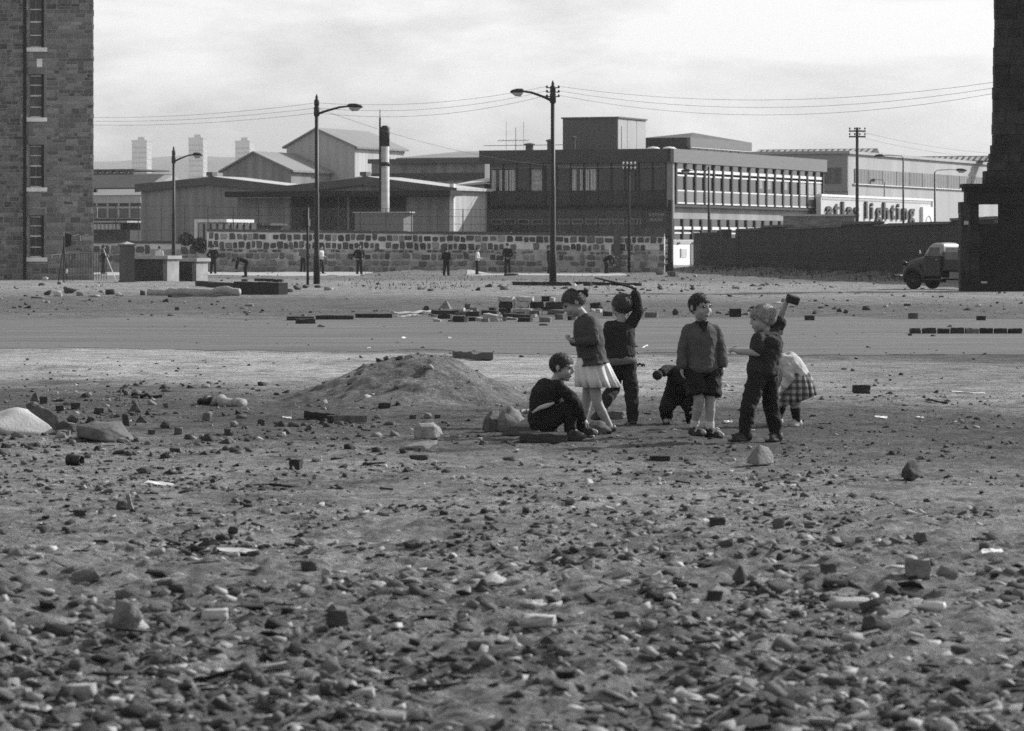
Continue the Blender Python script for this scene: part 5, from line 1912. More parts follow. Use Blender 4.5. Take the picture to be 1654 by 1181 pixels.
def blob(name, mb, material, parent, org, vox=.008, smooth=5, wr=0.0, wscale=14.0, seed=0, stretch=(1, 1, 1)):
    """Join overlapping closed shapes of mb into one smooth skin; wr adds cloth folds."""
    me = mb.mesh(name, None)
    o = bpy.data.objects.new(name, me)
    COL.objects.link(o)
    md = o.modifiers.new('r', 'REMESH')
    md.mode = 'VOXEL'
    md.voxel_size = vox
    md.use_smooth_shade = True
    if smooth:
        sm = o.modifiers.new('s', 'SMOOTH')
        sm.iterations = smooth
        sm.factor = .5
    dg = bpy.context.evaluated_depsgraph_get()
    me2 = bpy.data.meshes.new_from_object(o.evaluated_get(dg))
    bpy.data.objects.remove(o)
    bpy.data.meshes.remove(me)
    n = len(me2.vertices)
    co = np.empty(n * 3)
    me2.vertices.foreach_get('co', co)
    co = co.reshape(-1, 3)
    if wr:
        nr = np.empty(n * 3)
        me2.vertices.foreach_get('normal', nr)
        nr = nr.reshape(-1, 3)
        q = (co - np.array(org)) * wscale * np.array(stretch)
        f = fbm(q, 3, 60 + seed)
        f = (1 - np.abs(f) * 2.2) * .6 + fbm(q * 2.3, 2, 80 + seed) * .4
        co = co + nr * (wr * f)[:, None]
    co = co - np.array(org)
    me2.vertices.foreach_set('co', co.ravel())
    me2.update()
    me2.materials.clear()
    me2.materials.append(material)
    me2.polygons.foreach_set('use_smooth', [True] * len(me2.polygons))
    me2.name = name
    return link(name, me2, parent)


def frame(fwd, up):
    f = Vector(fwd).normalized()
    s = f.cross(Vector(up)).normalized()           # the figure's right
    u = s.cross(f).normalized()
    return f, s, u


def head_shape(mb, c, fwd, up, h):
    f, s, u = frame(fwd, up)
    M = Matrix((s, f, u)).transposed()
    at = lambda a, b, d: Vector(c) + s * (a * h) + f * (b * h) + u * (d * h)
    mb.ell(at(0, -.07, .10), (.385 * h, .45 * h, .40 * h), M, 20, 14)
    mb.ell(at(0, .10, -.16), (.31 * h, .30 * h, .33 * h), M, 18, 12)
    mb.ell(at(0, .22, -.40), (.13 * h, .13 * h, .10 * h), M, 12, 8)
    for q in (-1, 1):
        mb.ell(at(q * .17, .24, -.16), (.13 * h, .13 * h, .14 * h), M, 12, 8)
        mb.ell(at(q * .39, -.06, -.03), (.035 * h, .085 * h, .13 * h), M, 10, 8)
        mb.ell(at(q * .15, .345, .085), (.12 * h, .05 * h, .035 * h), M, 10, 8)
    mb.ell(at(0, .415, -.10), (.055 * h, .075 * h, .06 * h), M, 10, 8)
    mb.cap(at(0, .37, .06), at(0, .44, -.08), .035 * h, .045 * h, 8)
    mb.ell(at(0, .36, -.27), (.11 * h, .045 * h, .05 * h), M, 10, 8)
    return at, M


def face_parts(parent, org, at, M, h):
    for q in (-1, 1):
        MB().ell(at(q * .155, .352, .02) - Vector(org), (.062 * h, .034 * h, .030 * h), M, 10, 8).build('eye', M_EYE, parent, True)
        MB().ell(at(q * .16, .392, .10) - Vector(org), (.085 * h, .02 * h, .016 * h), M, 10, 6).build('eyebrow', M_HAIR_MID, parent, True)
    MB().ell(at(0, .385, -.265) - Vector(org), (.095 * h, .026 * h, .020 * h), M, 10, 6).build('mouth', M_LIP, parent, True)


def hair(parent, org, c, fwd, up, h, material, front=.50, back=-.42, side=-.05, vol=1.10, seed=0, tuft=.03, bowl=False):
    f, s, u = frame(fwd, up)
    nu, nv = 120, 60
    vs, fs = [], []
    cc = Vector(c) + u * (.10 * h) - f * (.07 * h)
    th = np.linspace(0, 2 * PI, nu, endpoint=False)
    dirs = []
    for j in range(nv + 1):
        ph = PI * j / nv
        for t in th:
            dirs.append((math.sin(ph) * math.sin(t), math.sin(ph) * math.cos(t), math.cos(ph)))     # (side, forward, up)
    dirs = np.array(dirs)
    az = np.arctan2(dirs[:, 0], dirs[:, 1])
    ca = np.cos(az)
    lim = np.where(ca > 0, side + (front - side) * np.clip(ca * 1.9 - .45, 0, 1), side + (back - side) * np.clip(-ca * 1.6, 0, 1))
    streak = fbm(np.stack([np.sin(az) * 7, np.cos(az) * 7, dirs[:, 2] * 2.0], -1), 3, 90 + seed)
    lim = lim + .15 * streak + .12 * vnoise(np.stack([np.sin(az) * 24, np.cos(az) * 24, az * 0], -1), 99 + seed)
    m = sstep(-.08, .10, dirs[:, 2] - lim)
    strand = fbm(np.stack([np.sin(az) * 26, np.cos(az) * 26, dirs[:, 2] * 4.0], -1), 2, 97 + seed)
    rad = (.90 + (vol - .90) * m) + m * (tuft * (streak + .8 * fbm(dirs * 9, 3, 95 + seed)) + .022 * strand)
    for d, q in zip(dirs, rad):
        vs.append(cc + s * (d[0] * .40 * h * q) + f * (d[1] * (.452 if d[1] > 0 else .465) * h * q) + u * (d[2] * .415 * h * q) - Vector(org))
    for j in range(nv):
        for k in range(nu):
            fs.append((j * nu + k, j * nu + (k + 1) % nu, (j + 1) * nu + (k + 1) % nu, (j + 1) * nu + k))
    tri = [q for a_, b_, c_, d_ in fs for q in ((a_, b_, c_), (a_, c_, d_))]
    rl = np.random.default_rng(300 + seed)           # loose locks combed away from the crown
    crown = Vector((0, -.45, .9)).normalized()
    got = 0
    while got < 620:
        d = Vector(rl.standard_normal(3)).normalized()
        ca_ = d.y / max(1e-6, math.hypot(d.x, d.y))
        lm = side + (front - side) * min(max(ca_ * 1.9 - .45, 0), 1) if ca_ > 0 else side + (back - side) * min(max(-ca_ * 1.6, 0), 1)
        if d.z < lm + .02:
            continue
        got += 1
        tg = (d * d.dot(crown) - crown)
        tg = (tg - d * tg.dot(d)).normalized() + Vector(rl.standard_normal(3)) * .35
        tg = (tg - d * tg.dot(d)).normalized()
        L_ = rl.uniform(.16, .34) * (.6 + 5.5 * tuft)
        w_ = rl.uniform(.018, .034)
        loc = lambda q: cc + s * (q.x * .40 * h) + f * (q.y * (.452 if q.y > 0 else .465) * h) + u * (q.z * .415 * h) - Vector(org)
        r0_ = vol + .0
        lift = rl.uniform(.0, .05) + tuft * rl.uniform(0, 1.2)
        sd_ = tg.cross(d)
        m_ = (d + tg * L_ * .55).normalized() * (r0_ + .03 + lift * .6)
        e_ = (d + tg * L_).normalized() * (r0_ + .0 + lift)
        b0 = d * (r0_ - .03)
        n0 = len(vs)
        vs += [loc(b0 + sd_ * w_), loc(b0 - sd_ * w_), loc(m_ + sd_ * w_ * .8), loc(m_ - sd_ * w_ * .8), loc(e_)]
        tri += [(n0, n0 + 1, n0 + 3), (n0, n0 + 3, n0 + 2), (n0 + 2, n0 + 3, n0 + 4)]
    me = fast_mesh('hair', np.array([tuple(v) for v in vs]), np.array(tri), material, True)
    return link('hair', me, parent)


def hand_shape(mb, wrist, d, palm, size, curl=.5, fist=False):
    """A palm and five fingers. d: from the wrist towards the knuckles, palm: out of the palm."""
    d = Vector(d).normalized()
    n = (Vector(palm) - d * Vector(palm).dot(d)).normalized()
    s = d.cross(n).normalized()
    w = Vector(wrist)
    M = Matrix((s, d, n)).transposed()
    mb.ell(w + d * size * .28, (size * .25, size * .34, size * .13), M, 12, 8)
    for k, (o, ln) in enumerate(((-.19, .40), (-.065, .46), (.065, .43), (.19, .34))):
        b = w + d * size * .48 + s * (o * size)
        c1, c2 = (1.5, 2.6) if fist else (curl * .7, curl * 1.5)
        e1 = b + (d * math.cos(c1 * .6) + n * math.sin(c1 * .6)) * (ln * size * .52)
        e2 = e1 + (d * math.cos(c2) + n * math.sin(c2)) * (ln * size * .48)
        mb.cap(b, e1, size * .078, size * .066, 8)
        mb.cap(e1, e2, size * .066, size * .052, 8)
    b = w + d * size * .14 - s * size * .16
    e1 = b + (d * .6 - s * .75 + n * .35).normalized() * size * .30
    e2 = e1 + (d * .9 - s * .1 + n * .55).normalized() * size * .22
    mb.cap(b, e1, size * .10, size * .078, 8)
    mb.cap(e1, e2, size * .078, size * .06, 8)


def shoe_shape(mb, ankle, toe, r=.036, sole_z=None, height=.05):
    a, t_ = Vector(ankle), Vector(toe)
    d = Vector((t_.x - a.x, t_.y - a.y, 0))
    L_ = d.length
    d.normalize()
    heel = Vector((a.x, a.y, t_.z + r * .9)) - d * .025
    mb.cap(heel, Vector((t_.x, t_.y, t_.z + r * .75)) - d * r, r * 1.0, r * .92, 12)
    mb.cap(heel + Vector((0, 0, .005)), a + Vector((0, 0, .0)), r * .98, r * .9, 12)
    mb.cap(a + Vector((0, 0, -.005)), Vector((t_.x, t_.y, t_.z + r * .9)) - d * L_ * .45, r * .85, r * .9, 12)
    s = d.cross(Vector((0, 0, 1)))
    pts = []
    for k in range(14):
        q = 2 * PI * k / 14
        pts.append((heel + (t_ - heel) * (.5 + .56 * math.cos(q)) + s * (r * 1.08 * math.sin(q))))
    pts = [(p.x, p.y, t_.z) for p in pts]
    mb.prism(pts, (0, 0, .018))


def torso_rings(hip, chest, neck, side, wid, dep, sh=1.0, lean=None):
    """Elliptic rings from hip to neck; side is the figure's right, across the shoulders."""
    hip, chest, neck = Vector(hip), Vector(chest), Vector(neck)
    side = Vector(side).normalized()
    out = []
    path = [(hip, 1.02, 1.0), (hip.lerp(chest, .35), .92, .95), (hip.lerp(chest, .7), .97, 1.0), (chest, 1.04, 1.0), (chest.lerp(neck, .5), 1.0 * sh, .86), (chest.lerp(neck, .8), .62 * sh, .66), (neck, .36, .44)]
    for i, (c, a, b) in enumerate(path):
        d = (path[min(i + 1, 6)][0] - path[max(i - 1, 0)][0]).normalized()
        s = (side - d * side.dot(d)).normalized()
        f = d.cross(s).normalized()
        out.append((c, s * wid * a, f * dep * b))
    return out


def person(label, feet, name='person', cat='person', group=None):
    g = Vector(feet)
    return thing(name, label, cat, g, 0, group), g


class Fig:
    """Places joints given as photo column, photo row and a step towards (+) or away from the camera."""

    def __init__(s, px, py):
        s.g = G(px, py)
        s.D = s.g.y
        s.s = s.D / F

    def __call__(s, px, py, near=0.0):
        return P(px, py, s.D - near)
def limb(mb, pts, rs):
    for k in range(len(pts) - 1):
        mb.cap(pts[k], pts[k + 1], rs[k], rs[k + 1], 12)


def dress(t, g, J):
    """Build a child from its description J."""
    org = g
    up = Vector((0, 0, 1))
    body = MB()
    at, M = head_shape(body, J['head'], J['face'], J.get('head_up', up), J['hh'])
    body.cap(J['neck'] - Vector((0, 0, .02)), Vector(J['head']) - Vector(J['face']).normalized() * (.08 * J['hh']) - up * (.15 * J['hh']), .044, .042, 12)
    rings = torso_rings(J['hip'], J['chest'], J['neck'], J['side'], J['wid'], J['dep'])
    body.loft([(c, a * .86, b * .86) for c, a, b in rings], 18)
    for a in J['arms']:
        S, E, W, H = a['s'], a['e'], a['w'], a['h']
        limb(body, [S, E, W], [.036, .030, .023])
        body.cap(J['chest'].lerp(J['neck'], .45), S, .045, .038, 12)
        hand_shape(body, W, H - W, a['palm'], a.get('size', .115), a.get('curl', .6), a.get('fist', False))
    for l in J['legs']:
        limb(body, [l['hip'], l['knee'], l['ankle']], [.058, .045, .030])
        calf = l['knee'].lerp(l['ankle'], .32)
        body.cap(calf, l['knee'].lerp(l['ankle'], .6), .044, .036, 12)
        body.cap(l['ankle'], l['toe'] + Vector((0, 0, .03)), .028, .022, 10)
    b = blob('body', body, M_SKIN, t, org, .0062, 3)
    face_parts(t, org, at, M, J['hh'])
    hk = J['hair']
    hair(t, org, J['head'], J['face'], J.get('head_up', up), J['hh'], hk[0], *hk[1:5], seed=hk[5], tuft=hk[6] if len(hk) > 6 else .03)
    # upper garment
    top = MB()
    k = J.get('top_k', 1.0)
    fat = J.get('fat', .012)
    rr = [(c, a.normalized() * (a.length * k + fat), b_.normalized() * (b_.length * k + fat)) for c, a, b_ in rings[:-1]]
    hem = J.get('hem', 0.0)
    if hem:
        c0, a0, b0 = rr[0]
        d0 = (rings[0][0] - rings[1][0]).normalized()
        rr.insert(0, (c0 + d0 * hem, a0 * J.get('flare', 1.0), b0 * J.get('flare', 1.0)))
    c1, a1, b1 = rings[-1]
    rr.append((c1.lerp(rings[-2][0], .35), a1.normalized() * .060, b1.normalized() * .056))
    top.loft(rr, 24)
    for a in J['arms']:
        S, E, W = a['s'], a['e'], a['w']
        fe = a.get('sleeve', .96)
        top.cap(J['chest'].lerp(J['neck'], .5), S, .058, .048, 12)
        top.cap(J['neck'] - Vector((0, 0, .022)), S, .042, .046, 12)
        if fe > .5:
            limb(top, [S, S.lerp(E, .55), E, E.lerp(W, (fe - .5) * 2)], [.049, .047, .043, .036])
            if a.get('cuff'):
                top.cap(E.lerp(W, (fe - .5) * 2 - .3), E.lerp(W, (fe - .5) * 2), .046, .044, 12)
        else:
            limb(top, [S, S.lerp(E, fe * 2)], [.050, .056])
    if J.get('welt'):
        c0, a0, b0 = rr[0]
        top.loft([(c0 - Vector((0, 0, .012)), a0 * .97, b0 * .97), (c0 + Vector((0, 0, .03)), a0 * 1.05, b0 * 1.05)], 24)
    blob(J['top_name'], top, J['top_mat'], t, org, .0075, 4, J.get('top_wr', .006) * 1.7, 12, J['seed'])
    if J.get('shirt'):
        c0, a0, b0 = rr[0]
        MB().loft([(c0 - Vector((0, 0, J['shirt'])) - org, a0 * 1.0, b0 * 1.0), (c0 + Vector((0, 0, .02)) - org, a0 * .97, b0 * .97)], 24).build('shirt_tail', M_SHIRT_DIM, t, True)
    if J.get('collar'):
        c0, a0, b0 = rings[-1]
        MB().loft([(c0 - Vector((0, 0, .03)) - org, a0.normalized() * .062, b0.normalized() * .060), (c0 + Vector((0, 0, .012)) - org, a0.normalized() * .052, b0.normalized() * .050)], 20).build('collar', J['collar'], t, True)
    # lower garment
    if J['lower'] in ('trousers', 'shorts'):
        low = MB()
        hp = J['hip']
        low.loft([(hp - Vector((0, 0, .07)), J['side'] * (J['wid'] * .92), J['fw'] * (J['dep'] * .95)), (hp + Vector((0, 0, .0)), J['side'] * (J['wid'] * 1.02 + .006), J['fw'] * (J['dep'] * 1.05 + .006)), (hp + Vector((0, 0, .03 if J['lower'] == 'shorts' else .06)), J['side'] * (J['wid'] * .93 + .002), J['fw'] * (J['dep'] * .95 + .002))], 20)
        for l in J['legs']:
            if J['lower'] == 'trousers':
                limb(low, [l['hip'], l['knee'], l['knee'].lerp(l['ankle'], .5), l['ankle']], [.078, .060, .055, .045])
            else:
                e_ = l['hip'].lerp(l['knee'], J.get('short_len', .72))
                dd = (e_ - l['hip']).normalized()
                s1 = (J['side'] - dd * J['side'].dot(dd)).normalized()
                f1 = dd.cross(s1).normalized()
                low.loft([(l['hip'] - dd * .04, s1 * .072, f1 * .080), (l['hip'] + dd * .03, s1 * .080, f1 * .088), (e_ - dd * .03, s1 * .083, f1 * .090), (e_, s1 * .086, f1 * .093)], 20)
        blob(J['lower'], low, J['low_mat'], t, org, .0078, 4, J.get('low_wr', .007) * 1.6, 12, J['seed'] + 3)
    elif J['lower'] == 'skirt':
        n_p, amp = J['pleats'], J['pleat_amp']
        rs_ = random.Random(J['seed'])
        phs = [rs_.uniform(-.5, .5) for _ in range(8)]
        fold = lambda th, q: 1 + amp * q * (math.sin(n_p * th + 1.2 * math.sin(2 * th + phs[0])) + .5 * math.sin((n_p * 2 - 3) * th + phs[1]))
        rk = J['skirt']
        vs = MB().loft([(Vector(c) - org, Vector(a), Vector(b_)) for c, a, b_ in rk], 96, False, fold)
        o_ = vs.build('skirt', J['low_mat'], t, True)
        so = o_.modifiers.new('thick', 'SOLIDIFY')
        so.thickness = .005
        for p in o_.data.polygons:
            p.use_smooth = True
    # socks and shoes
    for l in J['legs']:
        if l.get('sock'):
            sk = MB()
            sk.cap(l['knee'].lerp(l['ankle'], l['sock']), l['ankle'], .046 if l['sock'] < .4 else .036, .034, 12)
            blob('sock', sk, l.get('sock_mat', M_SOCK), t, org, .006, 2, .003, 30)
        sh = MB()
        shoe_shape(sh, l['ankle'], l['toe'], l.get('shoe_r', .037))
        blob('shoe', sh, l.get('shoe_mat', M_SHOE), t, org, .006, 3)
        if l.get('strap'):
            m_ = l['ankle'].lerp(l['toe'], .55) + Vector((0, 0, .035))
            d_ = (l['toe'] - l['ankle']).normalized()
            s_ = d_.cross(up).normalized()
            MB().tube([m_ + s_ * .042 - Vector((0, 0, .03)) - org, m_ + s_ * .022 + up * .006 - org, m_ + up * .014 - org, m_ - s_ * .022 + up * .006 - org, m_ - s_ * .042 - Vector((0, 0, .03)) - org], .009, 6).build('strap', M_SHOE_LT, t)
    return b


CHILD = 'children playing on the waste ground'

# 1 -- boy standing in a grey V-neck jumper
f = Fig(1138, 707)
t, g = person('boy standing in grey V-neck jumper and dark shorts, arms hanging, looking aside', f.g, 'boy', 'boy', CHILD)
fw = Vector((.35, -.93, 0)).normalized()
J = dict(seed=1, head=f(1132, 496, .02), face=Vector((.62, -.78, -.06)), hh=.225, neck=f(1133, 521), chest=f(1133.5, 545), hip=f(1134.5, 592), side=Vector((-.93, -.35, 0)), fw=fw, wid=.112, dep=.088,
         arms=[dict(s=f(1112, 533, .03), e=f(1102, 565, .02), w=f(1101, 593, .06), h=f(1102, 606, .07), palm=(1, -.2, 0), cuff=True, sleeve=.93), dict(s=f(1155, 534, -.03), e=f(1165, 566, -.05), w=f(1167.5, 592, -.01), h=f(1166.5, 606, 0), palm=(-1, -.3, 0), cuff=True, sleeve=.9)],
         legs=[dict(hip=f(1121, 604, .02), knee=f(1129.5, 646, .07), ankle=f(1121, 690, .0), toe=f(1137, 705, .12), sock=.78, shoe_mat=M_SHOE, strap=True), dict(hip=f(1149, 604, -.02), knee=f(1147, 648, .03), ankle=f(1147, 692, .02), toe=f(1166, 709, .14), sock=.8, strap=True)],
         hair=(M_HAIR_DK, .13, -.86, -.55, 1.015, 3, .015), top_name='jumper', top_mat=M_JUMPER_GY, top_wr=.006, hem=.035, flare=1.04, welt=True, fat=.017, lower='shorts', low_mat=M_SHORTS, short_len=.80, low_wr=.012)
dress(t, g, J)
c = J['neck'] - Vector(g)
nk = MB()                                           # open V neckline: dark shirt showing below the chin
nk.add([c + Vector(q) for q in ((-.060, -.060, .012), (.055, -.075, .012), (.024, -.122, -.075), (-.060, -.035, .012), (.055, -.05, .012), (.024, -.085, -.075))], [(0, 1, 2), (5, 4, 3), (0, 3, 4, 1), (1, 4, 5, 2), (2, 5, 3, 0)])
nk.build('shirt_front', M_JUMPER_BK, t)

# 2 -- girl in a blazer and white skirt, head bowed
f = Fig(985, 700)
t, g = person('girl in dark blazer and white pleated skirt with a white hair ribbon, head bowed', f.g, 'girl', 'girl', CHILD)
face = Vector((-.86, -.12, -.48))
hu = Vector((-.48, 0, .88))
J = dict(seed=2, head=f(926, 489, .0), face=face, head_up=hu, hh=.225, neck=f(944, 509), chest=f(950, 536), hip=f(957, 585), side=Vector((-.25, .97, 0)), fw=Vector((-.97, -.25, 0)), wid=.125, dep=.10,
         arms=[dict(s=f(953, 519, .10), e=f(961, 551, .15), w=f(931, 553, .16), h=f(919, 549, .15), palm=(0, 0, 1), size=.12, curl=.9, sleeve=.95), dict(s=f(944, 517, -.12), e=f(943, 550, -.14), w=f(925, 552, -.02), h=f(915, 545, .05), palm=(0, -.3, 1), sleeve=.95)],
         legs=[dict(hip=f(957, 608, .05), knee=f(965, 652, .09), ankle=f(986, 692, .06), toe=f(968, 699, .14), shoe_r=.034), dict(hip=f(953, 606, -.08), knee=f(948, 648, -.10), ankle=f(940, 688, -.10), toe=f(922, 696, -.08), shoe_r=.034)],
         hair=(M_HAIR_MID, .16, -.82, -.45, 1.03, 5, .025), top_name='blazer', top_mat=M_BLAZER, top_wr=.006, hem=.02, flare=1.22, fat=.020, lower='skirt', low_mat=M_SKIRT, pleats=13, pleat_amp=.12)
sd, fd_ = J['side'], J['fw']
J['skirt'] = [(f(956, 578), sd * .115, fd_ * .125), (f(957, 592), sd * .135, fd_ * .15), (f(961, 610), sd * .155, fd_ * .165), (f(965.5, 625, 0), sd * .175, fd_ * .175)]
dress(t, g, J)
a, s_, u = frame(face, hu)
hc = Vector(J['head'])
rb = MB()                                           # two loops and a tail of white ribbon tied on the crown
k_ = Vector((0, .035, 0))
rb.prism([f(922, 464, .03) - g, f(928, 457, .03) - g, f(932.5, 461, .03) - g, f(931, 468.5, .07) - g], k_)
rb.prism([f(932, 461, .06) - g, f(942, 458.5, .04) - g, f(943, 468.5, .06) - g, f(932, 468.5, .08) - g], k_)
rb.prism([f(919, 455, .03) - g, f(923, 452.5, .03) - g, f(930, 461, .05) - g, f(927, 464.5, .05) - g], k_ * .5)
rb.ell(f(932.3, 467, .06) - g, (.014, .018, .016))
rb.build('hair_ribbon', M_WHITE, t)
tail = MB()
tc_ = f(942, 473, 0)
tail.cap(tc_, f(945.5, 470, 0), .026, .028)
tail.cap(f(945.5, 470, 0), f(947.5, 477, 0), .026, .016)
blob('ponytail', tail, M_HAIR_DK, t, g, .006, 2, .006, 40)
# blazer pocket flap and lapel
cb = J['hip'] - Vector(g)
MB().cbox(cb + Vector((-.03, -.152, .045)), .075, .012, .022).build('pocket_flap', M_BLAZER, t)

# 3 -- boy sitting on a plank
f = Fig(900, 706)
t, g = person('boy sitting hunched on a dark plank in black jumper and trousers, arms round shins', f.g, 'boy', 'boy', CHILD)
J = dict(seed=3, head=f(909, 593, .02), face=Vector((.90, -.32, -.16)), hh=.222, neck=f(896, 616), chest=f(884, 637), hip=f(878, 679), side=Vector((.15, -.98, 0)), fw=Vector((.98, .15, 0)), wid=.14, dep=.115,
         arms=[dict(s=f(903, 624, .12), e=f(928, 648, .15), w=f(943, 676, .10), h=f(951, 688, .08), palm=(-.2, .2, -1), size=.11), dict(s=f(897, 624, -.11), e=f(925, 646, -.14), w=f(940, 674, -.05), h=f(948, 686, -.03), palm=(-.2, -.2, -1), size=.11)],
         legs=[dict(hip=f(884, 684, .07), knee=f(920, 655, .09), ankle=f(921, 694, .07), toe=f(941, 710, .13), sock=.86, shoe_r=.040), dict(hip=f(884, 684, -.07), knee=f(928, 652, -.08), ankle=f(938, 692, -.05), toe=f(962, 704, -.02), sock=.86, shoe_r=.040)],
         hair=(M_HAIR_DK, .18, -.84, -.55, 1.01, 7, .014), top_name='jumper', top_mat=M_JUMPER_BK, top_wr=.008, hem=.0, fat=.016, lower='trousers', low_mat=M_TROUSER, low_wr=.009)
dress(t, g, J)
sb = MB()
sb.tube([f(860, 667, .14) - g, f(872, 659, .17) - g, f(884, 655, .18) - g, f(895, 651, .165) - g], [.008, .018, .020, .008], 6)
sb.build('shirt_tail', M_SHIRT, t, True)

# 4 -- boy with a raised stick, seen from behind
f = Fig(1012, 686)
t, g = person('boy in dark jumper seen from behind, striding with one arm raised holding a stick', f.g, 'boy', 'boy', CHILD)
J = dict(seed=4, head=f(1004, 495, 0), face=Vector((-.50, .84, -.10)), hh=.215, neck=f(1002, 520), chest=f(1000.5, 537), hip=f(1004, 576), side=Vector((.86, .50, 0)), fw=Vector((-.5, .86, 0)), wid=.13, dep=.095,
         arms=[dict(s=f(1018, 526, -.02), e=f(1031.5, 503, .02), w=f(1026, 472, .0), h=f(1022.5, 463, .0), palm=(-1, 0, .2), fist=True, size=.115), dict(s=f(985, 527, .02), e=f(976, 556, -.12), w=f(968, 568, -.26), h=f(963, 573, -.3), palm=(0, 0, -1), size=.11)],
         legs=[dict(hip=f(1013, 586, -.02), knee=f(1020, 630, .0), ankle=f(1022, 676, .02), toe=f(1016, 688, -.12), shoe_r=.035), dict(hip=f(994, 586, .03), knee=f(990, 628, -.10), ankle=f(970, 662, .10), toe=f(956, 678, .02), shoe_r=.036)],
         hair=(M_HAIR_MID, .2, -.92, -.6, 1.05, 9, .06), top_name='jumper', top_mat=M_JUMPER_DK, top_wr=.007, hem=.0, welt=False, fat=.016, shirt=.07, lower='trousers', low_mat=M_TROUSER_B, low_wr=.009)
dress(t, g, J)
sp0, sp1 = f(1028, 467, .02), f(961, 448.5, .10)
st = MB().tube([sp0 - sp0, (sp1 - sp0) * .4 + Vector((0, 0, .006)), sp1 - sp0], [.012, .010, .007], 6).build('stick', M_DARKWOOD)
st.location = sp0
tag(st, 'thin dark stick held up in the fist of the striding boy', 'stick')

# 5 -- boy throwing, arm up with a brick
f = Fig(1232, 714)
t, g = person('fair-haired boy in dark short-sleeved shirt, one arm thrown up holding a brick', f.g, 'boy', 'boy', CHILD)
J = dict(seed=5, head=f(1231, 515, 0), face=Vector((-.93, -.20, -.10)), hh=.222, neck=f(1237, 538), chest=f(1238.5, 555), hip=f(1231, 602), side=Vector((-.35, .93, 0)), fw=Vector((-.93, -.35, 0)), wid=.125, dep=.105,
         arms=[dict(s=f(1225, 547, .10), e=f(1224, 570, .16), w=f(1193, 568, .16), h=f(1182, 564, .16), palm=(0, .3, -1), fist=True, size=.12, sleeve=.38), dict(s=f(1256, 531, -.08), e=f(1262, 511, -.10), w=f(1269.5, 490, -.06), h=f(1276, 483, -.05), palm=(1, -.3, 0), size=.115, curl=.9, sleeve=.22)],
         legs=[dict(hip=f(1222, 613, .07), knee=f(1209, 657, .13), ankle=f(1204, 701, .10), toe=f(1178, 714, .20), shoe_r=.040), dict(hip=f(1240, 613, -.06), knee=f(1246, 658, -.08), ankle=f(1254, 701, -.06), toe=f(1238, 714, .02), shoe_r=.040)],
         hair=(M_HAIR_FAIR, .02, -.88, -.6, 1.06, 11, .035), top_name='shirt', top_mat=M_TSHIRT, top_wr=.011, hem=.0, fat=.015, collar=M_TSHIRT, lower='trousers', low_mat=M_TROUSER, low_wr=.012)
dress(t, g, J)
bk_c = f(1280.5, 484, -.02)
bk = MB().cbox((0, 0, 0), .10, .075, .065)
bk_o = bk.build('brick', mat('held dark brick', .03, .4, 12, .9, .5, 60))
bk_o.location = bk_c
bk_o.rotation_euler = (R(12), R(16), R(15))
bvl = bk_o.modifiers.new('bev', 'BEVEL')
bvl.width = .008
tag(bk_o, 'dark brick gripped in the upraised hand of the fair-haired boy', 'brick')

# 6 -- boy bending over behind the standing boy
f = Fig(1085, 684)
t, g = person('boy in dark clothes stooping behind the standing boy, clutching a dark ball', f.g, 'boy', 'boy', CHILD)
J = dict(seed=6, head=f(1119, 596, .05), face=Vector((.35, -.75, -.55)), head_up=Vector((.3, -.5, .8)), hh=.21, neck=f(1111, 606, .05), chest=f(1104, 615, .06), hip=f(1096, 641, -.03), side=Vector((-.95, -.25, 0)), fw=Vector((.25, -.95, 0)), wid=.128, dep=.10,
         arms=[dict(s=f(1086, 599, .06), e=f(1077, 598, .12), w=f(1068, 602, .22), h=f(1063, 605, .26), palm=(.3, -.5, -.6), fist=True, size=.12, sleeve=.97), dict(s=f(1120, 612, .02), e=f(1128, 640, .10), w=f(1124, 655, .18), h=f(1121, 662, .2), palm=(-1, 0, 0), sleeve=.97)],
         legs=[dict(hip=f(1083, 645, .0), knee=f(1076, 660, .10), ankle=f(1077, 677, .02), toe=f(1076, 686, .14), shoe_r=.036), dict(hip=f(1109, 645, 0), knee=f(1117, 662, .08), ankle=f(1117, 680, .0), toe=f(1119, 689, .12), shoe_r=.036)],
         hair=(M_HAIR_DK, .18, -.85, -.5, 1.03, 13, .03), top_name='jumper', top_mat=M_JUMPER_BK, top_wr=.008, fat=.016, lower='trousers', low_mat=M_TROUSER, low_wr=.009)
dress(t, g, J)
bl = MB().ell((0, 0, 0), (.046, .046, .044), None, 18, 12).build('ball', M_JUMPER_DK, None, True)
bl.location = f(1062, 606, .31)
tag(bl, 'dark round ball held in the stooping boy\'s outstretched hand', 'ball')

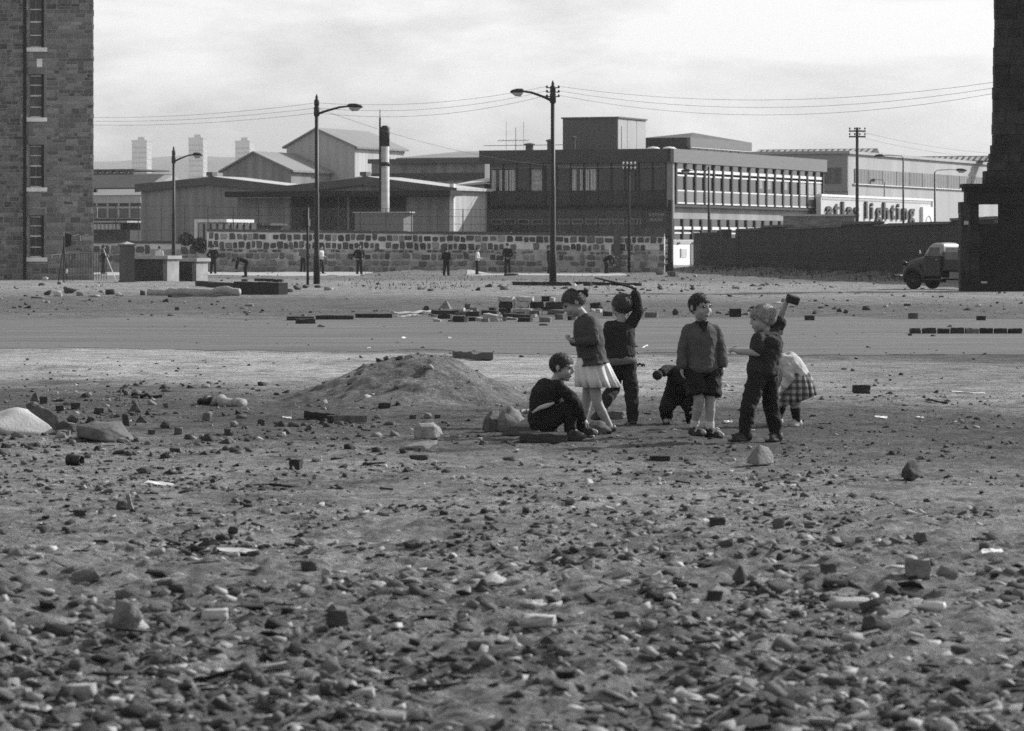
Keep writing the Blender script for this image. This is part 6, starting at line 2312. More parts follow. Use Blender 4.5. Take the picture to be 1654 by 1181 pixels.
# 7 -- girl bending down in a plaid skirt
f = Fig(1285, 689)
t, g = person('small girl bending forward behind the throwing boy, pale cardigan and plaid pleated skirt', f.g, 'girl', 'girl', CHILD)
J = dict(seed=7, head=f(1247, 566, -.02), face=Vector((-.80, -.1, -.60)), head_up=Vector((-.6, 0, .8)), hh=.20, neck=f(1261, 576), chest=f(1272, 586), hip=f(1291, 612), side=Vector((-.3, .95, .0)), fw=Vector((-.7, -.2, -.68)), wid=.11, dep=.095,
         arms=[dict(s=f(1268, 582, .09), e=f(1275, 610, .12), w=f(1265, 628, .12), h=f(1259, 638, .11), palm=(-1, 0, 0), sleeve=.85), dict(s=f(1262, 582, -.10), e=f(1258, 610, -.12), w=f(1250, 628, -.10), h=f(1245, 637, -.1), palm=(1, 0, 0), sleeve=.85)],
         legs=[dict(hip=f(1292, 622, .05), knee=f(1284, 654, .07), ankle=f(1287, 680, .04), toe=f(1275, 690, .10), sock=.25, sock_mat=M_TROUSER, shoe_mat=M_SHOE_LT, shoe_r=.034), dict(hip=f(1290, 622, -.07), knee=f(1262, 655, -.08), ankle=f(1256, 678, -.08), toe=f(1244, 687, -.02), sock=.2, sock_mat=M_TROUSER, shoe_mat=M_SHOE_LT, shoe_r=.034)],
         hair=(M_HAIR_MID, .15, -.9, -.6, 1.06, 17, .04), top_name='cardigan', top_mat=M_BLOUSE, top_wr=.008, fat=.012, lower='skirt', low_mat=M_PLAID, pleats=15, pleat_amp=.09)
ax_ = (f(1305, 650) - f(1288, 600)).normalized()
e1 = Vector((0, 1, 0))
e2 = ax_.cross(e1).normalized()
J['skirt'] = [(f(1281, 598), e1 * .10, e2 * .085), (f(1287, 612), e1 * .14, e2 * .125), (f(1289, 630), e1 * .165, e2 * .15), (f(1288, 648), e1 * .185, e2 * .172)]
dress(t, g, J)

# ------------------------------------------------------------------ people by the far wall
def adult(label, px, foot, hgt, top, low, pose='stand', facing=0.0, hair_m=M_HAIR_DK, arms='down', walk=0.0):
    """A grown person; facing 0 looks at the camera, angles turn to the picture's right."""
    g = G(px, foot)
    t = thing('person', label, 'person', g, facing, 'people by the far wall')
    H = hgt
    body = MB()
    Z = lambda q: q * H
    if pose == 'stand':
        hip, chest, neck, head, fd = Vector((0, 0, Z(.52))), Vector((0, -.02, Z(.73))), Vector((0, 0, Z(.83))), Vector((0, -.03, Z(.925))), Vector((0, -1, -.05))
    else:
        hip, chest, neck, head, fd = Vector((0, .10, Z(.50))), Vector((0, -.28, Z(.60))), Vector((0, -.45, Z(.57))), Vector((0, -.60, Z(.52))), Vector((0, -.5, -.9))
    side = Vector((-1, 0, 0))
    hu = Vector((0, 0, 1)) if pose == 'stand' else Vector((0, -.9, .4))
    at, M = head_shape(body, head, fd, hu, .225)
    body.cap(neck, head, .055, .05)
    rings = torso_rings(hip, chest, neck, side, .165, .11)
    body.loft(rings, 16)
    arm = []
    for q in (-1, 1):
        S = chest.lerp(neck, .62) + Vector((q * .19, 0, 0))
        if arms == 'hips':
            E, W = S + Vector((q * .16, .08, -.26)), S + Vector((-q * .02, -.06, -.44))
        elif arms == 'front':
            E, W = S + Vector((q * .05, .02, -.30)), S + Vector((-q * .06, -.22, -.30))
        elif arms == 'back':
            E, W = S + Vector((q * .09, .10, -.29)), S + Vector((-q * .10, .17, -.46))
        elif pose == 'bend':
            E, W = S + Vector((q * .04, -.05, -.28)), S + Vector((q * .0, -.10, -.52))
        else:
            E, W = S + Vector((q * .05, .03, -.30)), S + Vector((q * .05, -.03, -.57))
        arm.append((S, E, W))
        limb(body, [S, E, W], [.05, .042, .03])
        hand_shape(body, W, W - E, (-q, 0, 0), .16)
    legs = []
    for q in (-1, 1):
        h_ = hip + Vector((q * .09, 0, -.02))
        k_ = Vector((q * .11, -.03 - q * walk * .5 + (.04 if pose == 'bend' else 0), Z(.28)))
        a_ = Vector((q * .13, .03 - q * walk, .07))
        legs.append((h_, k_, a_))
        limb(body, [h_, k_, a_], [.085, .06, .045])
        body.cap(a_ + Vector((0, .03, -.03)), a_ + Vector((0, -.15, -.04)), .045, .035)
    o0 = Vector((0, 0, 0))
    blob('body', body, M_SKIN, t, o0, .016, 2)
    hair(t, o0, head, fd, hu, .225, hair_m, .4, -.5, -.05, 1.12, 3)
    up_ = MB()
    up_.loft([(c, a * 1.1, b * 1.12) for c, a, b in rings[:-1]] + [(rings[-1][0], rings[-1][1] * 1.15, rings[-1][2] * 1.2)], 16)
    for S, E, W in arm:
        up_.cap(chest.lerp(neck, .5), S, .075, .07)
        limb(up_, [S, E, E.lerp(W, .9)], [.066, .058, .048])
    blob('jacket', up_, top, t, o0, .02, 2, .01, 8)
    lo_ = MB()
    lo_.loft([(hip + Vector((0, 0, -.12)), side * .16, Vector((0, .12, 0))), (hip + Vector((0, 0, .03)), side * .172, Vector((0, .118, 0)))], 16)
    for a, b, c in legs:
        limb(lo_, [a, b, c + Vector((0, 0, .02))], [.10, .085, .072])
    blob('trousers', lo_, low, t, o0, .02, 2, .01, 8)
    for a, b, c in legs:
        sh = MB().cap(c + Vector((0, .03, -.025)), c + Vector((0, -.16, -.035)), .052, .042)
        sh.build('shoe', M_SHOE, t, True)
    return t


M_JACKET = mat('dark jacket', 0.012, 0.3, 8, 0.9)
M_SHIRTW = mat('white work shirt', 0.55, 0.15, 8, 0.9)
M_WAIST = mat('mid grey pullover', 0.13, 0.25, 8, 0.9)
adult('man in dark clothes with hands on hips, leftmost before the tall stone wall', 344.5, 443, 1.74, M_JACKET, M_TROUSER, arms='hips', facing=R(170))
adult('man in dark clothes bent double before the stone wall', 396, 447.5, 1.62, M_JACKET, M_TROUSER, pose='bend', facing=R(-80))
adult('man in grey pullover standing just left of the slim signal post', 489.5, 440.5, 1.76, M_WAIST, M_TROUSER, arms='front', facing=R(150))
adult('man in white shirt partly hidden behind the tall left lamp', 518.5, 443, 1.66, M_SHIRTW, M_TROUSER, arms='front', facing=R(60), walk=.08)
adult('man in dark pullover with elbow out, right of the tall left lamp', 580.5, 443.5, 1.72, M_JACKET, M_TROUSER, arms='hips', facing=R(25))
adult('person in dark jacket with folded arms by the low rubble heap', 721, 441.6, 1.58, M_JACKET, M_TROUSER, arms='front', facing=R(160))
adult('slim person in white sleeves and dark trousers before the stone wall', 771, 442, 1.56, M_SHIRTW, M_TROUSER, arms='front', facing=R(80))
adult('broad man in long dark jacket seen from behind, standing on a small hummock', 820, 444, 1.85, M_JACKET, M_TROUSER, arms='back', facing=R(185))
adult('person almost hidden behind the tallest street lamp', 886.5, 442, 1.70, M_JACKET, M_TROUSER, facing=R(90))
adult('person stooping with a raised pale stick, right of the tallest lamp', 980, 442.5, 1.72, M_JACKET, M_TROUSER, pose='bend', facing=R(70), arms='hips')
adult('workman in dark clothes standing beside a pale pole behind the iron railings', 167, 443.5, 1.74, M_JACKET, M_TROUSER, facing=R(120), walk=.14, arms='front')
adult('person in white shirt behind the flat-roofed brick shelter', 257.5, 440.5, 1.66, M_SHIRTW, M_TROUSER, facing=R(170))
tp = G(171, 443)
pl = MB().tube([(.0, 0, 0), (-.62, 0, 1.55)], .022, 6).build('pole', M_WHITE)
pl.location = G(187, 452)
tag(pl, 'pale slanting pole leaning beside the workman at the railings', 'pole')
ps = MB().tube([(0, 0, 0), (-.05, 0, .62)], .022, 6).build('pale_stick', M_WHITE)
ps.location = P(986, 419, G(984, 442.5).y - .15)
tag(ps, 'short pale upright stick above the stooping person by the wall', 'stick')
# ------------------------------------------------------------------ stones, bricks and rubble
def rock_shape(seed, sub=2, cuts=9, rough=.06, squash=1.0):
    """An angular broken stone: the hull of a few random points; larger ones are split finer and roughened."""
    r = np.random.default_rng(seed)
    n = {1: 9, 2: 13, 3: 10 + max(cuts, 0)}[sub]
    p = r.standard_normal((n, 3))
    p /= np.linalg.norm(p, axis=1)[:, None]
    p = p * r.uniform(.72, 1.0, (n, 1))
    p[:, 2] = np.clip(p[:, 2], -.62, .75)
    if cuts < 0:                                     # a pointed stone on a broad base
        p = np.array([(-1, -.7, -.6), (.9, -.8, -.6), (1, .7, -.6), (-.9, .8, -.6), (-.12, -.1, 1), (.25, .1, .86), (-.62, -.5, .1), (.8, -.2, .05), (.3, -.85, -.1), (-.3, .6, .2)])
        p = p + r.normal(0, .13, p.shape)
    elif sub == 3 and cuts >= 20 or sub < 3 and seed % 2:   # a blocky fragment
        p = np.array([(a, b, c) for a in (-1, 1) for b in (-.8, .8) for c in (-.7, .7)]) * r.uniform(.62, 1.0, (8, 3))
        p = np.concatenate([p, r.uniform(-1, 1, (3, 3)) * np.array([1.05, .9, .75])])
    bm = bmesh.new()
    for q in p:
        bm.verts.new(q)
    res = bmesh.ops.convex_hull(bm, input=bm.verts)
    bmesh.ops.delete(bm, geom=[g_ for g_ in res['geom_interior'] if isinstance(g_, bmesh.types.BMVert)], context='VERTS')
    bmesh.ops.triangulate(bm, faces=bm.faces[:])
    if sub == 3:
        bmesh.ops.subdivide_edges(bm, edges=bm.edges[:], cuts=4, use_grid_fill=True)
        bmesh.ops.triangulate(bm, faces=bm.faces[:])
    bm.verts.index_update()
    v = np.array([q.co[:] for q in bm.verts])
    T_ = np.array([[q.index for q in f.verts] for f in bm.faces])
    bm.free()
    if sub == 3:
        v = v * (1 + .16 * fbm(v * 1.8 + seed, 3, seed % 97) + .10 * fbm(v * 6 + seed, 3, seed % 89))[:, None]
    v = v - (v.max(0) + v.min(0)) / 2
    return v / (v.max(0) - v.min(0)) * np.array([1, 1, squash]), T_


M_ROCK = [mat('dark cinder stone', 0.075, 0.6, 9, 0.9, 0.9, 40, objrand=0.35, island=0.4), mat('grey stone', 0.18, 0.55, 9, 0.9, 0.9, 40, objrand=0.3, island=0.4), mat('pale dusty stone', 0.37, 0.45, 9, 0.9, 0.6, 50, objrand=0.25, island=0.35)]
M_ROCK_W = mat('white scrap', 0.62, 0.15, 7, 0.8)
M_BRK = [mat('dark old brick', 0.04, 0.4, 9, 0.9, 0.6, 60, objrand=0.3), mat('worn brick', 0.14, 0.35, 9, 0.9, 0.6, 60, objrand=0.3), mat('pale dressed block', 0.36, 0.25, 8, 0.9, 0.5, 50, objrand=0.2)]


def brick_mesh(w, d, h, seed, name, material, chip=.06):
    """A chipped block with knocked-off corners, standing on z = 0."""
    bm = bmesh.new()
    bmesh.ops.create_cube(bm, size=1)
    bmesh.ops.subdivide_edges(bm, edges=bm.edges[:], cuts=4, use_grid_fill=True)
    r = random.Random(seed)
    m = min(w, d, h)
    for v_ in bm.verts:
        c = v_.co
        e = sum(1 for q in c if abs(q) > .49)
        k = {1: .05, 2: .20, 3: .42}.get(e, 0)
        j = r.uniform(0, 1) ** 2 * k
        v_.co = Vector((c.x * (1 - j * m / w * 1.4) * w, c.y * (1 - j * m / d * 1.4) * d, (c.z * (1 - j * m / h) + .5) * h)) + Vector((r.uniform(-1, 1), r.uniform(-1, 1), r.uniform(-1, 1))) * m * chip * .35
    me = bpy.data.meshes.new(name)
    bm.to_mesh(me)
    bm.free()
    me.materials.append(material)
    return me


def place_block(name, label, cat, px, py, wpx, hpx, rot, mi, depth=None, group=None, seed=None, lift=0.0, D=None, z=None, tilt=0.0, squash=1):
    g = G(px, py) if D is None else corner(px, D)
    if z is not None:
        g.z = z
    s = g.y / F
    w, h = wpx * s, hpx * s
    d = depth if depth else w * .55
    seed = int(px * 7 + py * 13) if seed is None else seed
    ca, sa = abs(math.cos(R(rot))), abs(math.sin(R(rot)))
    w2 = max(w * .45, (w - d * sa * .8) / max(ca, .3)) if rot else w
    o_ = link(name, brick_mesh(w2, d, h * squash, seed, name, M_BRK[mi]))
    o_.location = g + Vector((0, d * .3, lift - .006))
    o_.rotation_euler = (R(tilt * .4), R(tilt), R(rot))
    return tag(o_, label, cat, group)


def place_rock(name, label, cat, px, py, wpx, hpx, mi, seed=None, depth=None, rot=0, group=None, sub=3, cuts=9, material=None, sink=.1):
    g = G(px, py)
    s = g.y / F
    w, h = wpx * s, hpx * s
    d = depth or w * .8
    v, T_ = rock_shape(int(px * 3 + py) if seed is None else seed, sub, cuts)
    v = v * np.array([w, d, h * (1 + sink)])
    v[:, 2] -= v[:, 2].min()
    o_ = link(name, fast_mesh(name, v, T_, material or M_ROCK[mi]))
    o_.location = g + Vector((0, d * .3, -h * sink))
    o_.rotation_euler = (0, 0, R(rot))
    return tag(o_, label, cat, group)


def hull_rock(name, label, cat, material, px, py, pts, seed, rough=.03):
    """A boulder given by points (photo column, photo row, step towards the viewer in metres)."""
    g = G(px, py)
    bm = bmesh.new()
    for (a_, b_, n_) in pts:
        bm.verts.new(P(a_, b_, g.y - n_) - g)
    res = bmesh.ops.convex_hull(bm, input=bm.verts)
    bmesh.ops.delete(bm, geom=[q for q in res['geom_interior'] if isinstance(q, bmesh.types.BMVert)], context='VERTS')
    bmesh.ops.triangulate(bm, faces=bm.faces[:])
    bmesh.ops.subdivide_edges(bm, edges=bm.edges[:], cuts=5, use_grid_fill=True)
    bmesh.ops.triangulate(bm, faces=bm.faces[:])
    bm.verts.index_update()
    v = np.array([q.co[:] for q in bm.verts])
    T_ = np.array([[q.index for q in f_.verts] for f_ in bm.faces])
    bm.free()
    c = v.mean(0)
    d = v - c
    v = v + d / np.linalg.norm(d, axis=1)[:, None] * (rough * (fbm(v * 9 + seed, 3, seed) + .6 * fbm(v * 28 + seed, 3, seed + 5)))[:, None]
    o_ = link(name, fast_mesh(name, v, T_, material))
    o_.location = g
    return tag(o_, label, cat)


# stones and bricks one can point at
M_ROCKFACE = mat('broken rock face', .20, .5, 7, .9, .9, 40)
hull_rock('rock', 'pointed grey rock standing in front of the throwing boy\'s feet', 'rock', M_ROCKFACE, 1228, 751,
          [(1206, 748, .08), (1209, 737, .06), (1216, 728, .05), (1227, 719, .03), (1241, 722, -.04), (1249, 738, -.02), (1248, 749, .04), (1226, 752, .12), (1222, 735, .09), (1236, 750, -.14), (1210, 748, -.1), (1232, 722, -.1)], 11, .012)
hull_rock('rock', 'round dark rock alone on bare ground at the right', 'rock', mat('dark round rock', .07, .6, 7, .9, .9, 40), 1470, 777,
          [(1455, 770, .02), (1457, 758, .05), (1466, 745, .0), (1474, 742, -.03), (1482, 748, .02), (1488, 760, .0), (1486, 770, .03), (1474, 777, .06), (1462, 776, .05), (1470, 760, .12), (1480, 768, -.1), (1460, 764, -.1)], 12, .010)
place_block('stone_block', 'dark cube-like block in the right foreground, left of a similar rounder stone', 'block', 1159, 853, 26, 19, 6, 0)
place_rock('rock', 'small rounded dark stone with a pale chip under it, right foreground', 'rock', 1258, 854, 20, 17, 0, seed=31)
place_block('slate_wedge', 'pale wedge of slate tilted on bare ground in the centre foreground', 'slate', 986, 823, 30, 6, 24, 2, depth=.07, tilt=18)
hull_rock('stone_block', 'pale pitted block on the cinders in front of the mound', 'block', mat('pale pitted stone', .27, .5, 8, .9, .9, 40), 691, 709,
          [(669, 707, .05), (669, 690, .05), (677, 684, .03), (699, 683, -.02), (711, 689, -.02), (717, 702, .02), (703, 709, .10), (673, 710, .10), (679, 690, .10), (700, 689, .08), (690, 705, -.15), (712, 700, -.12)], 13, .012)
hull_rock('stone_slab', 'flat grey slab lying below the pale pitted block', 'slab', M_ROCKFACE, 677, 729,
          [(642, 729, .05), (648, 722, .0), (660, 716, -.05), (690, 712, -.08), (707, 711, -.05), (706, 717, .0), (690, 727, .1), (660, 731, .12), (684, 719, .1), (655, 722, .1)], 14, .008)
hull_rock('boulder', 'rounded grey boulder just left of the sitting boy', 'boulder', M_ROCKFACE, 822, 698,
          [(803, 697, .08), (801, 676, .08), (812, 663, .04), (827, 657, .0), (840, 664, -.02), (849, 680, .0), (853, 696, .05), (830, 700, .16), (816, 678, .14), (838, 680, .1), (828, 690, -.2), (845, 690, -.15)], 15, .02)
hull_rock('boulder', 'shaded left side of the boulder left of the sitting boy', 'boulder', mat('shaded boulder side', .11, .5, 7, .9, .9, 40), 796, 697,  # shade on the boulder's left put into a darker stone colour
          [(780, 694, .05), (781, 678, .04), (786, 668, .0), (797, 661, -.02), (806, 664, -.05), (808, 680, .02), (806, 697, .06), (790, 699, .12), (792, 676, .1), (795, 688, -.18)], 16, .02)
place_block('stone_block', 'dark squared block alone on pale ground right of the plaid girl', 'block', 1392, 636, 29, 15, 10, 0, depth=.1)
place_block('stone_block', 'black upright square block between the standing and throwing boys', 'block', 1188, 512, 19, 14, 0, 0, depth=.2)
place_block('brick', 'dark brick lying alone right of the upraised brick', 'brick', 1308, 518, 17, 9, -6, 0)
place_block('brick', 'pale-topped brick standing beyond the kerb row at right', 'brick', 1475, 515, 16, 10, 8, 1)
place_block('brick', 'dark low brick nearest the right edge beyond the kerb row', 'brick', 1585, 518, 15, 8, 4, 0)
place_block('brick', 'brick with a bright end face left of the standing boy\'s head', 'brick', 1053, 513, 23, 9, -20, 1)
place_rock('rock', 'small dark stone standing left of the standing boy\'s ear', 'rock', 1091, 509, 11, 11, 0, seed=61)
place_block('brick', 'dark brick with pale end lying behind the bowed girl\'s legs', 'brick', 996, 677, 36, 14, -20, 1, depth=.14)
place_block('brick', 'dark brick half sunk in earth below the children\'s long shadow', 'brick', 1066, 744, 33, 9, 2, 0, depth=.1)
place_block('brick', 'dark brick lying left of centre on the cinders, lit at one corner', 'brick', 478, 758, 22, 17, -14, 0, depth=.1)
place_rock('slate_piece', 'pale slate chip behind the dark brick on the cinders', 'slate', 511, 746, 17, 8, 2, seed=71)
place_rock('rock', 'low dark stone right of the broken drain pipe', 'rock', 232, 765, 27, 12, 0, seed=73)
place_block('brick', 'small dark brick at lower left, below the drain pipe', 'brick', 128, 834, 22, 12, 14, 0, depth=.08)
place_rock('rock', 'dark rounded stone with a pale splinter leaning on it, lower left', 'rock', 198, 824, 25, 15, 0, seed=77)
beam('splinter', 'pale splinter of wood leaning on a dark stone at lower left', 'splinter', on(213, 826, .0), on(206, 828, .11), .025, .012, M_PALEWOOD, wob=.002)
place_rock('rock', 'lone dark stone in the lower left, right of the leaning splinter', 'rock', 376, 859, 18, 14, 0, seed=79)
hull_rock('boulder', 'large pale smooth boulder cut off by the left edge', 'boulder', mat('pale smooth boulder', .42, .2, 5, .9, .5, 40), 45, 700,
          [(-15, 712, .2), (-10, 668, .0), (30, 658, .0), (44, 662, -.1), (70, 680, .05), (94, 699, .1), (90, 706, .15), (40, 712, .25), (20, 700, -.35), (75, 697, -.3), (-12, 690, .3)], 3, .012)
hull_rock('boulder', 'dark jagged boulder leaning behind the pale one at the left edge', 'boulder', M_ROCK[0], 85, 696,
          [(44, 660, 0), (60, 655, .0), (74, 659, .08), (92, 674, .1), (104, 690, .1), (100, 701, .12), (70, 700, .1), (50, 680, .1), (60, 690, -.3), (98, 696, -.25), (72, 664, -.2)], 4, .03)
hull_rock('rock', 'dark low lump filling the gap between left-edge boulders and slab', 'rock', M_ROCK[0], 112, 700,
          [(88, 684, 0), (104, 679, 0), (116, 688, .05), (124, 698, .08), (96, 702, .1), (110, 700, -.2), (90, 696, -.15)], 5, .02)
hull_rock('stone_slab', 'big flat-topped slab with sunlit top, right of the left-edge boulders', 'slab', mat('weathered slab stone', .12, .45, 6, .9, .8, 30), 170, 712,
          [(122, 688, .05), (150, 681, .0), (196, 681, -.15), (200, 690, -.1), (176, 690, .12), (160, 694, .18), (217, 709, .05), (214, 712, .1), (172, 714, .22), (126, 705, .12), (130, 700, -.4), (205, 705, -.45), (150, 684, -.35)], 6, .02)
for k, (px, py, w, h, mi, lab) in enumerate(((52, 664, 22, 15, 0, 'dark lump on the far side of the pale left-edge boulder'), (70, 652, 14, 12, 0, 'small dark lump above the dark leaning boulder'), (118, 684, 22, 14, 0, 'dark lump behind the flat-topped slab\'s left end'),
        (133, 708, 20, 9, 1, 'grey chip before the flat-topped slab'), (196, 716, 26, 9, 1, 'grey low chip before the right end of the flat-topped slab'), (160, 668, 18, 10, 0, 'dark lump well behind the flat-topped slab'), (182, 676, 14, 9, 1, 'grey lump behind the flat-topped slab\'s middle'),
        (96, 664, 16, 9, 0, 'dark lump right of the dark leaning boulder\'s peak'), (44, 722, 26, 8, 1, 'grey flat chip before the pale left-edge boulder'))):
    place_rock('rock', lab, 'rock', px, py, w, h, mi, seed=450 + k, cuts=22 if k % 2 else 10)
place_rock('rock', 'dark rock wedged on top of the big flat slab', 'rock', 146, 684, 18, 12, 0, seed=91)
place_block('brick', 'pale-topped brick at the foot of the left-edge boulders', 'brick', 101, 704, 25, 10, -4, 1, depth=.08)
for k, (px, py, w, h, mi, lab) in enumerate((
        (219, 666, 21, 17, 0, 'triangular dark stone, tallest of those behind the flat slab'), (228, 683, 20, 13, 0, 'dark stone in front of the tallest triangular one'),
        (203, 688, 13, 20, 0, 'upright dark sliver of stone close right of the flat slab'), (334, 681, 17, 14, 0, 'rounded stone lit from the right, below the ragged log'),
        (422, 688, 13, 11, 0, 'dark stone well right of the rounded one, on the cinders'), (367, 703, 12, 11, 0, 'dark cube of stone alone on the cinders below the rounded one'),
        (266, 694, 18, 11, 0, 'dark low stone right of the flat slab'), (288, 702, 14, 12, 1, 'stone with bright top near the low stone'),
        (245, 702, 13, 8, 0, 'small dark stone below the flat slab\'s right end'), (378, 691, 14, 11, 1, 'small split stone between the rounded stone and the cube'),
        (56, 648, 16, 15, 0, 'small pointed dark stone at far left behind the boulders'), (122, 661, 17, 11, 0, 'low dark stone behind the flat slab'),
        (268, 659, 12, 8, 0, 'small dark stone beside the broken branch'), (286, 501, 8, 5, 0, 'tiny dark stone on the far cinders at left'),
        (621, 660, 22, 9, 0, 'low dark lump on the mound\'s front foot'), (691, 676, 15, 9, 1, 'pale-topped stone in front of the mound'),
        (707, 677, 11, 6, 0, 'small dark stone right of the pale-topped one before the mound'), (667, 677, 12, 7, 0, 'dark chip left of the pale-topped stone before the mound'),
        (609, 677, 12, 7, 1, 'small stone beside the ridged boards'), (585, 660, 9, 4, 0, 'small dark pebble at the mound\'s left foot'))):
    place_rock('rock', lab, 'rock', px, py, w, h, mi, seed=200 + k, cuts=-1 if 'triang' in lab or 'pointed' in lab else (22 if k % 3 else 9))
# foreground pieces
for k, (px, py, w, h, mi, lab, dp) in enumerate((
        (665, 888, 30, 15, 0, 'dark stone left of centre in the lower foreground', None), (500, 922, 30, 16, 0, 'dark flat-bottomed stone in the lower foreground, left', None),
        (780, 952, 34, 24, 0, 'dark pyramid-shaped stone before a pale slab in the foreground', None), (792, 940, 62, 18, 2, 'broad pale slab behind the dark pyramid stone', .2),
        (612, 950, 30, 11, 2, 'small bright white stone in the lower foreground', None), (1340, 928, 30, 18, 0, 'dark stone among pale chips in the right foreground', None),
        (1490, 876, 27, 16, 0, 'dark stone at the edge of the right-hand rubble', None), (1483, 938, 44, 34, 1, 'big angular grey rock in the right-hand rubble', None),
        (1195, 942, 24, 30, 0, 'upright dark stone at the left end of the right-hand rubble', None), (1155, 972, 28, 18, 0, 'dark stone alone on the earth below the right-hand rubble', None),
        (860, 985, 50, 16, 2, 'long pale slab low in the centre foreground', .12), (870, 1012, 62, 18, 2, 'pale broken slab at the bottom centre', .15),
        (205, 1022, 52, 52, 1, 'tall pale-sided rock at the bottom left', .12), (545, 1010, 40, 26, 0, 'rounded dark rock at the bottom, left of centre', None),
        (1408, 1022, 34, 28, 0, 'dark rounded stone at the bottom right', None), (1005, 1000, 26, 20, 0, 'dark stone by the pale slab at bottom centre', None),
        (1075, 965, 34, 14, 1, 'grey flat stone in the centre right rubble', None), (1375, 985, 70, 18, 2, 'long pale slab leaning in the bottom right rubble', .14),
        (1262, 905, 16, 12, 0, 'small dark stone above the right-hand rubble', None), (345, 1000, 46, 16, 2, 'pale flat slab in the bottom left rubble', .14),
        (775, 972, 24, 14, 0, 'dark low stone below the dark pyramid stone', None), (60, 905, 24, 12, 2, 'pale stone at the far left of the lower foreground', None),
        (70, 862, 14, 12, 0, 'small dark stone at far left foreground', None), (330, 882, 18, 14, 0, 'upright dark chip in the left foreground', None))):
    place_rock('rock', lab, 'rock', px, py, w, h, mi, seed=300 + k, depth=dp, cuts=-1 if 'pyramid' in lab else (22 if k % 2 else 9))

# broken drain pipe, scraps
g = G(122, 752)
s_ = g.y / F
t = thing('drain_pipe', 'short broken length of dark drain pipe with its open mouth to the right', 'pipe', g, R(-28))
r_ = 8.6 * s_
mb = MB()
ring_o = [(r_ * math.cos(2 * PI * k / 16), r_ * math.sin(2 * PI * k / 16)) for k in range(16)]
L_ = 24 * s_
vs, fs = [], []
for x, q in ((-L_ / 2, 1), (L_ / 2, 1), (L_ / 2, .76), (-L_ / 2, .76)):
    vs += [(x + random.uniform(-.006, .006), a * q, r_ + b * q) for a, b in ring_o]
for i in range(4):
    for k in range(16):
        fs.append((i * 16 + k, i * 16 + (k + 1) % 16, ((i + 1) % 4) * 16 + (k + 1) % 16, ((i + 1) % 4) * 16 + k))
MB().add(vs, fs).build('pipe_shell', mat('dark glazed pipe', .028, .4, 12, .5), t, True)
MB().lathe((-L_ / 2 + .012, 0, r_), [(r_ * 1.14, -.02), (r_ * 1.14, .02)], 16, 'X').build('pipe_collar', M_IRON, t)


def scrap(label, px, py, w, h, val, cat='scrap', seed=1, lift=.02):
    """A crumpled thin sheet lying on the ground."""
    g = G(px, py)
    s = g.y / F
    r = np.random.default_rng(seed)
    nx_, ny_ = 7, 5
    W_, D_ = w * s, max(h * s * 4, .05)
    vs, fs = [], []
    for zo in (0, -.004):
        for j in range(ny_):
            for i in range(nx_):
                x, y = (i / (nx_ - 1) - .5) * W_, (j / (ny_ - 1) - .5) * D_
                vs.append((x + r.normal() * W_ * .02, y + r.normal() * D_ * .03, lift + .4 * h * s * float(vnoise(np.array([[i * .7, j * .7, seed]]), seed)[0]) + zo))
    n = nx_ * ny_
    for j in range(ny_ - 1):
        for i in range(nx_ - 1):
            a = j * nx_ + i
            fs.append((a, a + 1, a + nx_ + 1, a + nx_))
            fs.append((n + a, n + a + nx_, n + a + nx_ + 1, n + a + 1))
    o_ = MB().add(vs, fs).build('paper_scrap', mat('scrap paper', val, .2, 9, .8))
    o_.location = g
    o_.rotation_euler = (R(r.uniform(2, 9)), R(r.uniform(-8, 8)), R(r.uniform(-25, 25)))
    return tag(o_, label, cat)


scrap('torn white paper lying by the right edge of the foreground rubble', 1602, 896, 34, 9, .7, seed=2, lift=.03)
scrap('white crumpled strip lying on bare ground in the left foreground', 257, 785, 46, 5, .65, seed=3)
scrap('pale flattened strip of card low in the left foreground', 385, 895, 66, 6, .42, seed=4)
scrap('pale sheet of scrap lying right of the squared dark block', 1562, 636, 58, 4, .5, seed=5)
scrap('small white scrap with a dark end beyond the right-hand dust', 1423, 676, 20, 4, .7, seed=6)
scrap('small white scrap lying near the tilted one on the right-hand dust', 1487, 677, 12, 3, .6, seed=7)
scrap('small white scrap behind the throwing boy\'s heel', 1177, 684, 12, 4, .6, seed=8)
scrap('bright scrap among the chips left of the mound', 463, 678, 16, 4, .6, seed=9)
scrap('white paper flake on the road, left of the girl\'s skirt', 652, 547, 7, 3, .8, seed=10)
scrap('white paper flake on the road, right of another flake', 726, 547, 5, 3, .8, seed=11)
scrap('white paper flake on the road above the mound\'s left shoulder', 596, 564, 5, 3, .8, seed=12)
scrap('white paper flake standing on the road beyond the stick boy', 1042, 562, 5, 6, .8, seed=13)
g = G(1505, 990)
t = thing('glass_bottle', 'pale broken bottle neck glinting in the bottom right rubble', 'bottle', g + Vector((0, 0, .025)), R(150))
MB().lathe((0, 0, 0), [(.024, -.06), (.026, -.02), (.024, .02), (.012, .045), (.010, .075), (.013, .078), (.013, .088), (.006, .09)], 14, 'X').build('bottle_glass', mat('pale bottle glass', .5, .2, 9, .15, spec=.6), t, True)
g = G(1409, 975)
t = thing('pipe_end', 'round pipe end with a dark hole lying in the right-hand rubble', 'pipe', g + Vector((0, 0, .022)), R(75))
mb = MB()
vs, fs = [], []
for x, q in ((-.05, .024), (.05, .024), (.05, .011), (-.05, .011)):
    vs += [(x, q * math.cos(2 * PI * k / 14), q * math.sin(2 * PI * k / 14)) for k in range(14)]
for i in range(4):
    for k in range(14):
        fs.append((i * 14 + k, i * 14 + (k + 1) % 14, ((i + 1) % 4) * 14 + (k + 1) % 14, ((i + 1) % 4) * 14 + k))
mb.add(vs, fs).build('pipe_wall', M_CONCRETE, t, True)

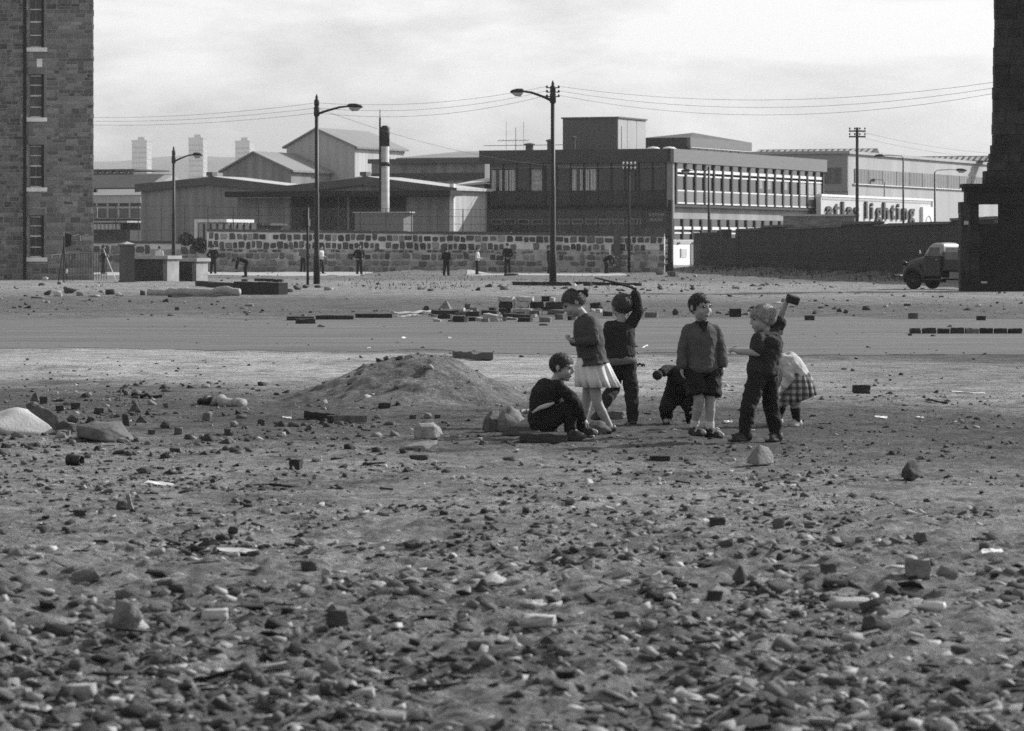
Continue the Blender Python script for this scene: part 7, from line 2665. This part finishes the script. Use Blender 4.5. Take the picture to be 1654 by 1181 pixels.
# plank the boy sits on, with loose boards
place_block('seat_block', 'dark wooden box lid the sitting boy rests on', 'box', 877, 716, 78, 18, 3, 0, depth=.26)
beam('timber_plank', 'dark board sloping up to the left behind the sitting boy', 'plank', on(829, 706, .02), on(872, 697, .10), .22, .035, M_DARKWOOD)
beam('timber_plank', 'pale thin batten end sticking out left of the sitting boy, upper', 'plank', on(832, 668, .03), on(858, 675, .05), .05, .02, M_PALEWOOD)
beam('timber_plank', 'pale thin batten end left of the sitting boy, lower', 'plank', on(842, 687, .03), on(862, 687, .04), .05, .02, M_PALEWOOD)
place_rock('rock', 'earthy clod between the sitting boy\'s shoes and the girl', 'clod', 968, 702, 40, 22, 0, seed=402)
place_rock('slate_piece', 'dark round-edged shovel-like slab at the sitting boy\'s feet', 'slab', 932, 713, 36, 18, 0, seed=405, cuts=4)

# the stack of loose blocks behind the girl
PB = 'loose blocks of the stack behind the girl'
stack = [  # px0, px1, y_top, y_bot, distance, rot, shade, label
    (804, 832, 478.5, 487, 86, 8, 2, 'pale block, left one of the top course of the block stack'), (833, 863, 478.5, 487, 86, -4, 2, 'pale block, middle of the top course of the block stack'),
    (879, 886, 478, 487, 86, 60, 0, 'small dark upright block on the top course of the stack'), (887, 897, 480, 487, 86, 0, 2, 'pale stub right of the small dark upright block on the stack'),
    (805, 828, 487.2, 497.5, 86, 3, 0, 'dark rounded block, left one of the second course of the stack'), (828.5, 833, 487.2, 497.5, 86, 0, 2, 'pale thin block end in the second course'),
    (834, 855, 487.2, 497.5, 86, 0, 2, 'pale block in the middle of the second course of the stack'), (856, 879, 487.2, 497.5, 86, 4, 0, 'dark block right of the pale one in the second course'),
    (881, 912, 487.2, 499.5, 86, 0, 0, 'dark wide block at the right end of the second course'),
    (805, 826, 497.7, 508, 86, 0, 0, 'dark block, left end of the bottom course of the stack'), (828, 861, 498, 508, 85.6, 8, 2, 'pale block in the bottom course of the stack'), (862, 878, 497.7, 508, 86, 0, 2, 'pale short block in the bottom course of the stack'),
    (884, 915, 500, 509, 85, 5, 1, 'grey block, right end of the bottom course of the stack')]
for a, b, y0, y1, D, rot, mi, lab in stack:
    s = D / F
    place_block('stone_block', lab, 'block', (a + b) / 2, y1, b - a - .6, y1 - y0 - .15, -(abs(rot) + 7) if rot < 30 else rot, mi, depth=.24, group=PB, D=D, z=zat(y1, D), tilt=random.uniform(-2.5, 2.5))
spread = [
    (811, 861, 506, 514.5, 12, 0, 'long dark block lying below the stack, top edge lit'), (779, 811, 506, 520, 40, 2, 'pale block turned end-on in front of the stack'), (756, 771, 511.5, 519.5, 4, 0, 'small dark block left of the end-on pale block'),
    (731, 756, 509, 521, 20, 0, 'dark block with pale end, leftmost of the front blocks'), (836, 861, 512, 520.5, 12, 0, 'dark block with a slot, in the front of the spread'), (870, 894, 511, 521, 14, 1, 'grey block at the front right of the spread'),
    (896, 915, 506, 517, 18, 1, 'grey short block touching the girl\'s collar line'), (916, 930, 509, 518, 20, 0, 'dark block end beside the bowed girl'), (707, 731, 506.5, 515, 6, 0, 'dark block left of the blocks with pale ends'),
    (696, 732, 500, 508, 8, 0, 'long dark kerb-like block at the left of the spread'), (752, 778, 502, 511, 10, 0, 'dark block behind the small dark one'), (776, 806, 500.5, 509, 8, 0, 'dark block left of the stack foot'),
    (751, 764, 490, 499.5, 14, 1, 'small pale-topped block standing apart behind the spread'), (729, 752, 497, 503, 6, 2, 'pale flat block behind the kerb-like one'), (953, 973, 488, 499, 4, 0, 'dark block between the girl and the boy with the stick'),
    (962, 973, 498, 505, 10, 2, 'pale block below the dark one between girl and stick boy'), (973, 992, 502, 511, 6, 0, 'dark block with lit top touching the stick boy\'s head'), (871, 888, 522, 526.5, 6, 1, 'thin slab lying alone in front of the spread'),
    (735, 762, 503, 509, 10, 1, 'grey flat block in the middle of the spread'), (814, 838, 512.5, 517.5, 6, 1, 'grey flat block under the long dark one'), (766, 784, 512, 519, 8, 2, 'pale flat rubble block left of the end-on block'), (855, 875, 500.5, 509, 10, 1, 'grey block below the pale course at right'),
    (916, 945, 500, 509, 8, 0, 'dark block behind the bowed girl\'s face')]
for a, b, y0, y1, rot, mi, lab in spread:
    place_block('stone_block', lab, 'block', (a + b) / 2, y1, b - a - .4, (y1 - y0) * .92, -(abs(rot) + 8), mi, depth=.20, group='loose blocks spread round the stack', tilt=random.uniform(-6, 6))
place_rock('rock', 'tall triangular grey rock behind the left end of the block spread', 'rock', 719, 499, 21, 15, 1, seed=411, cuts=-1)
place_rock('rock', 'dark stone at the left end of the block spread', 'rock', 688, 502.5, 12, 9, 0, seed=413)
rb_ = random.Random(31)
ORD = 'first second third fourth fifth sixth seventh eighth ninth tenth eleventh twelfth thirteenth fourteenth fifteenth sixteenth seventeenth eighteenth'.split()
cnt = [0, 0, 0]
for px, py in sorted((rb_.gauss(800, 62), rb_.uniform(499, 521)) for k in range(38)):
    if not 690 < px < 905:
        continue
    w, mi = rb_.uniform(6, 17), rb_.choices((0, 1, 2), (.3, .3, .4))[0]
    lab = '%s small %s broken block from the left among those round the stack' % (ORD[cnt[mi]], ('dark', 'grey', 'pale')[mi])
    cnt[mi] += 1
    place_block('block_fragment', lab, 'block', px, py, w, w * rb_.uniform(.3, .55), rb_.uniform(-40, 10), mi, depth=.12, group='small broken blocks round the stack', tilt=rb_.uniform(-14, 14))
# kerb stones
for k, (a, b, y0, y1, lab) in enumerate(((462, 508, 510.8, 518, 'long dark kerb stone, leftmost in the line by the road'), (509, 572, 509, 516.5, 'long dark kerb stone, second in the line by the road'), (573, 634, 506.5, 513.5, 'long dark kerb stone, third in the line by the road'))):
    place_block('kerb_stone', lab, 'kerb stone', (a + b) / 2, y1, b - a - 1, y1 - y0, 2, 0, depth=.16, group='kerb stones in line by the road')
place_block('kerb_stone', 'short dark kerb stone out of line in front of the leftmost one', 'kerb stone', 493, 523.5, 33, 9.5, 14, 0, depth=.2)
place_rock('rock', 'small dark stone on the road in front of the short kerb stone', 'rock', 519, 529, 14, 5, 0, seed=415)
beam('metal_strip', 'bent shiny metal strip lying left of the block spread, upper', 'scrap metal', on(634, 509, .05), on(696, 507, .07), .10, .03, M_PALE, wob=.02)
beam('metal_strip', 'bent shiny metal strip lying left of the block spread, lower', 'scrap metal', on(640, 513, .04), on(676, 512, .05), .08, .03, M_PALE, wob=.02)
xs = [1468.5, 1490, 1514, 1536, 1559, 1582.5, 1606, 1629, 1653]
labs = ['first kerb block at the left end of the row by the right edge', 'second kerb block from the left, after the pale gap', 'third kerb block from the left in the right-hand row', 'fourth kerb block from the left in the right-hand row', 'fifth kerb block from the left in the right-hand row', 'sixth kerb block from the left, rounded top', 'seventh kerb block from the left in the right-hand row', 'last kerb block of the row at the right edge']
for k in range(8):
    a, b = xs[k], xs[k + 1] - 1.2
    place_block('kerb_block', labs[k], 'kerb stone', (a + b) / 2, 539.5, b - a - (3 if k == 0 else random.uniform(.2, 1.6)), 10.5 * random.uniform(.9, 1.04), random.uniform(-3, 3), (0, 0, 0, 0, 1, 0, 0, 0)[k], depth=.22, group='kerb blocks in a row at right', tilt=random.uniform(-1.5, 1.5))
place_rock('rock', 'small stone on top of the right-hand kerb row', 'rock', 1534, 529, 9, 5, 1, seed=421)
place_rock('rock', 'dark stone on the road below the right-hand kerb row', 'rock', 1507, 544, 9, 4, 0, seed=423)
place_rock('rock', 'dark stone on the road below the first kerb block', 'rock', 1470, 543, 7, 4, 0, seed=425)
place_block('stone_block', 'fallen grey block with a bright end at the foot of the gate post', 'block', 1087, 447, 18, 9, -22, 1, depth=.5)
place_rock('rock', 'dark lump beside the fallen block at the gate post', 'rock', 1066, 444, 14, 8, 0, seed=431)
place_rock('rock', 'low dark hummock under the broad man\'s feet', 'hummock', 826, 446, 26, 5, 0, seed=433)

# rubble heaps with countable lumps far left
FL_ = 'lumps of the rubble line at far left'
rr_ = random.Random(21)
for k, (px, py, w, h, mi, lab) in enumerate(((77, 477, 14, 9, 0, 'dark lump near the left end of the far rubble line'), (93, 479, 14, 9, 2, 'pale block next to the dark lump in the far rubble line'), (113, 474, 22, 10, 0, 'dark jagged lump, biggest in the far rubble line'), (129, 478, 12, 7, 1, 'grey lump right of the biggest jagged one'),
                                             (152, 480, 20, 4, 2, 'pale flat slab in the middle of the far rubble line'), (178, 476, 16, 9, 0, 'dark lump right of the pale flat slab'), (191, 478, 14, 6, 2, 'pale lump in the right half of the far rubble line'), (230, 477, 9, 8, 0, 'dark round stone before the pale log\'s left end'),
                                             (163, 473, 10, 6, 2, 'small pale lump above the pale flat slab'), (60, 482, 22, 3, 1, 'grey flat piece at the left end of the far rubble line'), (480, 468, 14, 8, 0, 'dark lump right of the heavy timber heap'), (467, 472, 12, 6, 1, 'grey lump touching the heavy timber heap'), (494, 466, 12, 7, 0, 'dark lump below the slim signal post'), (513, 466, 10, 5, 0, 'small dark lump at the left lamp\'s foot'), (395, 456, 12, 6, 0, 'dark lump on the timber heap\'s upper plank'),
                                             (62, 452, 14, 6, 0, 'dark lump at the foot of the tenement'), (73, 453, 10, 6, 2, 'pale lump at the foot of the tenement'))):
    place_rock('rock', lab, 'rock', px, py, w, h, mi, seed=500 + k, group=FL_ if py > 470 and px < 240 else None, sub=2)

# ------------------------------------------------------------------ generic stones: the largest as things of their own, the rest as one mass
NV = 16
libs = [[rock_shape(700 + k, 1, 7, .05, 1.0) for k in range(NV)], [rock_shape(800 + k, 2, 9, .05, 1.0) for k in range(NV)]]
kinds = []


def scatter(n, y0, y1, smin, smax, power, clump, x_lo=-80, x_hi=1734, flat=(.35, .8), weights=(.5, .34, .16), seed=0, thresh=-.1):
    """Random stones over a band of the site; sizes in metres; they gather where the noise is high."""
    r = np.random.default_rng(900 + seed)
    out = []
    while len(out) < n:
        m = n * 2
        py = r.uniform(y0, y1, m)
        px = r.uniform(x_lo, x_hi, m)
        D = F * CAMH / (py - HY)
        x = (px - CX) / F * D
        q = fbm(np.stack([x * clump, D * clump * .5, np.zeros(m)], -1), 3, 40 + seed)
        keep = q > thresh + .35 * r.random(m) - .15
        s = smin + (smax - smin) * r.random(m) ** power
        for i in np.nonzero(keep)[0]:
            out.append((x[i], D[i], s[i], r.uniform(*flat), r.uniform(0, 2 * PI), r.choice(3, p=weights), r.integers(NV), r.uniform(.6, 1.5)))
            if len(out) >= n:
                break
    return out


bands = []
bands += scatter(17000, 880, 1215, .006, .075, 7.0, 1.0, seed=1, flat=(.15, .7), thresh=-.15, weights=(.38, .42, .20))
bands += scatter(600, 880, 1215, .03, .12, 2.5, 1.6, seed=11, flat=(.06, .2), thresh=-.2, weights=(.25, .35, .40))
bands += scatter(10000, 770, 910, .006, .055, 8.0, 1.3, seed=2, flat=(.2, .75), thresh=-.12, weights=(.46, .38, .16))
bands += scatter(250, 740, 900, .03, .10, 2.5, 1.3, seed=12, flat=(.06, .2), thresh=-.1, weights=(.3, .3, .40))
bands += scatter(6500, 640, 790, .007, .050, 6.0, 1.0, seed=3, thresh=-.1, weights=(.62, .28, .10))
bands += scatter(700, 620, 740, .02, .10, 3.5, .7, seed=4, x_hi=700, thresh=.0, weights=(.65, .25, .10))
bands += scatter(2200, 480, 650, .010, .060, 6, .4, seed=5, weights=(.6, .25, .15))
bands += scatter(900, 462, 512, .03, .18, 5, .2, seed=6, weights=(.55, .3, .15))
bands += scatter(700, 440, 470, .05, .28, 5, .12, seed=7, weights=(.5, .3, .2))
bands += scatter(300, 960, 1210, .035, .09, 2.0, 1.2, seed=8, flat=(.12, .5), weights=(.34, .36, .30))
bands += scatter(170, 868, 990, .04, .10, 2.0, 1.0, seed=9, x_lo=1050, flat=(.2, .7), weights=(.4, .35, .25))
bands += scatter(140, 930, 1190, .04, .10, 2.0, 1.0, seed=10, x_lo=-60, x_hi=420, flat=(.2, .7), weights=(.4, .35, .25))
arr = sorted(bands, key=lambda b: -b[2] / b[1])
inview = [b for b in arr if abs(b[0] / b[1]) < .1405 and F * CAMH / b[1] + HY < 1185]
own = inview[:230]
own_ids = {id(b) for b in own}
zl = ground_h(np.array([b[0] for b in arr]), np.array([b[1] for b in arr]))
zdict = {id(b): z for b, z in zip(arr, zl)}
mesh_lib = {}
MARKS = [('pointed rock', 1228, 740), ('lone round dark rock', 1470, 762), ('dark cube-like block', 1159, 845), ('tilted slate wedge', 986, 819), ('pale pitted block', 691, 698), ('flat grey slab', 677, 723),
         ('broken drain pipe', 122, 745), ('leaning pale splinter', 208, 818), ('left-edge flat slab', 168, 697), ('ragged log', 358, 648), ('dark boards', 530, 678), ('white crumpled strip', 257, 783), ('torn white paper', 1602, 892),
         ('broad pale slab', 792, 932), ('bright white stone', 612, 945), ('big angular rock', 1483, 922), ('upright dark stone', 1195, 928), ('long leaning pale slab', 1375, 977), ('tall pale-sided rock', 205, 998), ('rounded bottom rock', 545, 998),
         ('pale broken slab', 870, 1004), ('pipe end', 1409, 968), ('broken bottle', 1505, 985), ('dark flat-bottomed stone', 500, 914), ('bottom-left pale slab', 345, 993), ('block stack', 850, 505), ('earth mound', 690, 600), ('kerb row at right', 1560, 533),
         ('iron railings', 140, 440), ('heavy timber heap', 400, 468), ('tallest lamp\'s foot', 893, 458), ('left tall lamp\'s foot', 513, 457), ('lorry', 1495, 465), ('gate post', 1083, 440), ('brick shelter', 270, 455)]
used_labels = {}


def describe(b):
    """Say where a loose stone lies by the nearest thing one can find, and how it looks."""
    x, D, s, fl_, a, mi, vi, el_ = b
    px, py = CX + x / D * F, HY + CAMH / D * F
    n, mx, my = min(MARKS, key=lambda m: (m[1] - px) ** 2 + ((m[2] - py) * 1.5) ** 2)
    dx, dy = px - mx, py - my
    w = s * F / D
    size = 'tiny' if w < 12 else 'small' if w < 20 else 'fair-sized' if w < 30 else 'large'
    form = 'flat' if fl_ < .33 else 'long' if el_ > 1.25 else 'chunky' if fl_ > .6 else 'broken'
    tone = ('dark', 'grey', 'pale')[mi]
    d = math.hypot(dx, dy * 1.5)
    far = 'close' if d < 45 else 'near' if d < 110 else 'off' if d < 190 else 'far'
    if abs(dx) > 2.2 * abs(dy):
        w_ = 'right of' if dx > 0 else 'left of'
    elif abs(dy) > 1.5 * abs(dx):
        w_ = 'before' if dy > 0 else 'behind'
    else:
        w_ = ('before and right of' if dx > 0 else 'before and left of') if dy > 0 else ('behind and right of' if dx > 0 else 'behind and left of')
    return '%s %s %s stone %s %s the %s' % (size, tone, form, far, w_, n)


grp = {}
for b in own:
    grp.setdefault(describe(b), []).append(b)
for b in own:
    x, D, s, fl_, a, mi, vi, el_ = b
    k = (vi, mi)
    if k not in mesh_lib:
        v, T_ = libs[1][vi]
        mesh_lib[k] = fast_mesh('broken_stone', v, T_, M_ROCK[mi])
    o_ = link('broken_stone', mesh_lib[k])
    o_.location = (x, D, zdict[id(b)] + s * fl_ * .16)
    o_.scale = (s * el_, s / el_, s * fl_)
    o_.rotation_euler = (random.uniform(-.5, .5), random.uniform(-.5, .5), a)
    lab = describe(b)
    if len(grp[lab]) > 1:                            # alike neighbours: the left and right ones can still be told apart
        q = sorted(grp[lab], key=lambda c: c[0] / c[1])
        c_ = [id(z) for z in q].index(id(b))
        if len(q) <= 7:
            lab = {2: ('left-hand', 'right-hand'), 3: ('leftmost', 'middle', 'rightmost'), 4: ('leftmost', 'second-left', 'second-right', 'rightmost'), 5: ('leftmost', 'second-left', 'middle', 'second-right', 'rightmost'), 6: ('leftmost', 'second-left', 'third-left', 'third-right', 'second-right', 'rightmost'), 7: ('leftmost', 'second-left', 'third-left', 'middle', 'third-right', 'second-right', 'rightmost')}[len(q)][c_] + ' ' + lab
    tag(o_, lab, 'stone', 'loose stones lying about the waste ground')
by_mat = {0: ([], [], 0), 1: ([], [], 0), 2: ([], [], 0)}
allV, allT, allM, off = [], [], [], 0
for b in arr:
    if id(b) in own_ids:
        continue
    x, D, s, fl_, a, mi, vi, el_ = b
    v, T_ = libs[1 if s / D > .0022 else 0][vi]
    M = np.array(Euler((random.uniform(-.55, .55), random.uniform(-.55, .55), a)).to_matrix())
    w = (v * np.array([s * el_, s / el_, s * fl_])) @ M.T + np.array([x, D, zdict[id(b)] + s * fl_ * .12])
    allV.append(w)
    allT.append(T_ + off)
    allM.append(np.full(len(T_), mi))
    off += len(v)
me = fast_mesh('rubble', np.concatenate(allV), np.concatenate(allT), None)
for m_ in M_ROCK:
    me.materials.append(m_)
me.polygons.foreach_set('material_index', np.concatenate(allM).astype(np.int32))
tag(link('rubble', me), 'small loose stones, cinders and chips strewn over the waste ground', None, None, 'stuff')
# splinters, twigs and laths strewn about
r = np.random.default_rng(77)
allV, allT, allM, off = [], [], [], 0
boxv = np.array([(x, y, z) for z in (-.5, .5) for x, y in ((-.5, -.5), (.5, -.5), (.5, .5), (-.5, .5))])
boxt = np.array([(0, 2, 1), (0, 3, 2), (4, 5, 6), (4, 6, 7), (0, 1, 5), (0, 5, 4), (1, 2, 6), (1, 6, 5), (2, 3, 7), (2, 7, 6), (3, 0, 4), (3, 4, 7)])
for k in range(420):
    py = 640 + 560 * r.random() ** .8
    px = r.uniform(-80, 1734)
    D = F * CAMH / (py - HY)
    x = (px - CX) / F * D
    L_ = r.uniform(.02, .10) if r.random() < .9 else r.uniform(.1, .25)
    w_ = r.uniform(.004, .014) if r.random() < .7 else r.uniform(.015, .04)
    M = np.array(Euler((r.uniform(-.1, .1), r.uniform(-.12, .12), r.uniform(0, PI))).to_matrix())
    v = boxv * np.array([L_, w_, min(w_, .012)])
    v[:4] += r.normal(0, .002, (4, 3))
    allV.append(v @ M.T + np.array([x, D, gh(x, D) + .012]))
    allT.append(boxt + off)
    allM.append(np.full(12, int(r.random() < .4)))
    off += 8
me = fast_mesh('splinters', np.concatenate(allV), np.concatenate(allT), M_DARKWOOD)
me.materials.append(M_PALEWOOD)
me.polygons.foreach_set('material_index', np.concatenate(allM).astype(np.int32))
tag(link('debris', me), 'splinters, twigs and laths strewn over the rubble', None, None, 'stuff')
# tufts of weed along the wall foot and on the far ground
r = np.random.default_rng(78)
V_, Q_, off = [], [], 0
for k in range(4200):
    if k < 2600:
        t_ = r.uniform(-1, 92)
        d_ = (WALL_B - WALL_A) / np.linalg.norm(WALL_B - WALL_A)
        nrm = np.array((d_[1], -d_[0]))
        q = WALL_A + d_ * t_ + nrm * (abs(r.normal(0, 1.6)) + .1)
        x, D, hh = q[0], q[1], r.uniform(.05, .2) * (1.6 if vnoise(np.array([[t_ * .35, 0, 0]]), 3)[0] > .1 else .7)
    else:
        py = r.uniform(441, 468)
        D = F * CAMH / (py - HY)
        px = r.normal(690, 90) if r.random() < .5 else r.uniform(330, 1130)
        x, hh = (px - CX) / F * D, r.uniform(.05, .16)
        if fbm(np.array([[x * .4, D * .2, 0]]), 3, 5)[0] < .0:
            continue
    z = gh(x, D)
    a = r.uniform(0, 2 * PI)
    w = hh * .16
    dx, dy = math.cos(a) * w, math.sin(a) * w
    lx_, ly_ = r.normal(0, .4) * hh, r.normal(0, .4) * hh
    V_ += [(x - dx, D - dy, z - .02), (x + dx, D + dy, z - .02), (x + dx * .2 + lx_, D + dy * .2 + ly_, z + hh)]
    Q_.append((off, off + 1, off + 2))
    off += 3
tag(link('weeds', fast_mesh('weeds', np.array(V_), np.array(Q_), mat('dusty weeds', .06, .5, 2, .9, island=.5))), 'straggling weeds along the foot of the brick wall and far ground', None, None, 'stuff')
